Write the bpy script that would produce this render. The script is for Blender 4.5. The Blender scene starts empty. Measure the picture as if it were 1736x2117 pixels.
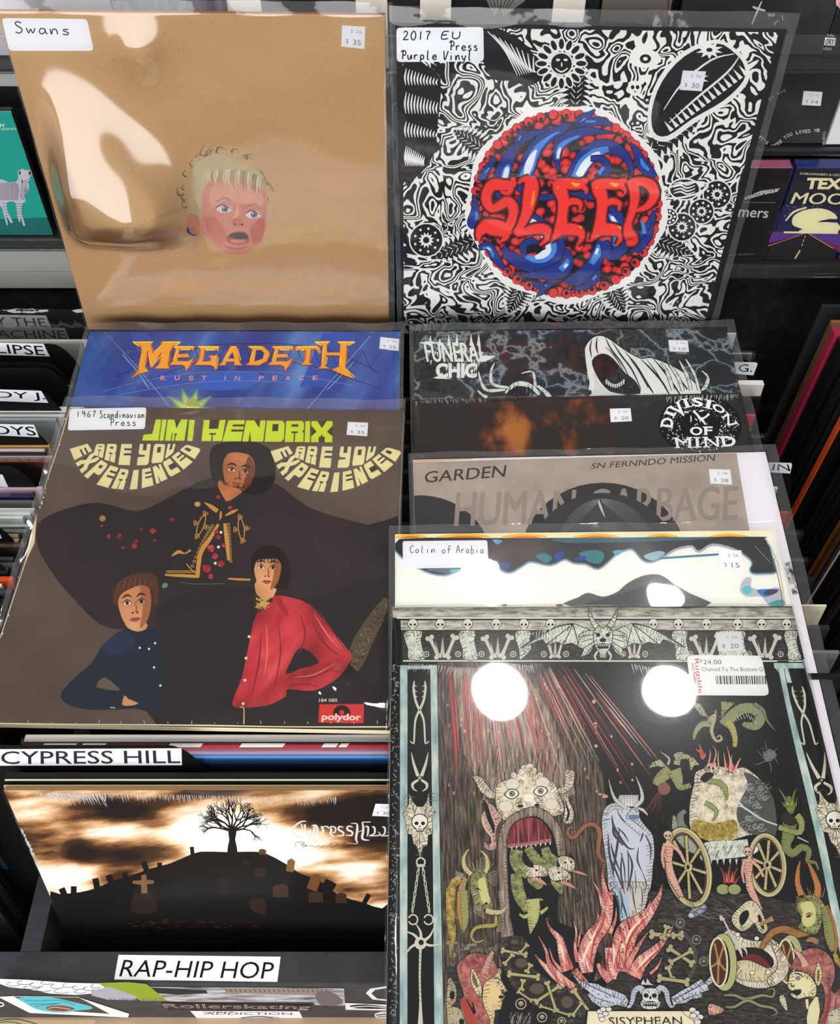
import bpy, bmesh, math, random
from mathutils import Vector, Matrix, geometry
random.seed(7)
R = math.radians
C = bpy.context.scene.collection
# ------------------------------------------------------------------ camera
FPX = 2020.0
PITCH = R(51.0)
CAM = Vector((0, 0, 1.55))
FW = Vector((0, math.cos(PITCH), -math.sin(PITCH)))
UP = Vector((0, math.sin(PITCH), math.cos(PITCH)))
cd = bpy.data.cameras.new('camera'); cam = bpy.data.objects.new('camera', cd); C.objects.link(cam)
cam.location = CAM; cam.rotation_euler = (R(90) - PITCH, 0, 0)
cd.sensor_fit = 'HORIZONTAL'; cd.sensor_width = 36.0; cd.lens = 36.0 * FPX / 1736.0
cd.clip_start = 0.02
bpy.context.scene.camera = cam
# ------------------------------------------------------------------ light
sc = bpy.context.scene
w = bpy.data.worlds.new('world'); sc.world = w; w.use_nodes = True
w.node_tree.nodes['Background'].inputs[0].default_value = (0.9, 0.95, 1.0, 1)
w.node_tree.nodes['Background'].inputs[1].default_value = 0.3
sc.view_settings.view_transform = 'Standard'; sc.view_settings.look = 'None'
sc.view_settings.gamma = 1.0; sc.view_settings.use_curve_mapping = False
sc.view_settings.exposure = -0.45
LAMP_W = 7.0
LAMPS = [(0.213, 0.90), (0.662, 0.90), (-0.55, 0.30), (0.1, -0.5), (-0.75, -0.9), (0.8, -0.75), (-1.5, 1.6), (1.2, 0.1), (-1.4, -0.1)]
CEIL = 2.8
def area(name, loc, rot, size, power, col=(1, 1, 1), shape='DISK', sy=None):
    l = bpy.data.lights.new(name, 'AREA'); l.shape = shape; l.size = size; l.energy = power; l.color = col
    if sy: l.size_y = sy
    o = bpy.data.objects.new(name, l); o.location = loc; o.rotation_euler = rot; C.objects.link(o); return o
for (lx, ly) in LAMPS:
    area('spot_lamp_light', (lx, ly, CEIL - 0.062), (0, 0, 0), 0.145, LAMP_W, (1.0, 0.985, 0.95))
area('added_ceiling_fill', (-0.2, -1.2, CEIL - 0.02), (0, 0, 0), 1.2, 25.0, (1, 0.99, 0.97), 'RECTANGLE', 1.2)  # added soft fill under the ceiling, not a fitting of the shop
area('added_front_fill', (-0.9, -2.45, 1.62), (R(-90), 0, R(180)), 3.0, 125.0, (0.96, 0.98, 1.0), 'RECTANGLE', 2.0)  # added fill behind the viewer, also mirrored in the loose bags
# ------------------------------------------------------------------ pixel helpers (build-time geometry only)
def ray(u, v):
    d = FW + Vector((1, 0, 0)) * ((u - 868) / FPX) - UP * ((v - 1058.5) / FPX)
    return d
def at(u, v, z=None, y=None):
    d = ray(u, v)
    t = (z - CAM.z) / d.z if z is not None else (y - CAM.y) / d.y
    return CAM + d * t
def lin(h):
    h = h.lstrip('#')
    c = [int(h[i:i + 2], 16) / 255 for i in (0, 2, 4)]
    return [x / 12.92 if x <= .04045 else ((x + .055) / 1.055) ** 2.4 for x in c]
# ------------------------------------------------------------------ materials
MC = {}
def mat(h, rough=0.6, metal=0.0, spec=0.12, bump=0.0, bscale=200):
    k = (h, rough, metal, spec, bump, bscale)
    if k in MC: return MC[k]
    m = bpy.data.materials.new('ink_' + h.strip('#')); m.use_nodes = True
    nt = m.node_tree; b = nt.nodes['Principled BSDF']
    b.inputs['Base Color'].default_value = (*lin(h), 1); b.inputs['Roughness'].default_value = rough
    b.inputs['Metallic'].default_value = metal; b.inputs['Specular IOR Level'].default_value = spec
    if bump:
        tc = nt.nodes.new('ShaderNodeTexCoord'); n = nt.nodes.new('ShaderNodeTexNoise'); n.inputs['Scale'].default_value = bscale
        bp = nt.nodes.new('ShaderNodeBump'); bp.inputs['Strength'].default_value = bump; bp.inputs['Distance'].default_value = 0.001
        nt.links.new(tc.outputs['Object'], n.inputs['Vector']); nt.links.new(n.outputs['Fac'], bp.inputs['Height']); nt.links.new(bp.outputs[0], b.inputs['Normal'])
    MC[k] = m; return m
def ramp(nt, src, stops, interp='LINEAR'):
    r = nt.nodes.new('ShaderNodeValToRGB'); r.color_ramp.interpolation = interp
    e = r.color_ramp.elements
    while len(e) > 1: e.remove(e[-1])
    e[0].position = stops[0][0]; e[0].color = (*lin(stops[0][1]), 1)
    for p, c in stops[1:]:
        x = e.new(p); x.color = (*lin(c), 1)
    nt.links.new(src, r.inputs[0]); return r
NAMED = {}
def noisemat(name, stops, scale=20, detail=6, rough=0.5, sx=1, sy=1, rz=0, dist=0.0, kind='noise', nrough=0.55, interp='LINEAR', off=(0, 0, 0), spec=.12):
    m = bpy.data.materials.new(name); m.use_nodes = True; nt = m.node_tree; b = nt.nodes['Principled BSDF']
    tc = nt.nodes.new('ShaderNodeTexCoord'); mp = nt.nodes.new('ShaderNodeMapping')
    mp.inputs['Scale'].default_value = (sx, sy, 1); mp.inputs['Rotation'].default_value = (0, 0, rz); mp.inputs['Location'].default_value = off
    # rotate first, then stretch
    mp.vector_type = 'TEXTURE' if False else 'POINT'
    if rz:
        m0 = nt.nodes.new('ShaderNodeMapping'); m0.inputs['Rotation'].default_value = (0, 0, rz); mp.inputs['Rotation'].default_value = (0, 0, 0)
        nt.links.new(tc.outputs['Object'], m0.inputs['Vector']); nt.links.new(m0.outputs[0], mp.inputs['Vector'])
    else:
        nt.links.new(tc.outputs['Object'], mp.inputs['Vector'])
    if kind == 'noise':
        n = nt.nodes.new('ShaderNodeTexNoise'); n.inputs['Scale'].default_value = scale; n.inputs['Detail'].default_value = detail
        n.inputs['Roughness'].default_value = nrough; n.inputs['Distortion'].default_value = dist; out = n.outputs['Fac']
    else:
        n = nt.nodes.new('ShaderNodeTexVoronoi'); n.inputs['Scale'].default_value = scale
        if kind == 'edge': n.feature = 'DISTANCE_TO_EDGE'
        if dist:
            q = nt.nodes.new('ShaderNodeTexNoise'); q.inputs['Scale'].default_value = scale * 2; q.inputs['Detail'].default_value = 4
            a = nt.nodes.new('ShaderNodeMixRGB'); a.blend_type = 'LINEAR_LIGHT'; a.inputs[0].default_value = dist
            nt.links.new(mp.outputs[0], q.inputs['Vector']); nt.links.new(mp.outputs[0], a.inputs[1]); nt.links.new(q.outputs['Color'], a.inputs[2]); nt.links.new(a.outputs[0], n.inputs['Vector'])
        out = n.outputs['Distance']
    if not (kind != 'noise' and dist): nt.links.new(mp.outputs[0], n.inputs['Vector'])
    r = ramp(nt, out, stops, interp)
    nt.links.new(r.outputs[0], b.inputs['Base Color']); b.inputs['Roughness'].default_value = rough; b.inputs['Specular IOR Level'].default_value = spec
    NAMED[name] = m; return m
def glow_mat(name, p, z, stops, blobs, scale, sx, sy, rz=0, detail=7, amp=1.0, base=.5):
    """printed picture of clouds: noise plus soft lobes at chosen places of the print"""
    noisemat(name, stops, scale, detail, .5, sx, sy, rz); nt = NAMED[name].node_tree; N = nt.nodes; L = nt.links
    rmp = next(n for n in N if n.type == 'VALTORGB'); src = rmp.inputs[0].links[0].from_socket; tc = next(n for n in N if n.type == 'TEX_COORD')
    m = N.new('ShaderNodeMath'); m.operation = 'MULTIPLY_ADD'; m.inputs[1].default_value = amp; m.inputs[2].default_value = base - .5 * amp; L.new(src, m.inputs[0]); cur = m.outputs[0]
    for (x, y, x2, y2, a) in blobs:
        c = p.px(z, x, y); e = p.px(z, x2, y2); rx = abs(e[0] - c[0]); ry = abs(e[1] - c[1])
        mp = N.new('ShaderNodeMapping'); mp.vector_type = 'TEXTURE'; mp.inputs['Location'].default_value = (c[0], c[1], 0); mp.inputs['Scale'].default_value = (rx, ry, 1)
        le = N.new('ShaderNodeVectorMath'); le.operation = 'LENGTH'; mr = N.new('ShaderNodeMapRange'); mr.interpolation_type = 'SMOOTHERSTEP'
        mr.inputs['From Min'].default_value = 0; mr.inputs['From Max'].default_value = 1; mr.inputs['To Min'].default_value = a; mr.inputs['To Max'].default_value = 0
        ad = N.new('ShaderNodeMath'); ad.operation = 'ADD'; L.new(tc.outputs['Object'], mp.inputs['Vector']); L.new(mp.outputs[0], le.inputs[0]); L.new(le.outputs['Value'], mr.inputs['Value']); L.new(cur, ad.inputs[0]); L.new(mr.outputs[0], ad.inputs[1]); cur = ad.outputs[0]
    L.new(cur, rmp.inputs[0])
def doodle_mat():
    m = bpy.data.materials.new('doodle_print'); m.use_nodes = True; nt = m.node_tree; N = nt.nodes; L = nt.links; b = N['Principled BSDF']
    tc = N.new('ShaderNodeTexCoord')
    n = N.new('ShaderNodeTexNoise'); n.inputs['Scale'].default_value = 30; n.inputs['Detail'].default_value = 2.2; n.inputs['Distortion'].default_value = 0.9; n.inputs['Roughness'].default_value = .42
    L.new(tc.outputs['Object'], n.inputs['Vector'])
    v = N.new('ShaderNodeTexVoronoi'); v.inputs['Scale'].default_value = 46; L.new(tc.outputs['Object'], v.inputs['Vector'])
    a = N.new('ShaderNodeMath'); a.operation = 'MULTIPLY'; a.inputs[1].default_value = 13.5; L.new(n.outputs['Fac'], a.inputs[0])
    c = N.new('ShaderNodeMath'); c.operation = 'MULTIPLY_ADD'; c.inputs[1].default_value = 1.9; L.new(v.outputs['Distance'], c.inputs[0]); L.new(a.outputs[0], c.inputs[2])
    f = N.new('ShaderNodeMath'); f.operation = 'FRACT'; L.new(c.outputs[0], f.inputs[0])
    r = ramp(nt, f.outputs[0], [(0.0, '#f4f4f0'), (0.44, '#f4f4f0'), (0.48, '#141418'), (0.96, '#141418'), (1.0, '#f4f4f0')])
    L.new(r.outputs[0], b.inputs['Base Color']); b.inputs['Roughness'].default_value = .6; b.inputs['Specular IOR Level'].default_value = .12
    NAMED['doodle'] = m
doodle_mat()
def film(name, haze=0.03, rough=0.04, bump=0.25, bscale=18, lobe2=0.0, gain=1.0, tint=(1, 1, 1)):
    m = bpy.data.materials.new(name); m.use_nodes = True; nt = m.node_tree; N = nt.nodes; L = nt.links
    N.remove(N['Principled BSDF']); out = N['Material Output']
    tr = N.new('ShaderNodeBsdfTransparent'); tr.inputs[0].default_value = (*tint, 1)
    gl = N.new('ShaderNodeBsdfGlossy'); gl.inputs['Roughness'].default_value = rough
    df = N.new('ShaderNodeBsdfDiffuse'); df.inputs[0].default_value = (.85, .87, .9, 1)
    fr = N.new('ShaderNodeFresnel'); fr.inputs[0].default_value = 1.5
    mu = N.new('ShaderNodeMath'); mu.operation = 'MULTIPLY'; mu.inputs[1].default_value = 1.15 * gain; mu.use_clamp = True
    L.new(fr.outputs[0], mu.inputs[0])
    tc = N.new('ShaderNodeTexCoord'); n = N.new('ShaderNodeTexNoise'); n.inputs['Scale'].default_value = bscale; n.inputs['Detail'].default_value = 3
    bp = N.new('ShaderNodeBump'); bp.inputs['Strength'].default_value = bump; bp.inputs['Distance'].default_value = 0.01
    L.new(tc.outputs['Object'], n.inputs['Vector']); L.new(n.outputs['Fac'], bp.inputs['Height']); 
    if bump: L.new(bp.outputs[0], gl.inputs['Normal']); L.new(bp.outputs[0], fr.inputs['Normal'])
    m1 = N.new('ShaderNodeMixShader'); m1.inputs[0].default_value = haze; L.new(tr.outputs[0], m1.inputs[1]); L.new(df.outputs[0], m1.inputs[2])
    m2 = N.new('ShaderNodeMixShader'); L.new(mu.outputs[0], m2.inputs[0]); L.new(m1.outputs[0], m2.inputs[1]); L.new(gl.outputs[0], m2.inputs[2])
    last = m2
    if lobe2:
        g2 = N.new('ShaderNodeBsdfGlossy'); g2.inputs['Roughness'].default_value = .21
        m3 = N.new('ShaderNodeMixShader'); m3.inputs[0].default_value = lobe2; L.new(m2.outputs[0], m3.inputs[1]); L.new(g2.outputs[0], m3.inputs[2]); last = m3
    L.new(last.outputs[0], out.inputs['Surface']); return m
FILM = film('poly_film', bump=0, haze=.010)
FILM_W = film('wrinkled_film', bump=0, haze=.008, gain=2.3, rough=.10)
SHRINK = film('shrink_film', bump=0, haze=.006, lobe2=.014, rough=.03)
SHRINK2 = film('shrink_film_loose', bump=.06, bscale=14, haze=.006, lobe2=.004, gain=.6)
SHRINK3 = film('shrink_film_dull', bump=0, haze=.004, gain=.22, rough=.2)
FILM_E = film('film_border', bump=.10, bscale=30, haze=.055, gain=1.3, rough=.08)
ACRYL = film('acrylic', bump=.02, bscale=5, haze=.012, gain=.7)
GLINT = film('painted_film_glint', haze=.55, bump=.5, bscale=90, rough=.12)  # whitish film for painted strokes where ridges would catch the light
BLACK = mat('#17181a', .45); 
# ------------------------------------------------------------------ mesh helpers
def link(name, me, parent=None, mats=()):
    o = bpy.data.objects.new(name, me)
    for m in mats: me.materials.append(m)
    C.objects.link(o)
    if parent: o.parent = parent
    return o
def box_me(x0, x1, y0, y1, z0, z1, bev=0.0, name='box'):
    bm = bmesh.new(); bmesh.ops.create_cube(bm, size=1)
    for v in bm.verts:
        v.co = Vector((x0 + (v.co.x + .5) * (x1 - x0), y0 + (v.co.y + .5) * (y1 - y0), z0 + (v.co.z + .5) * (z1 - z0)))
    if bev: bmesh.ops.bevel(bm, geom=bm.edges[:], offset=bev, segments=2, affect='EDGES', profile=.6)
    me = bpy.data.meshes.new(name); bm.to_mesh(me); bm.free(); return me
MB = {}
def thing(name, label, cat, group=None, M=None):
    o = bpy.data.objects.new(name, None); C.objects.link(o); o['label'] = label; o['category'] = cat
    o.empty_display_size = .02
    if group: o['group'] = group
    if M is not None: o.matrix_basis = M; MB[o.name] = M.copy()
    return o
def basis(O, lean, yaw=0, roll=0):
    U = Vector((1, 0, 0)); V = Vector((0, math.sin(lean), math.cos(lean)))
    U, V = U * math.cos(roll) + V * math.sin(roll), V * math.cos(roll) - U * math.sin(roll)
    Rz = Matrix.Rotation(yaw, 3, 'Z'); U = Rz @ U; V = Rz @ V; Nn = U.cross(V)
    M = Matrix((U, V, Nn)).transposed().to_4x4(); M.translation = O; return M
_tc = {}
def text_mesh(s, bold=0.0, align=1.0):
    k = (s, bold)
    if k in _tc: return _tc[k]
    cu = bpy.data.curves.new('t', 'FONT'); cu.body = s; cu.offset = bold; cu.resolution_u = 3; cu.space_character = align
    o = bpy.data.objects.new('t', cu); C.objects.link(o); bpy.context.view_layer.update()
    me = bpy.data.meshes.new_from_object(o.evaluated_get(bpy.context.evaluated_depsgraph_get()))
    bpy.data.objects.remove(o)
    vs = [v.co.copy() for v in me.vertices]; fs = [tuple(p.vertices) for p in me.polygons]; bpy.data.meshes.remove(me)
    x0 = min(v.x for v in vs); x1 = max(v.x for v in vs); y0 = min(v.y for v in vs); y1 = max(v.y for v in vs)
    vs = [((v.x - x0) / (x1 - x0), (v.y - y0) / max(1e-6, (y1 - y0))) for v in vs]
    _tc[k] = (vs, fs); return vs, fs
Z = {'0': (0, 0, 1), 'SL': (960, 210, .2477), 'MG': (270, 690, .2707), 'HX': (130, 850, .409), 'HF': (330, 900, .17857), 'FC': (860, 680, .36866),
     'DM': (1340, 800, .12673), 'CA': (800, 1090, .4954), 'ST': (0, 2020, .4724), 'H1': (900, 1550, .2304), 'H2': (1280, 1450, .26267),
     'H3': (900, 1850, .2304), 'H4': (1280, 1830, .26267), 'HL': (800, 1350, .3627), 'CH': (590, 1640, .13249), 'Z1': (0, 0, .5), 'Z2': (800, 0, .5392),
     'Z3': (0, 640, .5), 'Z4': (800, 640, .5392), 'Z5': (0, 1050, .5), 'Z6': (0, 1490, .5), 'Z7': (780, 1230, .5507), 'Z8': (780, 1650, .5507), 'BR': (1440, 0, .26454),
     'BL': (0, 180, .2174)}
def parse(s):
    if not isinstance(s, str): return s
    return [tuple(float(a) for a in p.split(',')) for p in s.split()]
def catmull(P, closed, n=5):
    out = []; N = len(P); rng = range(N if closed else N - 1)
    for i in rng:
        if closed: a, b, c, d = P[i - 1], P[i], P[(i + 1) % N], P[(i + 2) % N]
        else: a, b, c, d = P[max(0, i - 1)], P[i], P[i + 1], P[min(N - 1, i + 2)]
        for j in range(n):
            t = j / n
            out.append(tuple(.5 * (2 * b[k] + (c[k] - a[k]) * t + (2 * a[k] - 5 * b[k] + 4 * c[k] - d[k]) * t * t + (3 * b[k] - a[k] - 3 * c[k] + d[k]) * t ** 3) for k in range(len(b))))
    if not closed: out.append(P[-1])
    return out
HAND = {  # single-stroke handwriting, unit box, y up
 'S': [[(.8, .9), (.4, 1), (.15, .85), (.3, .65), (.7, .45), (.75, .2), (.4, 0), (.05, .1)]], 'w': [[(0, .5), (.2, .05), (.45, .4), (.65, .05), (.95, .5)]],
 'a': [[(.75, .45), (.35, .5), (.1, .2), (.35, 0), (.7, .2), (.75, .45), (.8, .1), (1, .05)]], 'n': [[(.05, .5), (.15, 0), (.3, .4), (.6, .5), (.75, .3), (.8, 0)]],
 's': [[(.75, .5), (.3, .5), (.25, .35), (.7, .2), (.6, 0), (.1, .03)]], '2': [[(.1, .8), (.4, 1), (.75, .8), (.5, .4), (.05, .02), (.9, .05)]],
 '0': [[(.5, 1), (.1, .6), (.2, .1), (.6, 0), (.9, .5), (.7, .95), (.45, 1)]], '1': [[(.5, 1), (.4, 0)]], '7': [[(.1, .95), (.8, 1), (.45, .5), (.35, 0)]],
 'E': [[(.9, 1), (.25, .95), (.15, 0), (.85, .03)], [(.2, .5), (.7, .55)]], 'U': [[(.1, 1), (.1, .2), (.5, 0), (.85, .3), (.9, 1)]],
 'P': [[(.3, 0), (.4, .95)], [(0, .8), (.4, 1), (.9, .85), (.85, .5), (.35, .45)]], 'r': [[(.15, .5), (.2, 0)], [(.2, .3), (.5, .5), (.8, .45)]],
 'e': [[(.15, .25), (.8, .3), (.6, .5), (.25, .45), (.1, .15), (.45, 0), (.9, .1)]], 'u': [[(.1, .5), (.15, .1), (.5, 0), (.8, .5), (.85, 0)]],
 'p': [[(.2, .5), (.1, -.4)], [(.2, .4), (.6, .5), (.8, .25), (.5, 0), (.2, .1)]], 'l': [[(.4, 1), (.3, .1), (.6, 0)]], 'V': [[(.05, 1), (.4, 0), (.95, 1)]],
 'i': [[(.4, .5), (.4, 0)], [(.42, .75), (.45, .8)]], 'y': [[(.1, .5), (.3, .1), (.6, .1)], [(.85, .5), (.5, -.2), (.15, -.4)]], 'C': [[(.9, .85), (.5, 1), (.1, .5), (.35, .02), (.9, .1)]],
 'o': [[(.45, .5), (.1, .3), (.3, 0), (.75, .1), (.75, .4), (.45, .5)]], 'f': [[(.9, .95), (.5, 1), (.4, .6), (.3, 0)], [(.1, .5), (.8, .55)]], 'A': [[(0, 0), (.5, 1), (.95, 0)], [(.2, .35), (.8, .4)]],
 'b': [[(.25, 1), (.15, 0), (.6, 0), (.8, .25), (.5, .5), (.2, .35)]], '9': [[(.8, .8), (.4, 1), (.15, .7), (.5, .5), (.8, .75), (.7, 0)]], '6': [[(.7, 1), (.2, .5), (.2, .1), (.6, 0), (.8, .3), (.3, .45)]],
 'c': [[(.8, .45), (.35, .5), (.1, .2), (.4, 0), (.85, .08)]], 'd': [[(.7, .4), (.3, .5), (.1, .2), (.4, 0), (.7, .2), (.85, 1), (.8, 0)]], 'v': [[(.05, .5), (.4, 0), (.85, .5)]], ' ': []}
class Prints:
    """flat print laid on a plane: pixel reading -> local x,y of the plane; every overlap is lifted by a few microns of ink"""
    def __init__(s, root, M, w, h, z0=.0, step=.00002):
        s.root = root; s.M = M; s.w = w; s.h = h; s.parts = {}; s.cur = None; s.boxes = []; s.z0 = z0; s.step = step; s.clip = True; s.defer = None
        s.O = M.translation; s.U = M.col[0].xyz; s.V = M.col[1].xyz; s.N = M.col[2].xyz; s.base = 0
    def loc(s, u, v):
        d = ray(u, v); t = (s.O - CAM).dot(s.N) / d.dot(s.N); p = CAM + d * t - s.O
        return p.dot(s.U), p.dot(s.V)
    def part(s, name, parent=None, label=None):
        key = name
        while key in s.parts: key += '.'
        s.parts[key] = dict(name=name, v=[], f=[], m=[], mats=[], parent=parent, label=label); s.cur = s.parts[key]; return key
    def use(s, key): s.cur = s.parts[key]
    def clipxy(s, p):
        if not s.clip: return p
        return (min(max(p[0], .0002), s.w - .0002), min(max(p[1], .0002), s.h - .0002))
    def add(s, P, F, col, lv=None):
        if s.defer is not None: s.defer.append(([s.clipxy(p) for p in P], F, col)); return
        P = [s.clipxy(p) for p in P]
        m = NAMED[col] if col in NAMED else (col if not isinstance(col, str) else mat(col))
        if lv is None:
            bx = (min(p[0] for p in P), max(p[0] for p in P), min(p[1] for p in P), max(p[1] for p in P)); lv = s.level(bx); s.boxes.append((bx, lv))
        z = s.z0 + lv * s.step
        c = s.cur; k = len(c['v']); c['v'] += [(p[0], p[1], z) for p in P]
        if m not in c['mats']: c['mats'].append(m)
        mi = c['mats'].index(m)
        for f in F: c['f'].append([k + i for i in f]); c['m'].append(mi)
    def level(s, bx):
        lv = s.base
        for (q, l) in s.boxes:
            if l > lv and q[0] < bx[1] and q[1] > bx[0] and q[2] < bx[3] and q[3] > bx[2]: lv = l
        return lv + 1
    def fill(s, P, col):
        tri = geometry.tessellate_polygon([[Vector((p[0], p[1], 0)) for p in P]])
        F = []
        for t in tri:
            a, b, c = (P[i] for i in t)
            F.append(t if (b[0] - a[0]) * (c[1] - a[1]) - (b[1] - a[1]) * (c[0] - a[0]) > 0 else (t[0], t[2], t[1]))
        s.add(P, F, col)
    def px(s, z, x, y):
        a, b, k = Z[z]; return s.loc(a + x * k, b + y * k)
    def poly(s, z, pts, col, smooth=0):
        P = parse(pts)
        if smooth: P = catmull(P, True, smooth)
        s.fill([s.px(z, *p[:2]) for p in P], col)
    def brush(s, z, pts, col, grow=0, n=4):
        P = parse(pts)
        if n > 1: P = catmull(P, False, n)
        Lf = []; Rt = []
        for i, (x, y, wd) in enumerate(P):
            a = P[max(0, i - 1)]; b = P[min(len(P) - 1, i + 1)]
            dx, dy = b[0] - a[0], b[1] - a[1]; l = math.hypot(dx, dy) or 1; nx, ny = -dy / l, dx / l; h = max(.3, (wd + grow) / 2)
            Lf.append(s.px(z, x + nx * h, y + ny * h)); Rt.append(s.px(z, x - nx * h, y - ny * h))
        V = []; F = []
        for a, b in zip(Lf, Rt): V += [a, b]
        for i in range(len(P) - 1): F.append((2 * i, 2 * i + 1, 2 * i + 3, 2 * i + 2) )
        s.add(V, F, col)
    def line(s, z, pts, wd, col, n=1):
        s.brush(z, [(p[0], p[1], wd) for p in parse(pts)], col, n=n)
    def ell(s, z, cx, cy, rx, ry, col, rot=0, n=18):
        c, q = math.cos(rot), math.sin(rot)
        P = [(cx + rx * math.cos(a) * c - ry * math.sin(a) * q, cy + rx * math.cos(a) * q + ry * math.sin(a) * c) for a in [2 * math.pi * i / n for i in range(n)]]
        s.fill([s.px(z, *p) for p in P], col)
    def ring(s, z, cx, cy, rx, ry, wd, col, a0=0, a1=360, n=20, rot=0):
        c, q = math.cos(rot), math.sin(rot); P = []
        for i in range(n + 1):
            a = R(a0 + (a1 - a0) * i / n); P.append((cx + rx * math.cos(a) * c - ry * math.sin(a) * q, cy + rx * math.cos(a) * q + ry * math.sin(a) * c, wd))
        s.brush(z, P, col, n=1)
    def text(s, z, t, quad, col, bold=0.0):
        if bold > .012 and any(c in t for c in 'MNWm'):
            q = parse(quad); d = bold * .55 * math.hypot(q[3][0] - q[0][0], q[3][1] - q[0][1])
            for o in (-d, 0, d): s.text(z, t, [(a[0] + o, a[1]) for a in q], col, 0)
            return
        if any(c in t for c in 'MNW'): bold = 0
        vs, fs = text_mesh(t, bold); A, B, Cc, D = parse(quad)  # TL TR BR BL
        P = []
        for (x, y) in vs:
            y = 1 - y
            P.append(s.px(z, A[0] * (1 - x) * (1 - y) + B[0] * x * (1 - y) + Cc[0] * x * y + D[0] * (1 - x) * y, A[1] * (1 - x) * (1 - y) + B[1] * x * (1 - y) + Cc[1] * x * y + D[1] * (1 - x) * y))
        s.add(P, fs, col)
    def hand(s, z, t, quad, wd, col='#101010'):
        A, B, Cc, D = parse(quad); n = len(t)
        for i, ch in enumerate(t):
            for st in HAND.get(ch, []):
                pts = []
                for (x, y) in st:
                    x = (i + .08 + x * .8) / n; y = 1 - y
                    pts.append((A[0] * (1 - x) * (1 - y) + B[0] * x * (1 - y) + Cc[0] * x * y + D[0] * (1 - x) * y, A[1] * (1 - x) * (1 - y) + B[1] * x * (1 - y) + Cc[1] * x * y + D[1] * (1 - x) * y, wd))
                s.brush(z, pts, col, n=4)
    def whole(s, col, inset=0.0):
        s.add([(inset, inset), (s.w - inset, inset), (s.w - inset, s.h - inset), (inset, s.h - inset)], [(0, 1, 2, 3)], col)
    def rounded(s, z, quad, rad, col):
        Q = parse(quad); P = []
        for i in range(4):
            a, b, c = Q[i - 1], Q[i], Q[(i + 1) % 4]
            def tow(p, q, r):
                l = math.hypot(q[0] - p[0], q[1] - p[1]); return (p[0] + (q[0] - p[0]) * r / l, p[1] + (q[1] - p[1]) * r / l)
            p0 = tow(b, a, rad); p1 = tow(b, c, rad)
            for k in range(5):
                t = k / 4; P.append(((1 - t) ** 2 * p0[0] + 2 * t * (1 - t) * b[0] + t * t * p1[0], (1 - t) ** 2 * p0[1] + 2 * t * (1 - t) * b[1] + t * t * p1[1]))
        s.fill([s.px(z, *p) for p in P], col)
    def price(s, quad, l1, l2, ink='#6d6d75', stock='#e9eaf0'):
        q = parse(quad); k = s.part('price_sticker', label=None); s.poly('0', q, stock)
        A, B, Cc, D = q
        def sub(x0, x1, y0, y1):
            f = lambda x, y: (A[0] * (1 - x) * (1 - y) + B[0] * x * (1 - y) + Cc[0] * x * y + D[0] * (1 - x) * y, A[1] * (1 - x) * (1 - y) + B[1] * x * (1 - y) + Cc[1] * x * y + D[1] * (1 - x) * y)
            return [f(x0, y0), f(x1, y0), f(x1, y1), f(x0, y1)]
        s.part('price_print', parent=k)
        s.text('0', l1, sub(.38, .85, .17, .33), '#9a9aa4'); s.text('0', '$', sub(.2, .3, .62, .84), ink); s.text('0', l2, sub(.5, .84, .62, .86), ink)
    def note(s, quad, rad, lines, wd, ink='#101010', stock='#f2f3f8'):
        k = s.part('handwritten_label'); s.rounded('0', quad, rad, stock); s.part('handwriting', parent=k)
        for (t, q) in lines: s.hand('0', t, q, wd, ink)
    def build(s):
        objs = {}
        for key, c in s.parts.items():
            if not c['v']: continue
            me = bpy.data.meshes.new(c['name']); me.from_pydata(c['v'], [], c['f'])
            for m in c['mats']: me.materials.append(m)
            me.polygons.foreach_set('material_index', c['m']); me.update()
            bm = bmesh.new(); bm.from_mesh(me); 
            for f in bm.faces:
                f.normal_update()
                if f.normal.z < 0: f.normal_flip()
            bm.to_mesh(me); bm.free()
            o = link(c['name'], me, objs.get(c['parent'], s.root)); objs[key] = o
            if c['parent'] not in objs: o.matrix_basis = MB[s.root.name].inverted() @ s.M
            if c['label']: o['label'] = c['label']
            if c['name'] in ('painted_film_glint', 'worn_edge'): o['kind'] = 'stuff'
        return objs
def sleeve_me(w, h, l, r, b, t, z, wr=None, nx=40, ny=40, amp=.0006, edge=.0022):
    e = edge
    def axis(lo, hi, n, a0, a1):
        v = [a0 + (a1 - a0) * i / n for i in range(n + 1)]
        if lo > 0: v = [-lo, -lo + min(e * .5, lo * .5)] + v
        if hi > 0: v = v + [a1 + hi - min(e * .5, hi * .5), a1 + hi]
        return v
    xs = axis(l, r, nx, 0, w); ys = axis(b, t, ny, 0, h); V = []; F = []; MI = []
    for y in ys:
        for x in xs:
            zz = z + amp * ((math.sin(x * 41 + y * 17 + 1) + math.sin(y * 53 - x * 23)) * .5 + .12 * math.sin(x * 120 + y * 70) * math.sin(y * 95 - x * 40))
            if x < 0 or x > w or y < 0 or y > h: zz = zz - z * .6 + .0009 * math.sin(x * 90 + y * 110)
            if wr: zz += wr(x / w, y / h)
            V.append((x, y, zz))
    n = len(xs)
    for j in range(len(ys) - 1):
        for i in range(n - 1):
            k = j * n + i; F.append((k, k + 1, k + n + 1, k + n)); cx = (xs[i] + xs[i + 1]) / 2; cy = (ys[j] + ys[j + 1]) / 2
            MI.append(1 if cx < 0 or cx > w or cy < 0 or cy > h else 0)
    me = bpy.data.meshes.new('plastic_sleeve'); me.from_pydata(V, [], F); me.polygons.foreach_set('use_smooth', [True] * len(F)); me.update(); me.polygons.foreach_set('material_index', MI); return me
RECS = {}
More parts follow.
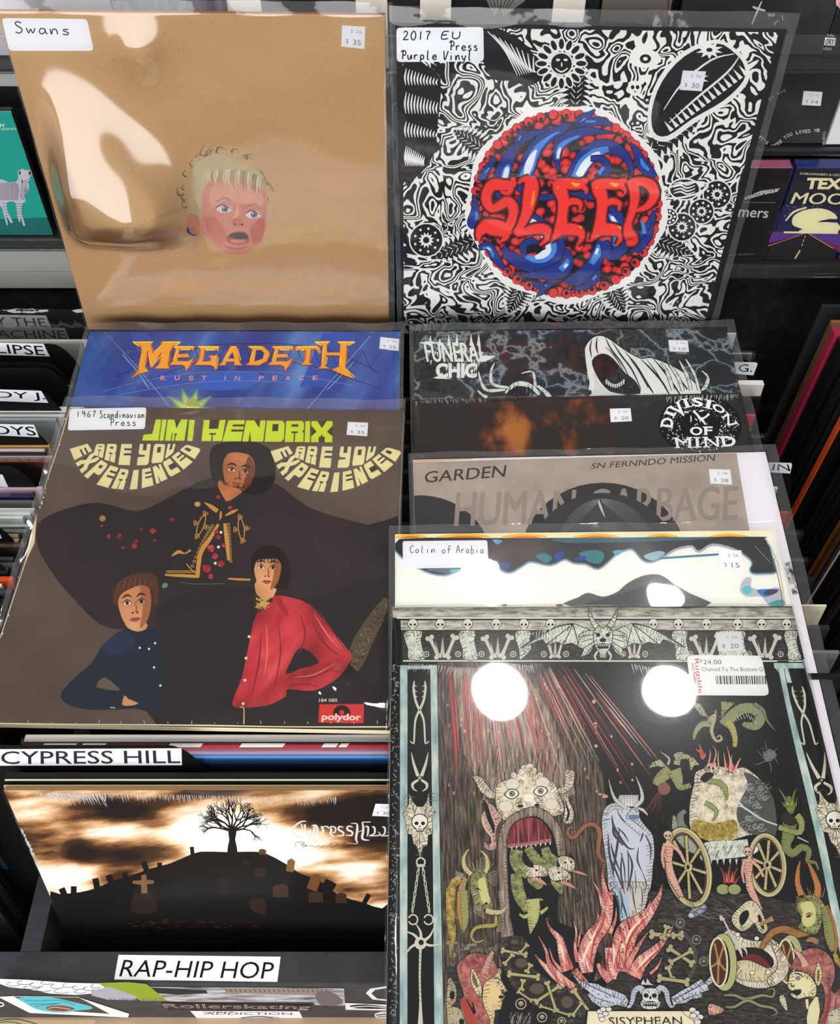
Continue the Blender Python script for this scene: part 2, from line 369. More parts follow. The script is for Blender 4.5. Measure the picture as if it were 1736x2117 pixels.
def record(key, TL, lean, yaw, roll, w, h, label, face='#888888', edge='#d8cfb8', thick=.004, sleeve=(.004, .004, .003, .012), film_m=None, wr=None, sz=.0016, res=40, zoff=0, amp=.0006, group='records set out on top of the bins'):
    M = basis(Vector(TL), R(lean), R(yaw), R(roll)); U = M.col[0].xyz; V = M.col[1].xyz
    M.translation = Vector(TL) - V * h
    t = thing('record_album', label, 'record', group, M)
    link('album_cover', box_me(0, w, 0, h, -thick, 0, .0006), t, [mat(edge, .7)])
    p = Prints(t, M, w, h, z0=.0001); p.part('artwork'); p.whole(face)
    if sleeve:
        l, r, b, tp = sleeve
        link('plastic_sleeve', sleeve_me(w, h, l, r, b, tp, sz, wr, res, res, amp), t, [film_m or FILM, FILM_E if max(sleeve) > .003 else (film_m or FILM)])
    RECS[key] = p; return p
# ------------------------------------------------------------------ room
def struct(name, me, m):
    o = link(name, me, None, [m]); o['kind'] = 'structure'; return o
def slab(name, x0, x1, y0, y1, z0, z1, m): return struct(name, box_me(x0, x1, y0, y1, z0, z1), m)
noisemat('wall_paint', [(.3, '#c9c6bf'), (.7, '#d3d0ca')], 8)
noisemat('concrete_floor', [(.3, '#5b5955'), (.7, '#75726d')], 6, rough=.4)
noisemat('black_board', [(.3, '#1b1c1d'), (.55, '#26272a'), (.75, '#35363a')], 60, detail=8, rough=.5)
noisemat('rail_board', [(.3, '#35353a'), (.7, '#424348')], 40, detail=8, rough=.5, sx=1, sy=3)
noisemat('grey_metal', [(.3, '#a6a49e'), (.7, '#bab8b1')], 10, rough=.38, sx=.2, sy=4)
slab('floor', -3, 3, -2.6, 3, -.05, 0, NAMED['concrete_floor'])
slab('ceiling', -3, 3, -2.6, 3, CEIL, CEIL + .05, mat('#8d8a85', .9))
slab('wall_back', -3, 3, 2.9, 3, 0, CEIL, NAMED['wall_paint'])
slab('wall_left', -3.1, -3, -2.6, 3, 0, CEIL, NAMED['wall_paint'])
slab('wall_right', 3, 3.1, -2.6, 3, 0, CEIL, NAMED['wall_paint'])
slab('wall_front', -3, 3, -2.7, -2.6, 0, CEIL, NAMED['wall_paint'])
wf = bpy.data.objects.new('added_window_1', None); C.objects.link(wf); wf['kind'] = 'structure'  # unseen window, added to frame the front fill
for (a, b, c, d) in ((-2.46, -2.4, .56, 2.68), (.6, .66, .56, 2.68), (-2.46, .66, .56, .62), (-2.46, .66, 2.62, 2.68)):
    link('added_window_frame', box_me(a, b, -2.6, -2.44, c, d), wf, [mat('#2a2a2c')])
# ------------------------------------------------------------------ ceiling lamps
def lamp_me():
    bm = bmesh.new(); n = 28
    pr = [(.073, 0), (.085, 0), (.085, .06), (.02, .06), (.02, .062)]
    rings = [[bm.verts.new((r * math.cos(2 * math.pi * i / n), r * math.sin(2 * math.pi * i / n), z)) for i in range(n)] for r, z in pr]
    for a, b in zip(rings, rings[1:]):
        for i in range(n): bm.faces.new((a[i], a[(i + 1) % n], b[(i + 1) % n], b[i]))
    me = bpy.data.meshes.new('lamp_housing'); bm.to_mesh(me); bm.free(); me.materials.append(mat('#e8e8e6', .4)); return me
_lm = lamp_me()
for i, (lx, ly) in enumerate(LAMPS):
    o = bpy.data.objects.new('ceiling_lamp', _lm); o.location = (lx, ly, CEIL - .062); C.objects.link(o)
    o['label'] = 'round white ceiling downlight above the record bins'; o['category'] = 'lamp'; o['group'] = 'ceiling downlights'
# ------------------------------------------------------------------ bin rack
Y0, Y1 = .199, .2245     # front rail
rack = thing('record_bin_rack', 'black painted record bin rack with boards dividing its rows of records', 'bin', None, Matrix.Translation((0, .5, 0)))
def rk(name, x0, x1, y0, y1, z0, z1, m, bev=.0008, label=None):
    o = link(name, box_me(x0, x1, y0 - .5, y1 - .5, z0, z1, bev), rack, [m])
    if label: o['label'] = label
    return o
rk('front_board', -1.05, 1.08, Y0, Y1, .584, .70, NAMED['rail_board'], .0012)
for x in (-.708, -.3285, .0105, .352, .708): rk('divider_board', x, x + .0165, Y1, .845, .52, .699, NAMED['rail_board'])
rk('side_board', -1.066, -1.05, Y0, .86, .5, .70, NAMED['rail_board']); rk('side_board', 1.08, 1.096, Y0, .86, .5, .70, NAMED['rail_board'])
rk('bottom_board', -1.05, 1.08, Y1, .845, .51, .53, NAMED['black_board'])
rk('back_board', -1.05, 1.08, .845, .86, .3, .70, NAMED['black_board'])
noisemat('kraft_ledge', [(.3, '#a88e74'), (.7, '#bda286')], 14)
rk('lower_shelf', -1.05, 1.08, .06, Y1, .562, .584, NAMED['kraft_ledge'])
rk('cabinet', -1.05, 1.08, .12, .86, 0, .5, NAMED['black_board'])
# flat print on the rack: rail top and front face
Mtop = Matrix.Translation((-1.0, Y0, .7002)); Mtop = Mtop @ Matrix.Identity(4)
pt = Prints(rack, Mtop, 2.0, .0256); pt.clip = False
Mfr = basis(Vector((-1.0, Y0 - .0003, .584)), 0); pf = Prints(rack, Mfr, 2.0, .116); pf.clip = False
pt.part('tape_strip', label='clear tape strip over the black rail'); pt.poly('0', '168,1972 800,1972 795,2029 160,2026', mat('#3a3b3e', .25))
k = pt.part('section_label', label='white paper section label reading RAP-HIP HOP'); pt.poly('0', '245,1974 580,1978 573,2030 236,2025', '#f3f4f8')
pt.part('lettering', parent=k); pt.text('0', 'RAP-HIP HOP', '256,1984 568,1989 562,2024 246,2019', '#101012')
pt.base = 0
def sticker(z, pts, col, label): 
    k = pf.part('sticker', label=label); pf.poly(z, pts, col); return k
noisemat('grey_wash', [(.35, '#5b5a5e'), (.5, '#a3a3a8'), (.65, '#cdced3')], 60, detail=6, sx=.5, sy=1.5)
sticker('ST', '0,8 120,12 300,25 430,28 480,40 485,52 440,64 400,72 330,78 220,72 120,52 40,44 0,30', '#ececef', 'white cloud-shaped sticker of lumpy outlines')
for (x, y, a, b) in ((60, 30, 30, 9), (110, 24, 34, 9), (160, 34, 30, 10), (205, 24, 28, 8), (250, 40, 30, 10), (300, 36, 26, 9), (190, 54, 34, 9), (270, 62, 34, 8), (345, 46, 28, 8), (390, 50, 26, 9), (350, 64, 28, 6), (420, 40, 24, 8), (130, 46, 26, 7)):
    pf.ring('ST', x, y, a, b, 2.2, '#3a3a3e', 20, 250, 12)
sticker('ST', '430,26 560,22 640,30 745,104 620,104 560,80 480,60', '#8aa12c', 'lime green sticker fading into grey')
pf.poly('ST', '400,60 480,42 600,84 590,100 470,98 400,80', '#a9a7b0')
pf.text('ST', 'SUPER DUTY', '480,92 740,92 745,102 470,102', '#7a5a9a')
sticker('ST', '0,85 60,82 350,86 345,88 565,160 560,176 130,156 0,90', '#e6e7ea', 'white sticker with a turquoise sea creature')
pf.poly('ST', '60,84 345,88 480,160 330,150 160,140', '#4a443e'); pf.poly('ST', '78,92 130,84 200,86 250,92 330,110 400,128 395,140 330,146 290,154 220,152 150,136 110,112', '#57bcc8', 3)
pf.poly('ST', '200,132 230,124 280,124 330,138 280,148 220,144', '#8a4434', 2); pf.line('ST', '210,136 240,130 270,134 310,140', 2.5, '#d8d0c8'); pf.line('ST', '110,100 180,104 260,100 330,122', 2, '#1f6a78', 3); pf.line('ST', '130,116 200,116 270,112', 2, '#1f6a78', 3); pf.line('ST', '150,128 190,122 250,118', 2, '#1f6a78', 3)
sticker('ST', '660,42 1505,48 1510,125 1380,122 1370,108 900,108 735,105', 'grey_wash', 'grey photographic sticker with a row of buildings')
pf.poly('ST', '960,46 1460,50 1440,80 1200,76 1000,66', '#8b827c'); 
for i in range(22): pf.line('ST', [(985 + i * 21, 52), (995 + i * 21, 66)], 4, '#5a504a')
pf.poly('ST', '1380,70 1440,60 1500,100 1480,122 1400,120', '#6a6064', 2); pf.poly('ST', '660,44 900,56 910,70 780,76 690,70', '#2b2a2c')
k = sticker('ST', '705,112 1365,120 1362,146 740,143', '#332b2a', 'dark sticker with outlined gothic lettering')
pf.text('ST', 'Rollerskating', '712,116 1362,124 1350,144 730,140', '#c9c0b8'); pf.text('ST', 'Rollerskating', '716,118 1360,126 1348,142 733,139', '#332b2a', -.02)
sticker('ST', '832,148 1310,150 1335,202 880,200', '#dfe0e6', 'white sticker with grey lettering and a reclining shape')
pf.text('ST', 'XIBIT', '880,151 1030,151 1030,156 885,156', '#55565c', .02); pf.text('ST', 'ADDICTION', '900,154 1275,155 1280,165 890,164', '#55565c', .02)
pf.poly('ST', '1000,200 1020,186 1060,176 1150,170 1230,178 1260,200', '#a9aab2', 3); pf.line('ST', '1000,200 1060,178 1150,172 1250,192', 3, '#3b3c40', 3); pf.line('ST', '1060,200 1150,186 1230,190', 2, '#3b3c40', 3)
sticker('ST', '1510,112 1700,120 1700,146 1512,142', '#d9dade', 'small white and black sticker'); pf.poly('ST', '1530,124 1600,118 1690,130 1690,138 1560,136', '#2b2b2e', 2); pf.line('ST', '1530,132 1610,126 1690,134', 3, '#e5e5e8', 2)
sticker('ST', '1600,70 1620,50 1690,40 1698,46 1640,56 1625,72 1650,94 1698,98 1690,104 1630,98', '#d9dade', 'round white emblem sticker at the right end'); sticker('ST', '1636,156 1700,148 1700,182 1648,184', '#2b2b2e', 'small dark sticker with pale scribble at the right end'); pf.poly('ST', '1640,158 1698,150 1698,180 1650,182', '#c5c6ca', 2); pf.line('ST', '1645,166 1698,162', 4, '#26262a'); pf.line('ST', '1650,175 1698,170', 3, '#26262a')
sticker('ST', '0,108 14,112 20,122 10,130 0,130', '#e6e7ea', 'round white sticker edge at far left'); pf.ell('ST', 4, 120, 8, 5, '#222225')
pt.build(); pf.build()
Mled = Matrix.Translation((-1.0, .06, .5842)); pl = Prints(rack, Mled, 2.0, .16); pl.clip = False
pl.part('paper_sheet', label='tan paper with green curved lines on the lower shelf'); pl.poly('ST', '-60,182 420,186 400,230 -60,240', '#c8ab8b'); pl.line('ST', '-20,192 60,184 130,196 180,214', 5, '#3f6a3a', 4); pl.line('ST', '-20,200 50,196 110,212', 4, '#3f6a3a', 4); pl.build()
# ------------------------------------------------------------------ display wall behind the bins
disp = thing('display_shelf', 'wall display shelf with clear acrylic lips holding discs and cassettes', 'shelf', None, Matrix.Translation((0, .9, 0)))
def dk(name, x0, x1, y0, y1, z0, z1, m, bev=.0006):
    return link(name, box_me(x0, x1, y0 - .9, y1 - .9, z0, z1, bev), disp, [m])
for (za, zb) in ((.856, .878), (.8785, .908), (.9085, .937), (.9375, .949), (1.09, 1.127), (1.1275, 1.2), (1.2005, 1.30), (1.3005, 1.4)):
    dk('slat', -1.1, -.06, .885, .9, za, zb, NAMED['grey_metal'])
dk('back_panel', -1.1, 1.1, .9, .915, .3, 1.5, NAMED['black_board'])
dk('slat', -1.1, -.06, .892, .9, .949, 1.09, NAMED['black_board'])
def ledge(x0, x1, z, y0=.835, lip=.028):
    dk('ledge', x0, x1, y0, .9, z - .004, z, mat('#2b2c2e', .3)); dk('acrylic_lip', x0, x1, y0 - .003, y0, z - .004, z + lip, ACRYL)
ledge(-1.1, -.10, .953, .828, .010)
ledge(.2, 1.1, .921, .826, .012); ledge(.2, 1.1, 1.032, .872, .004); ledge(-1.1, 1.1, 1.126, .848, .030)
# ------------------------------------------------------------------ discs and cassettes on the wall
def flat_item(name, label, cat, x0, x1, z0, z1, y, thick, face, edge='#2a2a2c', case=True, lean=0, group=None, part='printed_card', side=None):
    M = basis(Vector((x0, y, z0)), lean); t = thing(name, label, cat, group, M); w, h = x1 - x0, z1 - z0
    link('jewel_case' if case else 'cover', box_me(0, w, 0, h, -thick, 0, .0008), t, [mat(edge, .35)])
    p = Prints(t, M, w, h); p.part(part); p.whole(face)
    if case: link('clear_lid', box_me(-.001, w + .001, -.001, h + .001, -thick, .0014, .0006), t, [ACRYL])
    return p
p = flat_item('compact_disc', 'turquoise compact disc sleeve with a zebra standing on it, at the left edge', 'disc', -.513, -.3735, .954, 1.087, .846, .006, '#0f9c8e')
p.part('animal_print')
p.poly('BL', '-40,1255 520,1240 530,1400 -40,1420', '#0b6a62')
p.poly('BL', '-30,900 30,880 80,905 150,900 175,860 170,800 190,790 215,775 240,790 300,790 305,830 280,860 275,940 270,990 245,1020 240,1090 215,1110 205,1200 240,1310 220,1315 195,1230 190,1290 165,1230 150,1100 90,1090 60,1110 80,1200 120,1280 100,1290 60,1220 75,1300 60,1305 20,1150 -30,1080', '#c3bcc8', 2)
for i in range(15):
    x = -20 + i * 13; p.line('BL', [(x, 905 + (i % 3) * 4), (x + 14, 980), (x + 6, 1075)], 4, '#3c3944', 3)
for i in range(8): p.line('BL', [(205 - i * 2, 870 + i * 24), (225, 900 + i * 24), (262 - i * 2, 880 + i * 20)], 4.5, '#33303a', 2)
for i in range(6): p.line('BL', [(20 + i * 7, 1110 + i * 28), (55 + i * 6, 1105 + i * 28)], 4, '#33303a'); p.line('BL', [(160 + i, 1110 + i * 24), (225 - i, 1106 + i * 24)], 4, '#33303a')
p.ell('BL', 212, 900, 6, 9, '#18181a'); p.ell('BL', 272, 905, 5, 9, '#18181a'); p.ell('BL', 188, 815, 9, 18, '#2a2a30'); p.ell('BL', 284, 818, 12, 20, '#2a2a30'); p.poly('BL', '225,965 262,960 262,1000 235,1010', '#8f8895', 2)
p.part('title_lettering'); p.text('BL', 'M', '0,350 36,350 38,382 0,382', '#e8f2f0', .02); p.text('BL', 'POETEN AD ASTRONAU', '8,392 258,378 262,400 10,412', '#dfeeea')
p.build()
noisemat('purple_mottle', [(.3, '#3a3440'), (.45, '#7a7288'), (.6, '#b5b0bb'), (.72, '#e0dde2')], 30, detail=5, sx=3, sy=.7)
noisemat('dark_print', [(.35, '#2b2b2d'), (.7, '#3b3a3a')], 20, detail=8)
def px_item(name, label, cat, u0, u1, v, y, h, face, thick=.006, z0=None, **k):
    a = at(u0, v, y=y); b = at(u1, v, y=y); zz = a.z if z0 is None else z0
    return flat_item(name, label, cat, a.x, b.x, zz, zz + h, y, thick, face, **k)
TOPZ = 1.1275
rows = [(-90, 232, '#b9b6bd', 'disc with pale grey mottled sleeve, leftmost in the top row'), (236, 470, 'purple_mottle', 'disc with purple grey mottled sleeve in the top row'),
        (474, 800, '#211f21', 'black disc case between two cream price cards in the top row'), (804, 1236, '#2a2a2c', 'dark disc case with a pale jacket print in the top row')]
for (a, b, f, l) in rows:
    q = px_item('compact_disc', l, 'disc', a, b, 20, .868, .125, f, z0=TOPZ, edge='#8a8a8e' if f == '#b9b6bd' else '#2a2a2c'); 
    if a == 804:
        q.part('figure_print'); q.poly('0', '1005,0 1030,-20 1080,-20 1085,2 1040,34 1035,10 1022,34', '#a7a49e')
        for i in range(7): q.line('0', [(1010 + i * 9, -4), (1022 + i * 4, 22)], 1.5, '#3a3a3a')
    q.build()
q = px_item('compact_disc', 'taupe disc sleeve with a red-brown edge in the top row', 'disc', 1244, 1388, 10, .868, .125, '#8e857c', z0=TOPZ); q.part('spine_print'); q.poly('0', '1383,-60 1388,-60 1392,60 1386,60', '#6e2a2c'); q.build()
q = px_item('compact_disc', 'black disc sleeve with a hand-drawn white cross in the top row', 'disc', 1398, 1712, 70, .868, .16, 'dark_print', z0=TOPZ + .001, case=False)
q.part('cross_print'); q.brush('BR', '508,10,8 480,70,14 455,130,10 430,192,8', '#d5d5d6'); q.brush('BR', '436,52,14 470,66,20 534,84,14', '#d5d5d6'); q.line('BR', '667,118 672,158', 4, '#c0c0c0'); q.build()
q = px_item('compact_disc', 'black disc case with a small white advisory label in the top row', 'disc', 1700, 1960, 120, .866, .16, '#161617', z0=TOPZ + .001)
q.clip = False
q.part('advisory_lettering'); q.text('BR', 'TAL', '1015,265 1078,265 1076,286 1012,284', '#e0e0e0', .01); q.part('advisory_label'); q.poly('BR', '1003,292 1088,296 1078,358 994,352', '#e6e6e6'); q.part('advisory_lettering'); q.text('BR', 'ORY', '1008,304 1078,306 1070,350 1000,346', '#141414', .02); q.text('BR', 'NTENT', '992,370 1056,376 1052,396 988,390', '#e0e0e0', .01); q.part('corner_print'); q.poly('BR', '1085,-20 1140,-10 1125,75 1090,40', '#e0a8a4'); q.build()
for (a, b, l) in ((472, 542, 'leftmost'), (736, 801, 'second from the left'), (868, 932, 'third from the left'), (1141, 1207, 'rightmost')):
    q = px_item('price_card', 'blank cream card standing on the top shelf, %s of four' % l, 'card', a, b, 30, .846, .06, '#e9e2d6', thick=.0006, z0=1.127, case=False, edge='#e9e2d6', group='blank cream cards on the top shelf', part='card_face'); q.build()
# second row, right
zt = 1.034
q = px_item('compact_disc', 'dark grey disc sleeve with curved white wording below a price sticker', 'disc', 1500, 1702, 300, .882, .084, 'dark_print', thick=.005, z0=zt, case=False)
q.clip = False; q.part('lettering')
import itertools
def arc_text(q, z, chars, pts, size, col, bold=0.0):
    P = catmull(pts, False, 12); L = [0]
    for a, b in zip(P, P[1:]): L.append(L[-1] + math.hypot(b[0] - a[0], b[1] - a[1]))
    n = len(chars); tot = L[-1]
    for i, ch in enumerate(chars):
        if ch == ' ': continue
        s0 = (i + .1) / n * tot; s1 = (i + .9) / n * tot
        def pt(s):
            for j in range(len(L) - 1):
                if L[j + 1] >= s: t = (s - L[j]) / (L[j + 1] - L[j]); return (P[j][0] + (P[j + 1][0] - P[j][0]) * t, P[j][1] + (P[j + 1][1] - P[j][1]) * t)
            return P[-1]
        a, b = pt(s0), pt(s1); dx, dy = b[0] - a[0], b[1] - a[1]; l = math.hypot(dx, dy); nx, ny = dy / l * size, -dx / l * size
        if ch in "'I.,": cx, cy = (a[0] + b[0]) / 2, (a[1] + b[1]) / 2; k = .18; a = (cx - dx * k, cy - dy * k); b = (cx + dx * k, cy + dy * k)
        if ch == "'": a = (a[0] + nx * .6, a[1] + ny * .6); b = (b[0] + nx * .6, b[1] + ny * .6); nx *= .4; ny *= .4
        q.text(z, ch, [(a[0] + nx, a[1] + ny), (b[0] + nx, b[1] + ny), b, a], col, bold)
arc_text(q, 'BR', "IT'S WHERE YOU LOVED ME", [(478, 1070), (520, 1110), (590, 1155), (650, 1125), (720, 1070), (800, 1045), (965, 1030)], 26, '#c9c9c9', .01)
arc_text(q, 'BR', "THINKING", [(984, 1022), (980, 1090), (985, 1150), (1008, 1210)], 24, '#b5b5b5')
arc_text(q, 'BR', "S. WAS", [(700, 712), (650, 735), (600, 765), (565, 790)][::-1], 20, '#9a9a9a')
q.price([(1661, 188), (1700, 190), (1696, 219), (1657, 217)], '11 26', '14', stock='#d6d6d8'); q.build()
q = px_item('compact_disc', 'plain white disc sleeve at the right edge of the second row', 'disc', 1706, 1930, 300, .880, .10, '#d9d6d8', thick=.005, z0=zt, case=False, edge='#d9d6d8'); q.build()
# cassettes
def cassette(label, u0, u1, face, topcol, group=None):
    a = at(u0, 348, y=.848); b = at(u1, 348, y=.848); M = basis(Vector((a.x, .848, .9215)), R(-1)); t = thing('cassette', label, 'cassette', group, M)
    wd = b.x - a.x; h = .1085
    link('inlay_card', box_me(.001, wd - .001, .001, h - .001, -.0145, -.001, .0006), t, [mat(topcol, .5)])
    link('clear_case', box_me(0, wd, 0, h, -.0155, .0006, .0008), t, [ACRYL])
    p = Prints(t, M, wd, h, z0=-.0009); p.part('front_print'); p.whole(face, .0012); return p
q = cassette('black cassette with a pink top edge and small typewriter wording', 1475, 1639, '#0c0c0e', '#d87aa6')
q.part('photo_print'); q.poly('BR', '380,1545 420,1530 500,1495 655,1475 620,1505 520,1525 440,1550 370,1565', '#bdbdbd'); 
for i in range(26): q.ell('BR', 390 + i * 10, 1545 - i * 2.3 + random.uniform(-12, 12), random.uniform(4, 9), random.uniform(2, 6), random.choice(['#0c0c0e', '#dedede']))
q.line('BR', '365,1585 615,1588', 4, '#8a8a8a')
q.part('title_lettering'); q.text('BR', 'mers', '335,1640 565,1655 555,1708 320,1700', '#cfcfcf', .01); q.text('BR', 'and shadows', '262,1985 455,1978 452,1996 255,2004', '#707074'); q.build()
q = cassette('cassette with a moonlit desert road picture and pale block lettering', 1645, 1800, '#1b1a2a', '#2b3f9a')
q.clip = False; q.part('picture_print')
q.poly('BR', '690,1600 1130,1640 1120,1960 1090,1950 560,1915 600,1800 640,1670', '#23224f')
for i in range(30): q.ell('BR', random.uniform(680, 1115), random.uniform(1605, 1700), 3, 3, '#c9c6e0', n=6)
q.poly('BR', '595,1815 1130,1820 1130,1990 1080,1950 850,1830 560,1905', '#7a2f5a'); q.poly('BR', '590,1830 840,1830 570,1890', '#5a3a9a'); q.poly('BR', '1125,1840 870,1835 1120,1925', '#5a3a9a')
q.poly('BR', '745,1735 760,1690 830,1650 930,1632 1010,1640 1080,1675 1100,1715 1040,1715 940,1740 1100,1745 1100,1820 800,1815 830,1795 760,1770', '#efe9b8', 2)
q.brush('BR', '695,1730,10 760,1660,16 860,1625,12', '#efe9b8'); q.poly('BR', '680,1812 1105,1816 1103,1832 684,1826', '#efe9b8')
q.poly('BR', '845,1830 875,1832 1060,1950 1060,2040 520,2030 545,1930', '#211c20'); q.line('BR', '836,1832 560,1925', 5, '#e8b070'); q.line('BR', '880,1834 1068,1946', 5, '#e8b070'); q.line('BR', '560,1922 840,1832', 3, '#c0402a')
for (a, b) in ((1845, 1862), (1872, 1895), (1906, 1925)): q.line('BR', [(852 - (a - 1840) * .35, a), (852 - (b - 1840) * .35, b)], 5, '#e8e2b0')
q.line('BR', '808,1960 768,2026', 12, '#e0d890')
q.part('title_lettering'); q.text('BR', 'KHRUANGBIN & LEON B', '810,1352 1180,1366 1180,1384 808,1368', '#ece5c0', .02)
q.text('BR', 'TEXAS', '868,1392 1300,1400 1280,1490 846,1482', '#efe8bc', .045); q.text('BR', 'MOON', '770,1508 1290,1520 1280,1606 732,1596', '#efe8bc', .045); q.build()
q = cassette('cassette with a crimson lower card at the right edge', 1806, 1960, '#8a1830', '#2b3f9a'); q.build()
# ------------------------------------------------------------------ records filed in the bins
_bm = {}
def filed(label, TL, w, col, lean=5, h=.312, thick=.0042, group=None, film_on=False, yaw=0, roll=0):
    k = (round(w, 3), round(h, 3), thick, col)
    if k not in _bm: _bm[k] = box_me(0, w, 0, h, -thick, 0, .0005); _bm[k].materials.append(mat(col, .6))
    M = basis(Vector(TL), R(lean), R(yaw), R(roll)); V = M.col[1].xyz; M.translation = Vector(TL) - V * h
    t = thing('filed_record', label, 'record', group, M)
    o = bpy.data.objects.new('album_cover', _bm[k]); C.objects.link(o); o.parent = t
    if film_on:
        kk = ('f', round(w, 3), round(h, 3), thick)
        if kk not in _bm: _bm[kk] = box_me(-.0015, w + .0025, -.001, h + .0015, -thick - .0008, .0008, .0004); _bm[kk].materials.append(FILM)
        o = bpy.data.objects.new('plastic_sleeve', _bm[kk]); C.objects.link(o); o.parent = t
    return t
def card_me(w, h, cut):
    P = [(0, 0), (w, 0), (w, h - cut * 1.35)] + [(w - cut * (1 - math.cos(a)) ** 1.0 * .55 - cut * .18 * (a / 1.5708), h - cut * 1.35 + cut * 1.35 * math.sin(a)) for a in [math.pi / 2 * i / 7 for i in range(1, 8)]] + [(0, h)]
    bm = bmesh.new(); vs = [bm.verts.new((x, y, 0)) for x, y in P]; f = bm.faces.new(vs)
    r = bmesh.ops.extrude_face_region(bm, geom=[f]); bmesh.ops.translate(bm, verts=[v for v in r['geom'] if isinstance(v, bmesh.types.BMVert)], vec=(0, 0, -.0012))
    bmesh.ops.recalc_face_normals(bm, faces=bm.faces[:]); me = bpy.data.meshes.new('card'); bm.to_mesh(me); bm.free(); me.materials.append(mat('#111213', .35)); return me
_cm = card_me(.315, .345, .034)
def divider(label, u, v, xr, lean=5, z=.892, texts=(), w=.315, filmed=False):
    y = at(u, v, z=z).y; TL = Vector((xr - w, y, z)); M = basis(TL, R(lean)); M.translation = TL - M.col[1].xyz * .345
    t = thing('divider_card', label, 'divider', None, M); o = bpy.data.objects.new('card', _cm); C.objects.link(o); o.parent = t
    p = Prints(t, M, w, .345); p.clip = False
    for (quad, s, tq, ink, stock) in texts:
        k = p.part('name_label'); p.poly('0', quad, stock); p.part('lettering', parent=k)
        if s: p.text('0', s, tq, ink, .006)
    if filmed: link('plastic_wrap', sleeve_me(w, .345, .002, .004, 0, .002, .0016, lambda x, y: .0022 * abs(math.sin(x * 60 + y * 25)) * (y > .8), 60, 60), t, [FILM_W])
    p.build(); return y
WH = '#dfe2ea'
XL = -.347
divider('black divider card in crinkled plastic, topmost left, its label ending MACHINE', 142, 640, XL - .004, texts=[('-60,650 95,652 106,678 -60,676', 'Y THE', '-14,655 92,658 98,676 -8,673', '#4a4a4c', '#c9c9cb'), ('-60,676 134,678 145,703 -60,700', 'ACHINE', '-8,682 132,683 138,701 -4,698', '#4a4a4c', '#c9c9cb')], filmed=True)
divider('black divider card with the white label ending in LIPSE', 120, 712, XL, texts=[('-60,707 90,711 103,737 -60,732', 'LIPSE', '-10,711 88,715 94,735 -5,730', '#101012', WH)])
divider('blank black divider card behind another, between the LIPSE and DY J. labels', 120, 751, XL)
divider('blank black divider card in front of its twin, between the LIPSE and DY J. labels', 120, 762, XL)
divider('black divider card with the white label ending in DY J.', 90, 806, XL - .002, texts=[('-60,803 85,808 100,833 -60,827', 'DY J.', '-8,809 92,812 96,830 -6,826', '#101012', WH)])
divider('black divider card with the white label ending in OYS', 70, 877, XL - .004, texts=[('-60,875 70,878 81,904 -60,898', 'OYS', '-20,880 70,882 76,901 -14,897', '#101012', WH)])
divider('black divider card with a blank white label corner, below the orange-edged record', 45, 964, XL - .002, texts=[('-60,980 5,981 17,1007 -60,1003', '', '', '', WH)])
divider('black divider card low in the left bin showing a sliver of white label', -10, 1078, XL - .006, texts=[('-60,1095 -4,1096 4,1113 -60,1110', '', '', '', WH)])
divider('black divider card below the tan-edged record in the left bin', 10, 1140, XL - .004)
secs = {'a': 'behind the LIPSE divider', 'b': 'behind the DY J. divider', 'c': 'behind the OYS divider', 'd': 'in front of the OYS divider', 'e': 'in front of the blank-cornered divider', 'f': 'near the front of the left bin', 'g': 'at the very front of the left bin'}
cn = {'#c8c8c0': 'pale grey', '#9a9a90': 'grey', '#2a1a14': 'dark brown', '#8a8a88': 'mid grey', '#c9bfa8': 'beige', '#b8a890': 'tan', '#dcdcd8': 'off-white', '#e6e6e2': 'bright white', '#e0dfe2': 'cool white', '#8f989c': 'blue grey',
      '#e2a04a': 'orange', '#e8d8d4': 'pinkish white', '#2a2a2c': 'black', '#9a9a98': 'light grey', '#8a4a42': 'brick red', '#b9a0b5': 'pale pink', '#8a7080': 'mauve', '#5a5a5c': 'slate', '#2c2a6a': 'navy', '#cfd4d4': 'silver grey', '#dfe3e2': 'white',
      '#c4cac9': 'ash grey', '#9aa0a0': 'steel grey', '#6a7070': 'dull green grey', '#8a7a68': 'khaki', '#a07858': 'tan brown', '#5a3a34': 'chestnut', '#3a3a3c': 'charcoal', '#c8482a': 'red-orange', '#d8d4cc': 'ivory', '#1e1f22': 'black', '#26303c': 'dark blue', '#2a3a4a': 'slate blue', '#4a4b4e': 'dark grey', '#141416': 'jet black'}
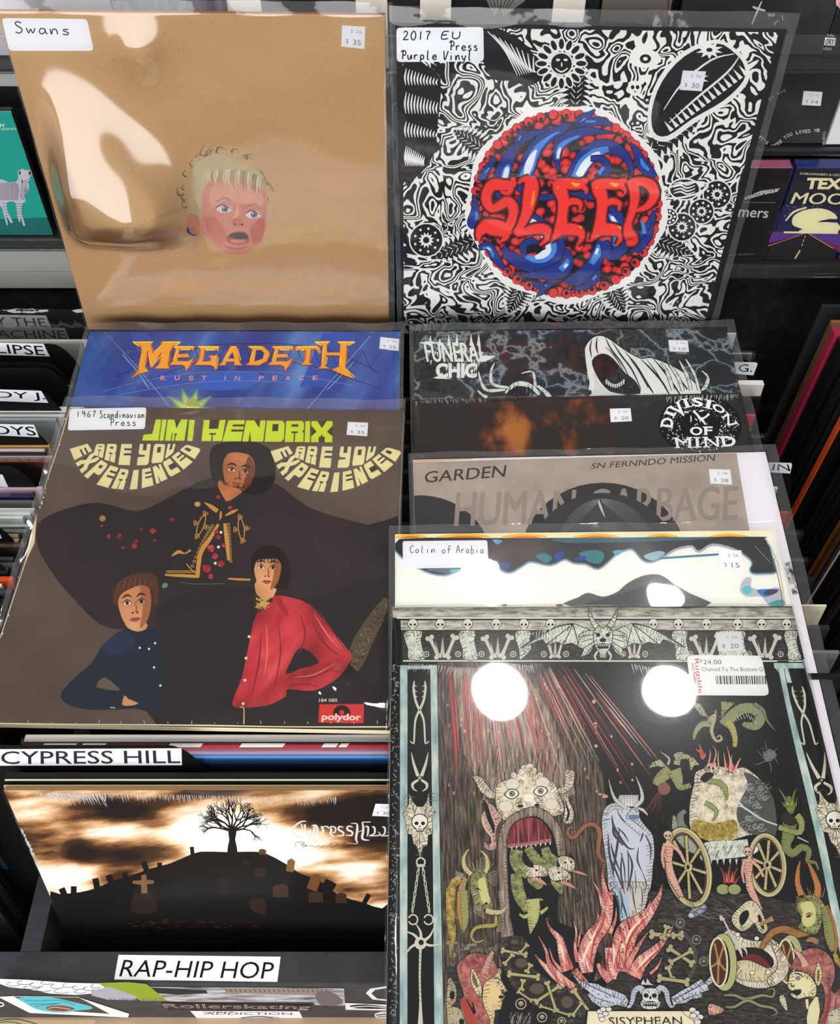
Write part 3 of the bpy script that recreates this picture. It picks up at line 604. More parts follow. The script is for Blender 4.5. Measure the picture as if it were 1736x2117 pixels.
Lb = [('a', 160, 706, '#c8c8c0'), ('a', 160, 710, '#9a9a90'), ('b', 130, 787, '#2a1a14'), ('b', 135, 794, '#8a8a88'), ('b', 140, 801, '#c9bfa8'),
      ('c', 100, 846, '#dcdcd8'), ('c', 102, 853, '#e6e6e2'), ('c', 112, 861, '#e0dfe2'), ('c', 118, 869, '#8f989c'),
      ('d', 110, 924, '#e2a04a'), ('d', 110, 933, '#e8d8d4'), ('d', 88, 941, '#2a2a2c'), ('d', 95, 948, '#9a9a98'), ('d', 80, 955, '#8a4a42'),
      ('e', 60, 1012, '#b9a0b5'), ('e', 55, 1020, '#8a7080'), ('e', 75, 1028, '#2c2a6a'), ('e', 50, 1040, '#5a5a5c'), ('e', 65, 1057, '#cfd4d4'), ('e', 60, 1064, '#dfe3e2'), ('e', 42, 1072, '#c4cac9'),
      ('f', 30, 1090, '#9aa0a0'), ('f', 30, 1100, '#6a7070'), ('f', 30, 1110, '#8a7a68'), ('f', 34, 1120, '#a07858'), ('f', 10, 1131, '#5a3a34'), ('f', 10, 1158, '#3a3a3c'), ('f', 10, 1170, '#4a4b4e'), ('f', 10, 1183, '#1e1f22'), ('f', 10, 1199, '#c8482a'), ('f', 10, 1214, '#d8d4cc'), ('f', 0, 1228, '#26303c'), ('f', 0, 1243, '#2a3a4a'), ('f', 0, 1258, '#141416')]
for i, (s, u, v, c) in enumerate(Lb):
    y = at(u, v, z=.866).y; xr = XL + random.uniform(-.010, .0005)
    filed('filed record with a %s edge %s' % (cn[c], secs[s]), (xr - .312, y, .866), .312, c, 5 + random.uniform(-.4, .4), film_on=(i % 3 == 1 and i > 4), group='records filed in the left bin')
y = .455; cols = ['#1e1f22', '#3a3a3c', '#26303c', '#141416', '#4a4b4e', '#2a3a4a', '#1e1f22', '#3a3a3c']
i = 0
while y > .262:
    filed('dark edged record seen edge-on low beside the black bin divider', (XL - .312 + random.uniform(-.006, .0), y, .866 - random.uniform(0, .004)), .312, cols[i % 8], 5, thick=.005 if i % 3 else .0075, group='dark filed records at the front of the left bin'); y -= .0105 if i % 3 else .014; i += 1
# middle bin: strip between the dark album cover and the section divider
XM = -.300
mid = [(1528, '#efeae2', 'ivory'), (1533, '#b9bec8', 'grey'), (1539, '#1a1a1c', 'black'), (1546, '#d8303f', 'red'), (1552, '#b0607c', 'plum'), (1559, '#e0c4d6', 'pale pink'), (1567, '#62a2ee', 'cobalt blue')]
for (v, c, n) in mid:
    y = at(600, v, z=.866).y
    t = filed('filed record with %s edge below the tilted cover of three standing musicians' % n, (XM, y, .866), .306, c, 8, group='records filed in the middle bin', film_on=(n in ('cobalt blue', 'black', 'pale pink')))
    if n == 'black':
        M = MB[t.name].copy(); V = M.col[1].xyz; top = Matrix((M.col[0].xyz, -M.col[2].xyz, V)).transposed().to_4x4(); top.translation = M.translation + V * .3124 - (-M.col[2].xyz) * 0
        q = Prints(t, top, .306, .0042); q.clip = False
        # spine print sits on the top edge of the cover
        q.part('edge_print')
        for (a, b) in ((92, 160), (172, 220), (352, 420), (500, 590), (670, 700), (705, 722)):
            q.poly('0', [(a, 1537), (b, 1537), (b - 6, 1545), (a - 6, 1545)], '#e4e0da')
        k = q.build()
        
_yd = at(600, 1568, z=.866).y - .0035
divider('black divider card with a long white name label, in the middle bin', 250, 1543, -.1585, lean=8, z=at(250, 1543, y=_yd).z, w=.315, texts=[('-30,1549 375,1547 376,1582 -30,1583', 'CYPRESS HILL', '2,1553 371,1551 373,1578 2,1580', '#2b2c33', '#e9ebf2')])
for (v, c, n, tk) in ((1606, '#1b1b1d', 'black', .004), (1614, '#d9d2b8', 'cream', .0016), (1617, '#161618', 'jet black', .006), (1626, '#cfc8ac', 'worn cream', .0016)):
    y = at(300, v, z=.872).y; filed('filed record with %s edge just in front of the long-labelled divider' % n, (-.3035 + random.uniform(-.001, .001), y, .872), .308, c, 11, thick=tk, group='records filed in the middle bin')
# hidden stock that carries the covers laid on top
for i in range(9):
    filed('dark record packed in the middle bin under the laid-out covers', (XM, .70 - i * .032, .862 - .0), .306, '#2a2a2c', 4, thick=.006, group='records packed under the laid-out covers')
# right bin
XR = .345
for (u, v, c, n, tk) in ((1522, 690, '#d5d5d6', 'white', .002), (1556, 732, '#8c8f92', 'clear plastic grey', .003), (1580, 795, '#e6e0da', 'broad white', .007), (1574, 824, '#1c1c1e', 'black', .004), (1562, 859, '#c02a34', 'red', .0025), (1552, 890, '#7fb890', 'green', .0025),
                      (1580, 905, '#3a3a3c', 'charcoal', .004), (1610, 985, '#8fbe34', 'lime', .0025), (1608, 1010, '#c9c9c6', 'pale grey', .003), (1630, 1060, '#a83440', 'maroon', .002), (1655, 1105, '#2a2a2c', 'black glossy', .004), (1665, 1160, '#46484c', 'slate', .003), (1686, 1200, '#1c1c1e', 'inky', .004), (1709, 1253, '#d5cdb4', 'cream', .002), (1716, 1300, '#2a2a2c', 'sooty', .004), (1736, 1350, '#6b6e72', 'steel', .003), (1750, 1400, '#1c1c1e', 'dull black', .004)):
    q = at(u, v, z=.866); filed('filed record with %s edge peeping past the right side of the stacked covers' % n, (q.x - .312, q.y, .866), .312, c, 4, group='records filed in the right bin', film_on=n in ('clear plastic grey', 'charcoal', 'lime', 'slate', 'black glossy'), thick=tk)
divider('black divider card with a white label showing the letter G', 1545, 742, XR, lean=5, z=.888, texts=[('1505,748 1562,749 1566,752 1557,776 1510,772', '', '', '', WH), ('1506,750 1507,750 1507,751 1506,751', 'G.', '1527,753 1556,753 1554,769 1526,769', '#101012', WH)])
divider('black divider card with a white label ending in IN', 1605, 951, XR + .004, lean=5, z=.888, texts=[('1560,955 1635,957 1637,962 1633,979 1565,975', '', '', '', WH), ('1561,956 1562,956 1562,957 1561,957', 'IN', '1599,959 1629,960 1634,974 1595,972', '#101012', WH)])
# far right bin: spines
XS = .398
sp = [(.762, '#242326', 'smoke grey', .004), (.736, '#7a5228', 'golden brown', .006), (.729, '#5a4230', 'umber', .008), (.7195, '#93243c', 'crimson', .011), (.703, '#161818', 'black green', .005),
      (.695, '#0d1210', 'bottle green black', .02), (.672, '#111413', 'dark green', .012), (.658, '#1c211c', 'moss black', .008), (.648, '#a9a06a', 'khaki gold', .004), (.643, '#d0511f', 'orange red', .0085), (.634, '#0f1012', 'black lettered', .022), (.608, '#1b1a1c', 'coal', .006), (.600, '#121214', 'ink black', .010),
      (.588, '#1e1c20', 'violet black', .008), (.578, '#101012', 'pitch black', .008), (.568, '#7a4a1e', 'brass brown', .005), (.561, '#4a2e1a', 'bronze', .005), (.554, '#5a4a78', 'purple grey', .003), (.549, '#c9c2a0', 'cream spined', .002), (.544, '#15161a', 'graphite', .009), (.533, '#222326', 'gunmetal', .008), (.522, '#111113', 'raven black', .01), (.508, '#2a2224', 'maroon black', .008), (.496, '#141518', 'onyx', .01), (.482, '#1d2a2c', 'teal black', .008), (.47, '#121214', 'ebony', .01), (.456, '#26262a', 'lead grey', .01), (.44, '#111113', 'tar black', .012), (.424, '#2a2420', 'peat brown', .01)]
for (y, c, n, tk) in sp:
    t = filed('record with a %s spine seen side-on in the far right bin' % n, (XS + random.uniform(-.003, .003), y, .93), .312, c, -3, h=.31, thick=tk, group='records in the far right bin')
    if n == 'black lettered':
        M = MB[t.name].copy(); S = Matrix((-M.col[2].xyz * -1 * -1, M.col[1].xyz, -M.col[0].xyz)).transposed().to_4x4()
        # spine plane: x runs through the thickness, y up the spine
        S = Matrix((-M.col[2].xyz, M.col[1].xyz, -M.col[0].xyz)).transposed().to_4x4(); S.translation = M.translation - M.col[0].xyz * .0003
        vs, fs = text_mesh('A TRIBE CALLED QUEST'); me = bpy.data.meshes.new('spine_lettering')
        me.from_pydata([(.004 + v[1] * .0035 + .006, .19 - v[0] * .06, 0) for v in vs], [], fs); me.materials.append(mat('#8f8f90')); o = link('spine_lettering', me, t); o.matrix_basis = M.inverted() @ S
# wrinkled bags hanging over the spines
# ------------------------------------------------------------------ laid-out covers
def sst(a, b, x):
    t = max(0, min(1, (x - a) / (b - a))); return t * t * (3 - 2 * t)
def swans_wr(x, y):
    # the loose bag pouches out in the upper left, then folds back sharply
    d = 1 - y; x = max(0, min(1, x)); e = sst(0, .10, x) * (1 - sst(.12 + .10 * d, .36 + .14 * d, x + .04 * math.sin(d * 9)))
    g = sst(.13, .60, d + .03 * math.sin(x * 14)) - sst(.585 + .05 * x, .70 + .05 * x, d)
    m = 1 + .07 * math.sin(x * 19 + d * 16) + .03 * math.sin(d * 31 - x * 9)
    top = .006 * math.exp(-((x - .34) / .06) ** 2 - ((d - .09) / .07) ** 2)
    return .030 * e * max(0, g) * m + top
def trio_wr(x, y):
    r = math.exp(-(((x - .84) / .14) ** 2 + ((y - .10) / .09) ** 2)) + .5 * math.exp(-(((x - .95) / .05) ** 2 + ((y - .35) / .2) ** 2)) + .4 * math.exp(-(((x - .62) / .1) ** 2 + ((y - .04) / .05) ** 2))
    return .0024 * r * (1 + .6 * math.sin(x * 34 + y * 28) + .25 * math.sin(y * 60 - x * 22))
record('brown', (-.3412, .8106, 1.1919), 4.28, .39, -.74, .313, .313, 'plain brown kraft album cover with a small crying child head printed, back left', '#c19a6b', '#a0522d', wr=swans_wr, film_m=FILM_W, sleeve=(.001, .006, .0, .010), sz=.0022, res=130)
record('doodle', (-.0198, .8077, 1.1849), 3.4, -3.12, .45, .313, .313, 'black and white doodle-covered album with a red and blue ball, back right', '#14141a', '#1b1b1e', sleeve=(.005, .007, 0, .012), sz=.0027)
record('mega', (-.3330, .7613, .8992), 85, 0, 0, .313, .313, 'blue album cover with golden spiked lettering, upper one of the left pair laid flat', '#2b3f9a', sleeve=(.005, .004, 0, .012))
record('trio', (-.3280, .6504, .9030), 85.67, -7.1, 5.82, .313, .313, 'dark brown worn album cover showing three musicians, one in a red shirt', '#54443f', '#e6dcb8', thick=.007, sleeve=(.006, .0015, .0, .013), wr=trio_wr, res=90)
record('funeral', (-.0068, .7527, .9060), 81, .45, .53, .313, .313, 'black album cover with cracked grey pattern and a hooded skeleton, below the doodle cover', '#1e2024', '#222222', sleeve=(.004, .009, 0, .010))
record('division', (-.0078, .6638, .8992), 80.5, .72, .83, .313, .313, 'near-black shrink-wrapped album with a rusty smear and a round black sticker', '#2c2a2a', '#222222', film_m=SHRINK2, sleeve=(.001, .001, .001, .001))
record('garden', (-.0065, .5879, .8988), 80, .73, .84, .318, .318, 'white sleeved album with a warm grey card front showing dark circles', '#e9e6ee', '#e9e6ee', sleeve=(.004, .010, 0, .007))
record('colin', (-.0208, .4950, .9098), 79.5, .33, .37, .316, .316, 'white album cover with an inky black cloud border and orange top edge', '#eeefe9', '#f0f0ea', sleeve=(.005, .004, 0, .008), film_m=SHRINK)
record('hell', (-.0219, .4231, .9095), 84, .08, .08, .313, .313, 'shrink-wrapped album with an etched inferno inside a bone and skull frame, lower right', '#1d1d1f', '#cfcfca', film_m=SHRINK, sleeve=(.0015, .001, .001, .0015), thick=.006, sz=.0026, amp=.00005)
_y = at(8, 1633, z=.876)
record('cyp', (-.3005, _y.y, .876), 12.5, 0, 0, .309, .312, 'shrink-wrapped album of a bare tree on a graveyard hill, front of the middle bin', '#0d0a09', '#8a6a4a', film_m=SHRINK3, sleeve=(.001, .001, .001, .001), group=None)
# ================= shared drawing bits
def hatch(p, z, x0, y0, x1, y1, n, ln, ang, wd, cols, jit=.25):
    for i in range(n):
        x = random.uniform(x0, x1); y = random.uniform(y0, y1); a = R(ang) + random.uniform(-jit, jit); l = ln * random.uniform(.5, 1.2)
        p.line(z, [(x, y), (x + math.cos(a) * l, y + math.sin(a) * l)], wd * random.uniform(.6, 1.3), random.choice(cols))
class Fixed:
    """keeps a run of scattered marks on one ink level"""
    def __init__(s, p): s.p = p
    def __enter__(s): s.p.defer = []; return s
    def __exit__(s, *a):
        q, s.p.defer = s.p.defer, None
        if not q: return
        xs = [v[0] for P, F, c in q for v in P]; ys = [v[1] for P, F, c in q for v in P]; bx = (min(xs), max(xs), min(ys), max(ys)); lv = s.p.level(bx)
        for i, (P, F, c) in enumerate(q): s.p.add(P, F, c, lv + (i % 5) * .12)
        s.p.boxes.append((bx, lv + .6))
def outl(p, z, pts, col, line='#16161a', wd=4, smooth=3):
    P = parse(pts); p.poly(z, P, col, smooth); Q = catmull(P, True, smooth) if smooth else P
    p.brush(z, [(a[0], a[1], wd) for a in Q + [Q[0]]], line, n=1)
def ob(p, z, pts, col, line='#16161a', grow=8):
    p.brush(z, pts, line, grow=grow); p.brush(z, pts, col)
# ================= brown kraft cover
noisemat('kraft', [(.25, '#b48c62'), (.5, '#c6a073'), (.7, '#d0aa7c')], 700, detail=8, rough=.8)
NAMED['kraft'].node_tree.nodes['Noise Texture'].inputs['Roughness'].default_value = .75
p = RECS['brown']; p.cur['mats'] = []; p.cur['v'] = []; p.cur['f'] = []; p.cur['m'] = []; p.whole('kraft')
with Fixed(p):
    for i in range(70): p.ell('0', random.uniform(60, 790), random.uniform(60, 650), .9, .7, random.choice(['#5a3f28', '#7a5a3a', '#e0c090']), n=6)
p.part('head_print')
# generic toddler head: pale curls, flushed face
for i in range(46):
    a = random.uniform(2.5, 6.9); x = 925 + 165 * math.cos(a); y = 790 + 160 * math.sin(a); b = a + random.uniform(-.8, .8); l = random.uniform(20, 46)
    p.brush('Z1', [(x, y, 7), (x + l * .6 * math.cos(b), y + l * .6 * math.sin(b), 5), (x + l * math.cos(b + .9), y + l * math.sin(b + .9), 2)], random.choice(['#9a8862', '#80724f', '#b5a47e', '#6b5f45']))
p.poly('Z1', '790,760 800,690 850,650 920,640 1000,670 1060,700 1098,745 1105,820 1110,880 1080,920 800,930 775,870', '#bfae86', 3)
p.poly('Z1', '772,900 785,880 820,900 826,960 800,970 776,945', '#c98070', 3); p.poly('Z1', '776,935 790,965 815,970 800,975 772,960', '#4a443c', 2)
p.poly('Z1', '830,900 838,800 880,735 960,725 1040,760 1095,790 1104,860 1100,940 1075,1005 1030,1040 980,1052 920,1036 860,990 832,950', '#c98673', 4)
p.poly('Z1', '870,780 930,745 1030,775 1085,810 1080,850 1000,840 930,830 880,850', '#d59c86', 3); p.poly('Z1', '845,900 900,905 935,960 920,1010 870,985', '#c06a5c', 3); p.poly('Z1', '1040,930 1090,900 1092,960 1060,1010 1035,980', '#bb6257', 3)
for i in range(26):
    x = 850 + i * 10; p.brush('Z1', [(x, 700 + (i - 10) ** 2 * .18, 9), (x - 6, 725 + i * 1.3, 7), (x - 2 + random.uniform(-8, 8), 752 + i * 2.0, 2)], random.choice(['#c9ba92', '#ab9a72', '#d8caa4', '#9a8a66']))
for (x, y) in ((928, 862), (1048, 886)):
    p.poly('Z1', [(x - 34, y + 2), (x - 10, y - 14), (x + 20, y - 12), (x + 34, y + 6), (x + 8, y + 16), (x - 16, y + 14)], '#e3cdc6', 3); p.ell('Z1', x + 2, y + 1, 14, 13, '#5d7390'); p.ell('Z1', x + 2, y, 6, 6, '#1c2028'); p.ell('Z1', x - 2, y - 4, 3, 3, '#e8eef2')
    p.brush('Z1', [(x - 36, y, 3), (x - 8, y - 17, 6), (x + 34, y + 4, 3)], '#7a3f38'); p.brush('Z1', [(x - 38, y - 26, 4), (x, y - 44, 9), (x + 26, y - 30, 4)], '#bb7262')
p.brush('Z1', '985,850,6 975,890,14 960,918,10', '#dca58e'); p.poly('Z1', '955,915 985,895 1012,920 1000,934 970,934', '#c4705e', 2); p.ell('Z1', 970, 926, 6, 4, '#6a2a2a'); p.ell('Z1', 1000, 928, 6, 4, '#6a2a2a')
p.poly('Z1', '935,985 960,960 1010,958 1030,985 1020,1004 985,1012 945,1004', '#a8433c', 3); p.poly('Z1', '945,975 970,962 1010,964 1026,984 980,988', '#2c1418', 3); p.poly('Z1', '950,992 985,990 1018,994 990,1006 960,1002', '#cf8078', 3); p.brush('Z1', '930,1018,4 980,1030,8 1030,1016,4', '#b05a50')
p.note([(3, 37), (180, 39), (194, 105), (19, 105)], 9, [('Swans', [(26, 44), (148, 51), (150, 72), (30, 68)])], 2.4)
p.price([(707, 52), (755, 55), (753, 101), (705, 96)], '5 26', '35')
# ================= doodle cover
p = RECS['doodle']
p.poly('0', '832,56 1609,67 1450,690 835,690', 'doodle')
p.part('leaf_and_figure_print')
W = '#f2f2ee'; K = '#15151a'
def leaf(cx, cy, ang, ln, wd, r0):
    a = R(ang); dx, dy = math.cos(a), math.sin(a); n = 13; P = []
    for s in (1, -1):
        rr = range(n) if s == 1 else range(n - 1, -1, -1)
        for i in rr:
            t = i / (n - 1); h = wd * math.sin(math.pi * min(1, .12 + t * .9)) ** .8
            e = [(t, h), (t + .07, h * .5)] if s == 1 else [(t + .07, h * .5), (t, h)]
            for (tt, hh) in e:
                P.append((cx + dx * (r0 + ln * tt) - dy * hh * s, cy + dy * (r0 + ln * tt) + dx * hh * s))
    return P
for (ang, ln, wd) in ((-85, 520, 120), (-33, 660, 120), (22, 440, 105), (62, 330, 105), (118, 330, 105), (158, 520, 100), (213, 420, 110)):
    p.poly('SL', leaf(850, 850, ang, ln * 1.06, wd * 1.3, 700), W); p.poly('SL', leaf(850, 850, ang, ln, wd, 700), K)
    a = R(ang)
    for i in range(9):
        for s in (1, -1):
            t = 780 + i * ln / 11; x = 850 + math.cos(a) * t; y = 850 + math.sin(a) * t; b = a + s * .75; l = wd * .62 * math.sin(math.pi * (.1 + .85 * (t - 700) / ln))
            p.brush('SL', [(x + math.cos(b) * 12, y + math.sin(b) * 12, 8), (x + math.cos(b) * l, y + math.sin(b) * l, 3)], W, n=1)
# hand with hatched fingers, upper left
p.poly('Z2', '62,240 150,250 205,300 200,420 190,540 215,560 180,590 150,640 100,690 60,680', K, 2)
for j, (y0, y1) in enumerate(((262, 330), (352, 440), (465, 530), (560, 640))):
    for i in range(11):
        x = 66 + i * (12 if j < 3 else 7); p.brush('Z2', [(x + 8, y0 + i * 4, 2), (x + 2, (y0 + y1) / 2 + i * 2, 7), (x + 6, y1 - 4, 2)], W)
# record disc, upper centre
p.poly('Z2', '370,105 430,110 520,160 580,240 590,300 540,330 480,310 400,300 360,200', K, 3)
for i in range(9): p.brush('Z2', [(385 + i * 22, 120 + i * 12, 3), (450 + i * 14, 190 + i * 10, 7), (500 + i * 9, 290 - i * 2, 2)], W)
# sun with a face
for i in range(16):
    a = i * math.pi / 8; p.ell('Z2', 668 + 74 * math.cos(a), 243 + 74 * math.sin(a), 27, 16, W, a); p.ell('Z2', 668 + 76 * math.cos(a), 243 + 76 * math.sin(a), 20, 10, K, a)
p.ell('Z2', 668, 243, 46, 46, W); p.ell('Z2', 668, 243, 40, 40, K)
for (x, y, a, b) in ((655, 228, 8, 5), (684, 228, 8, 5), (669, 246, 3, 9)): p.ell('Z2', x, y, a, b, W)
p.brush('Z2', '645,260,4 668,274,6 692,260,4', W)
# toothed leaf mouth, upper right
p.poly('Z2', '1010,520 1000,420 1040,300 1130,200 1260,150 1345,195 1385,250 1380,320 1300,400 1180,470 1080,540', W, 3); p.poly('Z2', '1022,505 1015,420 1055,310 1140,215 1260,165 1335,205 1370,255 1365,310 1290,385 1170,455 1075,520', K, 3)
for i in range(15):
    t = i / 14; x = 1085 + 285 * t; y = 505 - 215 * t; p.poly('Z2', [(x, y), (x + 14, y - 10), (x - 24, y - 42)], W)
p.brush('Z2', '1080,470,3 1180,380,8 1300,280,8 1350,215,3', W); p.brush('Z2', '1060,420,3 1130,320,7 1240,230,7 1330,205,3', W)
for (x, y) in ((1235, 190), (1180, 300)):
    P = []
    for i in range(20): r = 36 if i % 2 else 19; P.append((x + r * math.cos(i * .314) * 1.5, y + r * math.sin(i * .314)))
    p.poly('Z2', P, W); p.ell('Z2', x, y, 12, 8, K)
for (x, y, r) in ((1265, 745, 52), (1205, 810, 46), (1130, 870, 52), (1080, 830, 30), (150, 920, 62)):
    p.ell('Z2', x, y, r + 5, r + 5, W); p.ell('Z2', x, y, r, r, K)
    for i in range(9):
        a = i * .7; p.ell('Z2', x + r * .72 * math.cos(a), y + r * .72 * math.sin(a), 5, 5, W, n=8)
    P = []
    for i in range(24): q = r * (.5 if i % 2 else .32); P.append((x + q * math.cos(i * .2618), y + q * math.sin(i * .2618)))
    p.poly('Z2', P, W); p.ell('Z2', x, y, r * .2, r * .2, K)
p.ell('Z2', 1140, 725, 62, 44, W); p.ell('Z2', 1140, 725, 56, 38, K); p.ring('Z2', 1140, 728, 92, 26, 7, W, rot=-.2)
for i in range(4): p.brush('Z2', [(1098, 705 + i * 12, 3), (1125, 698 + i * 12, 6), (1150, 708 + i * 12, 6), (1180, 698 + i * 12, 3)], W)
p.ell('Z2', 950, 338, 26, 30, W); p.ell('Z2', 941, 334, 7, 8, K); p.ell('Z2', 960, 334, 7, 8, K); p.poly('Z2', '946,348 954,348 950,356', K)
p.poly('Z2', '925,235 960,170 1030,200 1050,235 990,262', W, 2); p.ell('Z2', 990, 225, 22, 18, K); p.ell('Z2', 990, 225, 9, 7, W)
# ball
P = []
for i in range(64):
    a = i * math.pi / 32; r = 838 + 18 * math.sin(a * 9); P.append((850 + r * math.cos(a), 850 + r * .985 * math.sin(a)))
p.part('ball_print'); p.poly('SL', P, '#f4f4f2')
noisemat('red_knobs', [(0, '#ff5a4c'), (.36, '#e93434'), (.5, '#b02430'), (.56, '#3a1622'), (.7, '#17131a')], 125, kind='f1', rough=.5, dist=.0)
NAMED['red_knobs'].node_tree.nodes['Voronoi Texture'].inputs['Randomness'].default_value = .85
P = []
for i in range(220):
    a = i * 2 * math.pi / 220; r = 768 + 26 * abs(math.sin(a * 22)); P.append((850 + r * math.cos(a), 850 + r * .985 * math.sin(a)))
p.poly('SL', P, 'red_knobs')
with Fixed(p):
    for i in range(44):
        a = i * 2 * math.pi / 44; x, y = 850 + 758 * math.cos(a), 850 + 748 * math.sin(a); p.ell('SL', x, y, 46, 42, K, a); 
with Fixed(p):
    for i in range(44):
        a = i * 2 * math.pi / 44; x, y = 850 + 762 * math.cos(a), 850 + 752 * math.sin(a); p.ell('SL', x, y, 38, 35, '#e93434', a)
        p.ell('SL', x - 14 * math.cos(a), y - 14 * math.sin(a) + 6, 20, 18, '#3a1a26', a)
BL1, BL2, BL3 = '#24388f', '#4c8fdc', '#eef6fb'
def blue(pts, core=None, hot=None):
    p.brush('SL', pts, K, grow=12); p.brush('SL', pts, BL1)
    if core: p.brush('SL', core, BL2)
    if hot: p.brush('SL', hot, BL3)
blue('300,800,60 290,680,110 340,540,120 400,400,60 430,360,10', '330,660,60 350,570,60 370,520,20', '335,640,40 352,570,40 362,540,14')
blue('430,740,80 500,640,120 540,500,130 640,330,110 800,230,80 890,180,10', '480,650,70 540,540,90 600,400,60 700,300,30 790,250,14', '510,620,40 540,520,66 575,440,40 600,400,14')
blue('780,560,20 770,470,60 790,370,80 880,290,90 1050,240,60 1250,260,8', '775,480,30 790,390,44 850,330,36 960,280,16', '778,470,20 786,420,26 800,380,14')
blue('880,760,90 930,600,140 1040,440,150 1180,370,120 1320,430,80 1390,540,40 1400,620,10', '930,640,80 990,520,100 1090,430,80 1200,390,40', '950,620,60 1010,520,66 1080,450,50 1130,420,20')
blue('1100,640,60 1190,560,70 1150,480,60 1050,470,40', '1120,600,30 1160,540,26')
blue('1600,620,20 1540,580,90 1470,500,90 1430,400,50 1370,340,8', '1540,570,24 1490,520,34 1470,470,14')
blue('930,190,20 980,140,70 1050,100,40 1090,60,6', '960,180,20 1010,140,30'); blue('930,200,10 1050,170,60 1150,160,60 1240,200,10', '1010,165,20 1090,160,16')
blue('430,400,20 460,310,70 490,210,10', '455,320,24 470,280,14'); blue('440,360,10 530,290,60 610,250,40 700,240,8')
blue('120,660,30 170,590,60 260,460,30', '170,590,16 210,550,14'); blue('80,780,20 90,900,60 60,1010,70 70,1060,8', '95,920,20 105,960,24 90,990,8')
blue('430,800,110 470,900,110 560,980,110 660,1050,120 760,1150,120 760,1260,130 640,1350,130 500,1350,110 360,1270,80 330,1200,10', '470,930,50 560,1000,56 640,1050,40 740,1200,60 680,1290,80 580,1310,60 500,1280,20', '540,990,34 600,1020,40 700,1210,44 660,1270,60 590,1300,30')
blue('500,1290,30 490,1200,60 560,1160,50 620,1180,20'); blue('120,1220,40 200,1200,60 250,1290,70 340,1400,20', '150,1220,14 210,1220,26 240,1290,14', '190,1215,12 215,1235,14')
blue('460,1450,10 620,1440,70 760,1420,130 850,1360,110 860,1270,60 850,1220,8', '800,1400,50 850,1350,50 862,1310,14', '830,1380,24 858,1350,24')
blue('830,1500,20 950,1470,110 1060,1380,120 1120,1260,110 1150,1160,80', '1060,1350,40 1110,1260,60 1130,1190,40', '1095,1270,26 1112,1220,24')
blue('1160,1160,60 1220,1260,130 1300,1180,150 1280,1020,140 1220,900,90', '1260,1200,40 1270,1060,60 1220,930,50', '1262,1030,30 1230,950,34'); blue('1480,1180,40 1500,1100,80 1560,1000,60 1580,900,20', '1500,1100,26 1490,1030,30 1470,990,10'); blue('1390,1240,10 1450,1220,60 1540,1120,50 1570,1000,10')
blue('560,1500,10 640,1540,60 720,1520,30 790,1500,6', '650,1535,22 690,1530,12'); blue('880,1560,10 1000,1540,40 1080,1480,70 1130,1400,20', '1070,1480,24 1100,1450,14'); blue('640,1520,30 650,1580,40 600,1620,6')
blue('560,800,40 1000,780,60 1130,800,60'); blue('1180,760,50 1220,860,80 1300,960,60')
p.part('title_lettering')
def lt(strokes, hl=()):
    for s in strokes: p.brush('SL', s, '#1b1216', grow=44)
    for s in strokes: p.brush('SL', s, '#b32a30', grow=24)
    for s in strokes: p.brush('SL', s, '#1b1216', grow=14)
    for s in strokes: p.brush('SL', s, '#f2413c', grow=4)
    for (s, c) in hl: p.brush('SL', s, c)
lt(['405,625,18 400,680,62 330,695,80 240,690,86 190,750,78 185,830,72 230,890,56 300,860,66 360,830,78 405,880,76 400,970,66 355,1060,100 270,1050,130 180,1040,110 125,1090,60 115,1160,14', '310,1060,60 345,1120,50 300,1165,8', '300,745,10 360,760,34 400,720,30'])
lt(['540,625,70 560,690,110 545,800,110 520,920,80 470,1030,56 425,1100,44', '430,1110,30 520,1075,60 620,1055,80 690,1075,70 690,1140,40 625,1195,8', '450,680,12 480,650,30 540,640,50'], [('580,740,14 570,820,26 555,880,8', '#ff8a38')])
for dx in (0, 325):
    f = lambda s: [(a[0] + dx, a[1], a[2]) for a in parse(s)]
    lt([f('750,660,40 790,720,100 825,820,86 815,940,76 800,1050,90 740,1140,24 720,1160,10'), f('770,690,90 860,680,84 950,685,74 1000,660,50 1030,645,16'), f('980,700,34 1015,730,30 1010,765,10'), f('830,860,44 900,825,50 965,845,38 960,905,8'), f('800,1060,90 900,1060,90 965,1085,70 975,1140,34 938,1195,8')],
       [(f('890,670,10 930,690,30 960,680,12'), '#ffb040'), (f('790,700,8 770,720,22'), '#ff7a40'), (f('950,1030,8 980,1050,20'), '#ff9a40')])
lt(['1370,650,40 1410,720,76 1420,800,70 1395,920,54 1365,1010,50 1370,1090,86 1400,1150,90 1350,1175,40', '1390,680,80 1480,660,66 1560,700,84 1580,780,72 1530,860,50 1440,900,26 1395,885,10'])
p.note([(819, 57), (999, 56), (1000, 127), (820, 128)], 9, [('2017', [(832, 64), (893, 65), (893, 82), (832, 82)]), ('EU', [(910, 65), (955, 65), (955, 80), (908, 80)]), ('Press', [(928, 84), (990, 86), (990, 104), (928, 104)]), ('Purple', [(828, 104), (905, 104), (905, 123), (828, 122)]), ('Vinyl', [(916, 105), (978, 105), (978, 124), (914, 124)])], 2.6)
p.price([(1411, 145), (1459, 147), (1450, 188), (1404, 185)], '5 26', '30')
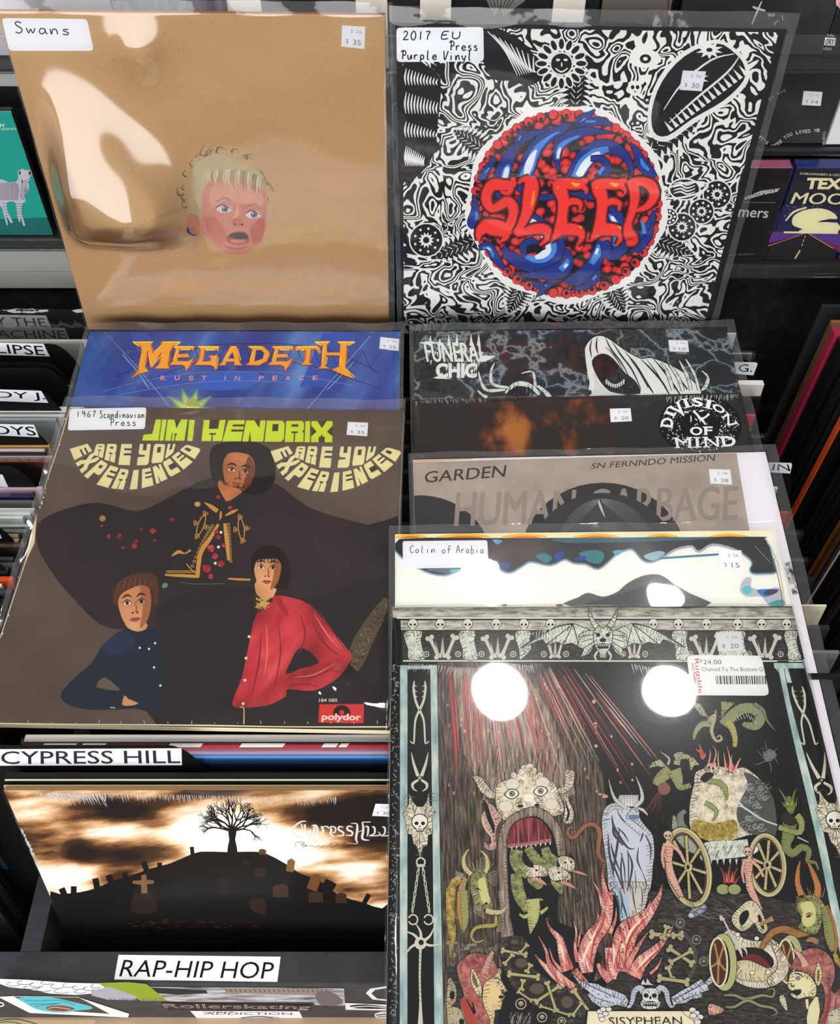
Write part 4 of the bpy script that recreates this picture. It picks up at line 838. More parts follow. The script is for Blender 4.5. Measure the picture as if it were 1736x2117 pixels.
# ================= blue cover
p = RECS['mega']
noisemat('blue_sky', [(.3, '#2b3a8a'), (.45, '#384f9e'), (.58, '#4a6cb4'), (.7, '#6c96cf')], 9, detail=4, rough=.4, sx=2.2, sy=.5, rz=.35)
p.whole('blue_sky')
p.poly('MG', '0,20 0,-10 120,-10 420,406 200,406', '#3758b4'); p.poly('MG', '1470,-10 1736,-10 1500,406 1290,406', '#3758b4'); p.poly('MG', '620,300 980,300 900,420 500,420', '#3e68c2', 2)
for s in ('-120,330 300,170 620,90 900,75 1200,80 1560,140 1900,300', '-60,400 200,330 500,225 800,205 1100,210 1400,250 1900,420'): p.line('MG', s, 5, '#222a62', 3)
for s in ('-200,440 100,360 500,300 880,290 1250,310 1700,400', '-100,470 150,425 520,372 900,360 1300,380'): p.line('MG', s, 3, '#7ea2dc', 3)
for i in range(15):
    x = -40 + i * 130; y = 150 - 70 * math.sin(math.pi * (i + .5) / 15); p.line('MG', [(x, y), (x + 50, y + 120)], 5, '#222a62'); p.line('MG', [(x + 50, y + 120), (x + 125, y - 4)], 4, '#222a62')
p.line('MG', '-60,160 60,300 140,420', 7, '#86b4e6'); p.line('MG', '1700,220 1600,330 1500,430', 6, '#86b4e6'); p.line('Z3', '430,90 560,230 700,400', 2.5, '#86b4e6'); p.line('Z3', '1530,110 1400,260 1270,412', 2.5, '#86b4e6')
for r_, c in ((1.25, '#6f9a86'), (1.0, '#b9cc6a'), (.66, '#e2e873'), (.35, '#f6f39a')):
    P = []
    for i in range(22): q = (85 if i % 2 else 45) * r_; P.append((785 + q * 1.15 * math.cos(i * .2856 - 1.57), 425 + q * math.sin(i * .2856 - 1.57)))
    p.poly('Z3', P, c)
p.poly('Z3', '770,400 775,375 800,368 815,385 830,400', '#a8b84a', 2)
p.part('title_lettering', label='golden spiked lettering')
E_ = '322,98 488,98 478,135 465,120 375,120 368,158 440,155 452,187 440,182 362,185 355,210 440,212 488,185 425,290 415,250 390,240 290,240 322,215 345,120'
GL = ['10,62 178,62 155,85 172,150 232,85 238,62 388,62 330,95 300,140 285,235 298,268 178,268 215,240 235,140 165,262 150,255 130,120 112,255 140,290 70,305 0,345 60,275 85,130 75,95', E_,
      '510,98 680,98 668,138 655,122 565,125 550,215 610,212 615,185 590,175 665,165 650,290 635,255 610,242 485,242 515,215 535,120', '760,98 810,98 835,225 855,242 790,242 795,215 730,215 725,242 670,242 700,220',
      '893,97 1010,97 1060,140 1060,170 1040,210 980,242 878,240 905,220 930,122', [(a[0] + 755, a[1]) for a in parse(E_)], '1262,98 1435,96 1440,160 1415,120 1375,122 1365,220 1390,240 1292,240 1325,218 1335,122 1290,125 1258,138',
      '1400,62 1528,60 1500,85 1498,145 1598,145 1600,85 1575,62 1720,62 1650,90 1640,260 1705,348 1620,315 1535,275 1590,255 1595,168 1495,168 1485,250 1525,268 1425,268 1455,250 1465,90']
for g in GL:
    G = parse(g); p.brush('MG', [(a[0], a[1], 9) for a in G + [G[0]]], '#3a2a50', n=1); p.poly('MG', G, '#f3ab34'); p.brush('MG', [(a[0], a[1], 5) for a in G + [G[0]]], '#d9692c', n=1)
    ys = [a[1] for a in G]; xs = [a[0] for a in G]; 
    for i in range(len(G)):
        a, b = G[i], G[(i + 1) % len(G)]
        if a[1] < 130 and b[1] < 130 and abs(a[0] - b[0]) > 40: p.line('MG', [(a[0] + (8 if b[0] > a[0] else -8), a[1] + 4), (b[0] - (8 if b[0] > a[0] else -8), b[1] + 4)], 8, '#ffe65a')
        if abs(a[1] - b[1]) > 60: p.line('MG', [(a[0] + 7, a[1] * .85 + b[1] * .15), (b[0] + 7, b[1] * .85 + a[1] * .15)], 6, '#ffd84c' if i % 2 else '#d8682c')
p.poly('MG', '778,140 792,192 742,192', '#2b3a8c'); p.poly('MG', '958,126 1000,126 1020,150 1008,192 945,214', '#2b3a8c')
p.part('subtitle_lettering')
for ch, x in zip('RUSTINPEACE', (248, 355, 462, 560, 722, 815, 998, 1102, 1202, 1305, 1410)):
    wd = 4 if ch == 'I' else 19; p.text('MG', ch, [(x - wd + 2, 322), (x + wd + 2, 322), (x + wd - 2, 357), (x - wd - 2, 357)], '#eba0aa', .02)
p.price([(786, 697), (825, 701), (824, 726), (784, 721)], '5 26', '25')
# ================= brown trio cover
p = RECS['trio']
noisemat('brown_wash', [(.3, '#54453f'), (.5, '#62534b'), (.7, '#706157')], 7, detail=3, rough=.45)
noisemat('dark_coat', [(.3, '#2c2629'), (.5, '#352b2e'), (.7, '#3f2f33')], 9, detail=3, rough=.45)
noisemat('red_shirt', [(.3, '#8c2830'), (.45, '#b8323c'), (.6, '#cf434a'), (.75, '#df6460')], 26, detail=3, rough=.45, sx=1.6, sy=.6, rz=.5)
noisemat('skin_warm', [(.3, '#9a5a38'), (.55, '#c07848'), (.75, '#d89460')], 22, detail=2, rough=.5)
noisemat('skin_pale', [(.3, '#c08058'), (.55, '#dba274'), (.75, '#ecbc90')], 22, detail=2, rough=.5)
p.whole('brown_wash')
p.poly('0', '80,1080 150,1048 210,1040 285,1057 350,1028 445,985 560,995 640,1050 760,1085 840,1100 812,1510 330,1510 300,1310 262,1303 205,1290 140,1225 105,1180 78,1130', 'dark_coat', 3)
p.poly('Z5', '650,560 690,380 1060,330 1300,380 1610,300 1600,900 650,900', '#2b2627', 3)
p.poly('Z5', '1440,600 1500,480 1590,370 1600,420 1540,560 1480,680', '#5c5140', 2)
with Fixed(p):
    for i in range(90): t = random.random(); p.ell('Z5', 1455 + t * 120 + random.uniform(-20, 25), 650 - t * 230 + random.uniform(-30, 30), 4, 3, random.choice(['#8a7c62', '#2b2627', '#6c604a']), n=6)
p.part('figure_print')
def face(z, cx, cy, rx, ry, skin, dark, hair, side=1, lip='#a8524a', rot=0):
    c, q = math.cos(rot), math.sin(rot); T = lambda x, y: (cx + (x * c - y * q) * rx, cy + (x * q + y * c) * ry)
    p.poly(z, [T(*a) for a in ((-.95, -.5), (-.6, -1), (.5, -1.02), (.95, -.5), (.95, .15), (.72, .7), (.25, 1.02), (-.15, 1.02), (-.65, .7), (-.92, .1))], skin, 4)
    p.poly(z, [T(a * side, b) for a, b in ((.55, -.95), (.98, -.4), (.95, .2), (.68, .75), (.25, 1.0), (.4, .5), (.5, 0), (.38, -.4))], dark, 3)
    for s in (-1, 1):
        e = [T(s * .42 - .24, -.1), T(s * .42, -.2), T(s * .42 + .24, -.08), T(s * .42, 0)]; p.poly(z, e, '#e8d8cc' if s != side else '#b89880', 3); x, y = T(s * .42, -.1); p.ell(z, x, y, rx * .1, ry * .085, '#2a1c18')
        p.brush(z, [(*T(s * .42 - .27, -.1), rx * .04), (*T(s * .42, -.22), rx * .07), (*T(s * .42 + .27, -.08), rx * .04)], '#4a2a20'); p.brush(z, [(*T(s * .42 - .3, -.3), rx * .04), (*T(s * .42, -.42), rx * .13), (*T(s * .42 + .3, -.32), rx * .04)], hair)
    p.brush(z, [(*T(.05 * side, -.1), rx * .06), (*T(.12 * side, .2), rx * .12), (*T(.02, .32), rx * .06)], dark); p.ell(z, *T(-.12, .34), rx * .07, ry * .04, '#5a2c22'); p.ell(z, *T(.15, .34), rx * .07, ry * .04, '#5a2c22')
    p.poly(z, [T(-.34, .6), T(-.1, .52), T(0, .55), T(.12, .52), T(.34, .6), T(.1, .72), T(-.1, .72)], lip, 3); p.brush(z, [(*T(-.34, .6), 1), (*T(0, .61), rx * .05), (*T(.34, .6), 1)], '#5a2420')
# centre back figure
HR = '#1e1718'
p.poly('HF', '590,170 690,95 900,70 1110,80 1280,170 1340,330 1330,520 1240,650 1080,690 900,640 700,560 610,500 580,330', HR, 4)
with Fixed(p):
    for i in range(60):
        a = random.uniform(0, 6.28); p.ell('HF', 955 + 345 * math.cos(a), 350 + 265 * math.sin(a), random.uniform(20, 46), random.uniform(18, 40), HR, n=9)
p.poly('HF', '690,520 780,560 950,640 900,700 790,765 740,720 680,600', 'skin_warm', 3)
face('HF', 910, 430, 190, 215, 'skin_warm', '#7c4428', '#2a1a16', 1, '#b86a5a', .12)
p.poly('HF', '700,330 740,230 860,180 1020,190 1120,290 1130,400 1180,300 1100,150 900,110 720,170 660,300', HR, 3)
with Fixed(p):
    for k in range(70):
        t = random.uniform(0, 6.28); p.ring('HF', 955 + 330 * math.cos(t), 350 + 250 * math.sin(t), random.uniform(14, 26), random.uniform(12, 22), 6, random.choice(['#2c2222', '#171112', '#352828']), 0, 260, 8)
GO = '#cf9a48'
for s in ('680,1030,30 580,1200,46 480,1350,50 450,1500,50 440,1640,44', '60,1618,20 250,1626,36 450,1636,36', '755,1020,40 775,1200,46 800,1450,34', '790,1660,16 900,1668,26 1050,1672,22', '520,780,12 600,830,46 670,880,50', '760,930,14 840,890,36 905,860,14', '705,880,16 708,930,28 695,985,8'): p.brush('HF', s, GO)
with Fixed(p):
    for i in range(12):
        t = i / 11; p.ring('HF', 610 - 230 * t, 1050 + 470 * t - 40 * math.sin(t * 3), 15, 15, 8, GO, n=8); p.ring('HF', 800 + 25 * t, 1030 + 430 * t, 13, 13, 7, GO, n=8); p.ring('HF', 90 + 28 * i, 1580, 13, 13, 7, GO, n=8)
for (cx, cy, a) in ((480, 1040, .35), (945, 1085, -.12)):
    p.ring('HF', cx, cy, 34, 125, 11, GO, rot=a)
    for (dx, dy) in ((0, -140), (0, 140), (-66, 0), (66, 0)):
        x = cx + dx * math.cos(a) - dy * math.sin(a); y = cy + dx * math.sin(a) + dy * math.cos(a)
        for k in range(3): p.ring('HF', x + 18 * math.cos(k * 2.1), y + 18 * math.sin(k * 2.1), 14, 14, 8, GO, n=8)
p.brush('HF', '140,1400,12 220,1350,40 290,1370,14 360,1330,26', GO); p.brush('HF', '310,1490,14 370,1560,12 420,1600,10', GO)
p.ell('HF', 438, 798, 38, 30, '#cf8a58'); p.ell('HF', 438, 798, 24, 18, '#e0a878')
with Fixed(p):
    for (x, y, r) in ((652, 1115, 26), (675, 1180, 30), (745, 1275, 26), (595, 1310, 44), (640, 1400, 36), (710, 1490, 40), (545, 1545, 50), (590, 1635, 32), (680, 715, 24), (815, 840, 26)):
        for k in range(5): p.ell('HF', x + r * .5 * math.cos(k * 1.257), y + r * .5 * math.sin(k * 1.257), r * .55, r * .5, random.choice(['#b8333f', '#cc4650', '#9a2a36']), n=9)
    for (x, y) in ((710, 1125), (681, 1295), (644, 1482)): p.ell('HF', x, y, 17, 17, '#f0ead8')
with Fixed(p):
    for (x, y, r) in ((450, 118, 9), (495, 120, 13), (555, 158, 12), (565, 138, 8), (632, 96, 13), (585, 90, 7), (510, 165, 8), (420, 75, 7), (710, 48, 10), (640, 135, 7)):
        for k in range(4): p.ell('Z5', x + r * .5 * math.cos(k * 1.57), y + r * .5 * math.sin(k * 1.57), r * .6, r * .5, random.choice(['#8a2c36', '#a83842', '#6a2a30']), n=8)
p.ell('Z5', 424, 44, 13, 12, '#c9984a'); p.ring('Z5', 424, 44, 8, 7, 2, '#6a4420')
p.brush('HF', '30,1760,20 60,1740,60 90,1720,20', '#6f9080'); p.line('HF', '240,1700 400,1722 760,1718', 7, '#6a6a64', 3)
# front left figure
p.poly('Z5', '520,500 430,560 380,640 290,720 250,780 300,822 400,836 560,830 672,830 672,530 610,495', '#232a35', 3); p.poly('Z5', '430,560 520,510 560,560 520,600 440,610', '#2a3350', 3); p.poly('Z5', '398,742 432,700 482,738 492,756', '#6a5b50', 2)
p.poly('Z5', '505,815 515,775 530,790 572,808 540,818', 'skin_pale', 2); p.poly('Z5', '520,470 600,470 606,500 570,512 530,498', 'skin_pale', 2)
p.poly('Z5', '465,380 475,330 520,285 580,268 640,275 660,340 640,420 600,440 500,430 470,400', '#4a2c22', 4)
face('Z5', 556, 400, 70, 100, 'skin_pale', '#a86c48', '#4a2a1c', 1, '#b86050', -.08)
p.poly('Z5', '470,400 474,335 520,288 590,272 650,290 655,380 640,400 628,345 590,320 540,335 500,360 484,400', '#5a3828', 3); 
for i in range(7): p.line('Z5', [(500 + i * 20, 290 + abs(i - 3) * 4), (482 + i * 24, 345 - i * 3)], 2.4, '#8a5c40')
for (x, y) in ((578, 579), (616, 584), (641, 560), (637, 660), (663, 735)): p.ell('Z5', x, y, 5, 5, '#e8e4dc')
p.line('Z5', '456,826 476,827', 4, '#d8c890')
# front right figure
p.poly('Z5', '1130,370 1060,440 1030,560 1000,700 965,790 975,826 1100,818 1180,780 1190,750 1300,756 1400,700 1455,620 1440,590 1350,480 1280,400 1190,368', 'red_shirt', 3)
p.poly('Z5', '1182,690 1200,640 1245,575 1320,640 1240,665', '#2b2627', 2)
for s in ('1240,440,3 1262,520,8 1240,600,3', '1290,470,3 1340,560,9 1400,610,3', '1200,690,3 1290,700,8 1380,660,3', '1080,520,2 1070,640,8 1040,780,3', '1150,480,2 1160,600,7 1130,760,3', '1190,740,3 1250,728,6 1310,738,3', '1320,430,2 1380,520,7 1430,590,2'): p.brush('Z5', s, '#8c2a32')
for s in ('1300,440,2 1350,520,8 1400,580,2', '1100,480,2 1105,600,7 1090,700,2', '1220,700,2 1300,690,7 1390,640,2'): p.brush('Z5', s, '#e27470')
p.poly('Z5', '1045,365 1070,350 1130,380 1070,430 1052,410', '#3a2c20', 2)
with Fixed(p):
    for i in range(30): p.line('Z5', [(1050 + random.uniform(0, 70), 370 + random.uniform(0, 46)), (1056 + random.uniform(0, 66), 376 + random.uniform(0, 46))], 2.5, '#d8b468')
p.poly('Z5', '1062,300 1140,310 1130,370 1075,372 1055,340', 'skin_pale', 2); p.poly('Z5', '1130,365 1160,370 1195,450 1165,425 1140,385', '#a82c36', 2)
p.poly('Z5', '1045,250 1048,205 1080,185 1130,182 1180,200 1200,260 1190,330 1160,340 1060,300', '#2a1c18', 4)
face('Z5', 1104, 255, 58, 84, 'skin_pale', '#a8683e', '#3a2218', 1, '#b86050', .03)
p.poly('Z5', '1040,262 1040,200 1070,165 1110,155 1150,165 1182,200 1182,290 1168,250 1150,214 1120,212 1085,214 1060,222 1048,262', '#241814', 3)
for k in range(9): p.brush('Z5', [(1052 + k * 14, 180 + abs(k - 4) * 3, 9), (1050 + k * 14.5, 224 + (k % 3) * 5, 2)], '#241814')
for (x, y) in ((1017, 622), (1012, 713), (1005, 810), (1030, 533)): p.ell('Z5', x, y, 6, 6, '#f0e4d0')
p.brush('Z5', '992,826,4 1008,830,5 1008,895,6', '#c8b070')
# title
BGC = '#4d403c'; YG = '#cfe03c'
GLY = {'I': ([], []), 'J': ([(0, .72), (.55, .68), (.6, 0), (1, 0), (1, 1), (0, 1)], []),
 'M': (None, [[(.33, 0), (.5, .42), (.67, 0)], [(.30, .62), (.30, 1), (.345, 1), (.345, .62)], [(.44, .66), (.56, .66), (.56, .74), (.52, .74), (.52, 1), (.47, 1), (.47, .74), (.44, .74)]]),
 'H': (None, [[(.28, 0), (.72, 0), (.72, .42), (.28, .42)], [(.34, .62), (.66, .62), (.66, .7), (.53, .7), (.53, 1), (.47, 1), (.47, .7), (.34, .7)]]),
 'E': (None, [[(.34, .2), (1, .2), (1, .3), (.34, .3)], [(.34, .44), (1, .44), (1, .54), (.34, .54)]]), 'N': (None, [[(.42, 0), (.72, .36), (.72, 0)], [(.3, .5), (.42, 1), (.3, 1)]]),
 'D': ([(0, 0), (.85, 0), (1, .14), (1, .86), (.85, 1), (0, 1)], [[(.34, .16), (.66, .16), (.66, .5), (.34, .5)]]), 'R': ([(0, 0), (.88, 0), (1, .1), (1, .42), (.9, .5), (1, .58), (1, 1), (0, 1)], [[(.32, .16), (.68, .16), (.68, .28), (.32, .28)], [(.32, .5), (.68, .5), (.68, .58), (.54, .58), (.54, 1), (.47, 1), (.47, .58), (.32, .58)]]),
 'X': (None, [[(.28, 0), (.5, .34), (.72, 0)], [(.36, 1), (.36, .74), (.45, .74), (.5, .6), (.55, .74), (.64, .74), (.64, 1)], [(0, .22), (.26, .5), (0, .72)], [(1, .22), (.74, .5), (1, .72)]]),
 'A': ([(.12, 0), (.88, 0), (1, .12), (1, 1), (0, 1), (0, .12)], [[(.3, .16), (.7, .16), (.7, .24), (.3, .24)], [(.3, .46), (.7, .46), (.7, .54), (.54, .54), (.54, 1), (.47, 1), (.47, .54), (.3, .54)]]),
 'Y': ([(0, 0), (1, 0), (1, .9), (.85, 1), (0, 1), (0, .62), (.6, .6), (.6, .52), (.1, .5), (0, .4)], [[(.34, 0), (.66, 0), (.66, .3), (.34, .3)]]), 'O': ([(.1, 0), (.9, 0), (1, .1), (1, .9), (.9, 1), (.1, 1), (0, .9), (0, .1)], [[(.34, .16), (.66, .16), (.66, .46), (.34, .46)]]),
 'U': ([(0, 0), (1, 0), (1, .9), (.9, 1), (.1, 1), (0, .9)], [[(.36, 0), (.66, 0), (.66, .48), (.36, .48)]]), 'P': ([(0, 0), (.88, 0), (1, .12), (1, .5), (.88, .62), (.4, .62), (.4, 1), (0, 1)], [[(.34, .18), (.66, .18), (.66, .34), (.34, .34)]]),
 'C': ([(.12, 0), (1, 0), (1, 1), (.12, 1), (0, .88), (0, .12)], [[(.36, .34), (1, .34), (1, .66), (.36, .66)]])}
def glyph(ch, quad, col, bg):
    A, B, Cc, D = quad; out, slits = GLY[ch]; out = out or [(0, 0), (1, 0), (1, 1), (0, 1)]
    f = lambda x, y: (A[0] * (1 - x) * (1 - y) + B[0] * x * (1 - y) + Cc[0] * x * y + D[0] * (1 - x) * y, A[1] * (1 - x) * (1 - y) + B[1] * x * (1 - y) + Cc[1] * x * y + D[1] * (1 - x) * y)
    p.poly('HX', [f(*q) for q in out], col)
    for s in slits: p.poly('HX', [f(*q) for q in s], bg)
p.part('title_lettering', label='yellow-green block lettering')
for ch, a, b, c, d in (('J', 428, 497, 483, 400), ('I', 502, 525, 508, 488), ('M', 531, 630, 614, 516), ('I', 639, 667, 655, 628), ('H', 712, 823, 803, 700), ('E', 836, 920, 900, 806), ('N', 926, 1025, 1012, 906), ('D', 1031, 1122, 1116, 1019), ('R', 1129, 1219, 1215, 1121), ('I', 1226, 1249, 1248, 1221), ('X', 1256, 1363, 1361, 1254)):
    k = (a - 400) / 960 * 10; glyph(ch, [(a, 42 + k), (b, 42 + k), (c, 149 + k), (d, 149 + k)], YG, BGC)
CR = '#ece0aa'
inn = [(122, 160), (165, 222), (235, 272), (340, 298), (450, 284), (540, 238), (628, 166)]; outr = [(32, 184), (84, 300), (150, 362), (235, 390), (340, 397), (450, 378), (560, 325), (645, 270), (704, 186)]
def resample(P, n):
    P = catmull(P, False, 12); L = [0]
    for a, b in zip(P, P[1:]): L.append(L[-1] + math.hypot(b[0] - a[0], b[1] - a[1]))
    out = []
    for i in range(n + 1):
        s = L[-1] * i / n; j = min(len(L) - 2, max(j for j in range(len(L) - 1) if L[j] <= s)); t = (s - L[j]) / (L[j + 1] - L[j]); out.append((P[j][0] + (P[j + 1][0] - P[j][0]) * t, P[j][1] + (P[j + 1][1] - P[j][1]) * t))
    return out
for (ox, oy) in ((0, 0), (1014, 13)):
    p.part('subtitle_lettering', label='cream curved block lettering')
    a = resample(inn, 110); b = resample(outr, 110)
    for i, ch in enumerate('EXPERIENCED'):
        s0, s1 = i * 10 + 1, i * 10 + 9
        if ch == 'I': s0 += 2; s1 -= 1
        q = [(x + ox, y + oy) for x, y in (a[s0], a[s1], b[s1], b[s0])]; glyph(ch, q, CR, BGC)
    for ch, x0, x1, yb0, yb1 in (('A', 166, 214, 222, 238), ('R', 222, 274, 246, 262), ('E', 292, 350, 272, 274), ('Y', 385, 444, 274, 273), ('O', 458, 518, 266, 258), ('U', 527, 570, 244, 212)):
        sl = 12; glyph(ch, [(x0 + ox + 4, 166 + oy), (x1 + ox, 167 + oy), (x1 + ox - sl, yb1 + oy), (x0 + ox - sl, yb0 + oy)], CR, BGC)
p.part('record_company_emblem', label='red rectangle with a half disc and white lettering'); p.poly('Z5', '1320,812 1505,812 1502,891 1316,888', '#d43a36'); p.ell('Z5', 1413, 848, 36, 32, '#2a1416'); p.ell('Z5', 1413, 846, 10, 9, '#d43a36'); p.poly('Z5', '1360,856 1466,857 1466,884 1360,883', '#d43a36')
p.text('Z5', 'polydor', '1332,850 1494,852 1492,888 1328,886', '#f3d9d4', .03); p.text('Z5', '184 085', '1319,789 1395,789 1394,803 1318,803', '#e6d8c0', .012)
p.part('worn_edge', label='cream scuffed paper along the edges')
for s in ('145,843,2 120,925,2 98,990,2 88,1020,2 76,1052,4 70,1085,9 66,1120,11 60,1140,6 50,1170,2 20,1260,2 0,1320,2', '145,843,3 160,842,5 175,842,2', '836,850,2 834,1000,2 828,1130,3 822,1260,2 812,1400,3 804,1502,3', '-40,1496,3 200,1498,2 420,1500,3 600,1503,2 802,1503,3'): p.brush('0', s, '#e4d8b0')
with Fixed(p):
    for i in range(26): t = random.random(); p.ell('0', 140 - 150 * t + random.uniform(0, 5), 850 + 500 * t, random.uniform(.8, 2.5), random.uniform(1, 4), '#e4d8b0', n=6)
    for i in range(16): p.line('0', [(60 + i * 48, 1497), (60 + i * 48 + random.uniform(-3, 3), 1497 - random.uniform(2, 8))], 1.3, '#cfc0a0')
p.note([(145, 846), (303, 843), (300, 888), (140, 891)], 6, [('1967', [(157, 851), (201, 851), (201, 863), (157, 863)]), ('Scandinavian', [(206, 850), (300, 851), (300, 865), (206, 865)]), ('Press', [(226, 866), (284, 867), (284, 881), (226, 881)])], 1.7)
p.price([(719, 873), (761, 875), (759, 903), (716, 900)], '5 26', '35')
# ================= cracked grey cover
p = RECS['funeral']
noisemat('cracked', [(0, '#8a9296'), (.03, '#5b6368'), (.06, '#2b2f33'), (.4, '#1f2226')], 17, kind='edge', dist=.045, rough=.4)
p.whole('cracked')
p.part('figure_print')
outl(p, 'FC', '945,150 950,95 995,45 1050,40 1110,75 1180,125 1260,165 1320,162 1420,200 1500,245 1570,310 1600,360 1540,380 1250,385 1000,385 960,385 990,340 960,250', '#e2e4e2', '#101014', 5)
for s in ('985,60,3 975,110,9 985,160,3', '1015,45,3 1010,100,10 1020,140,3', '1060,45,3 1090,110,8 1150,190,8 1200,280,3', '1100,75,3 1150,150,9 1210,230,9 1260,340,4', '1170,130,3 1230,200,10 1290,300,12 1330,360,6', '1260,170,3 1320,230,10 1380,300,10 1420,370,6', '1330,168,3 1390,240,10 1440,310,10 1480,370,6', '1410,200,3 1460,260,8 1520,340,8', '1060,100,2 1110,150,6 1160,230,3', '1200,170,2 1250,240,6 1300,330,4', '1290,170,2 1350,250,6 1400,340,3'): p.brush('FC', s, '#15161a')
p.poly('FC', '985,180 1035,140 1090,155 1140,210 1175,250 1230,295 1255,365 1130,370 1060,330 1010,260', '#17181c', 3)
p.poly('FC', '1000,240 1020,300 1080,350 1180,375 1000,375 985,300', '#d2d4d2', 3)
for i in range(9): p.poly('FC', [(1062 + i * 12, 286 + 26 * math.sin(i / 8 * 3.14)), (1072 + i * 12, 284 + 26 * math.sin(i / 8 * 3.14)), (1070 + i * 12, 312 + 20 * math.sin(i / 8 * 3.14)), (1064 + i * 12, 312 + 20 * math.sin(i / 8 * 3.14))], '#e2e4e2')
p.brush('FC', '960,240,10 975,260,26 985,300,26 980,345,30', '#e2e4e2')
BN = ['1370,190,6 1400,230,14 1420,280,18 1440,345,16', '1420,200,6 1460,260,16 1480,300,18 1495,350,14', '1475,180,5 1505,235,16 1525,280,16 1540,345,14', '1510,170,5 1540,220,14 1565,270,14 1585,345,14', '1600,235,5 1635,270,14 1625,320,22 1600,345,10', '350,240,6 365,300,16 400,345,18 500,340,14', '440,190,4 420,240,16 430,310,18 520,330,14', '590,250,5 650,240,12 665,290,16 670,345,14', '345,345,5 370,370,16 400,385,16', '680,320,14 720,350,22 750,385,26', '500,360,10 560,310,26 640,320,26 690,370,16']
for s in BN: ob(p, 'FC', s, '#dcdedb', '#101014', 6)
for i in range(7): p.brush('FC', [(530 + i * 20, 320, 3), (520 + i * 22, 350, 7), (510 + i * 24, 380, 3)], '#15161a')
for s in BN:
    for a in parse(s)[1:-1]: p.ring('FC', a[0], a[1], a[2] * .55, a[2] * .5, 2.5, '#2a2b2e', n=8)
p.part('title_lettering')
CW = '#e6e7e3'; p.text('FC', 'FUNERAL', '42,74 382,78 392,186 62,186', CW, .035); p.text('FC', 'CHIC', '108,192 345,192 340,276 112,276', CW, .045)
with Fixed(p):
    for (x, h) in ((80, 36), (132, 50), (183, 28), (228, 24), (308, 26), (350, 22)): p.poly('FC', [(x - 10, 95), (x, h), (x + 12, 95)], CW)
    for i in range(22): x = random.uniform(60, 380); y = random.uniform(90, 180); p.poly('FC', [(x - 5, y), (x + random.uniform(-5, 5), y + random.uniform(22, 44)), (x + 5, y)], CW)
    for i in range(14): x = random.uniform(115, 340); y = random.uniform(215, 262); p.poly('FC', [(x - 5, y), (x + random.uniform(-5, 5), y + random.uniform(18, 32)), (x + 5, y)], CW)
    p.poly('FC', '14,80 60,70 150,78 60,88', CW); p.poly('FC', '360,150 452,152 400,178 370,180', CW); p.poly('FC', '95,276 130,262 200,282 120,280', CW)
p.price([(1381, 703), (1421, 704), (1424, 728), (1384, 727)], '5 26', '10')
# ================= near-black shrink-wrapped album
p = RECS['division']
noisemat('rust', [(.40, '#2a2220'), (.5, '#3c2a20'), (.58, '#5c3a24'), (.68, '#7d4a26'), (.8, '#9a5a2c')], 22, detail=7, rough=.4, sx=1.8, sy=.8)
noisemat('rust_red', [(.44, '#2b2828'), (.53, '#3a2422'), (.62, '#5c2c24'), (.75, '#84382a')], 26, detail=7, rough=.4)
glow_mat('rust_cloud', p, 'Z4', [(.36, '#2b2827'), (.46, '#33261f'), (.55, '#5a3522'), (.64, '#824a28'), (.76, '#a8682f')], [(500, 520, 650, 700, .24), (480, 430, 620, 640, .12), (700, 400, 860, 480, .10), (200, 450, 420, 700, -.4), (1100, 450, 1350, 800, -.6), (950, 450, 1100, 700, -.4), (1300, 450, 1500, 800, -.6)], 30, 1.3, .9, amp=1.2, base=.42)
p.poly('Z4', '99,345 860,330 870,700 100,700', 'rust_cloud')
p.part('round_sticker', label='round black sticker with white lettering and speckles'); EL = lambda k: (845, 620, 678 * k, 492 * k)
p.ell('DM', 845, 622, 680, 492, '#0d0e0f', .06, 36)
with Fixed(p):
    for i in range(420):
        a = random.uniform(0, 6.28); r = random.uniform(.5, .95); x, y = 845 + 660 * r * math.cos(a), 620 + 475 * r * math.sin(a)
        if 640 < x < 1080 and 480 < y < 800: continue
        s = random.uniform(3, 11) * (1.1 if math.sin(a) > 0 else .8); p.ell('DM', x, y, s, s * .85, '#e8e9ea', n=7)
p.part('sticker_lettering', parent='round_sticker')
def serif(z, ch, quad):
    p.text(z, ch, quad, '#f0f1f2', .03); A, B, Cc, D = quad
    f = lambda x, y: (A[0] * (1 - x) * (1 - y) + B[0] * x * (1 - y) + Cc[0] * x * y + D[0] * (1 - x) * y, A[1] * (1 - x) * (1 - y) + B[1] * x * (1 - y) + Cc[1] * x * y + D[1] * (1 - x) * y)
    bars = {'I': [(-.7, 1.7, 0), (-.7, 1.7, 1)], 'D': [(-.14, .25, 0), (-.14, .25, 1)], 'V': [(-.14, .3, 0), (.7, 1.14, 0)], 'N': [(-.14, .25, 0), (.75, 1.14, 0), (-.14, .3, 1)], 'M': [(-.1, .2, 0), (.8, 1.1, 0), (-.12, .22, 1), (.78, 1.12, 1)], 'F': [(-.15, .3, 0), (-.15, .45, 1)]}.get(ch, [])
    for (a, b, y) in bars: y0, y1 = (0, .1) if y == 0 else (.9, 1); p.poly(z, [f(a, y0), f(b, y0), f(b, y1), f(a, y1)], '#f0f1f2')
for ch, q in (('D', '195,640 215,500 415,510 395,668'), ('I', '262,425 285,385 445,450 420,490'), ('V', '315,335 490,225 590,430 555,465'), ('I', '560,195 610,190 680,330 620,345'), ('S', '700,175 880,175 895,325 710,320'), ('I', '960,205 1030,220 995,360 930,345'), ('O', '1060,250 1260,350 1230,450 1035,370'), ('N', '1290,420 1460,600 1300,640 1200,500')):
    serif('DM', ch, parse(q))
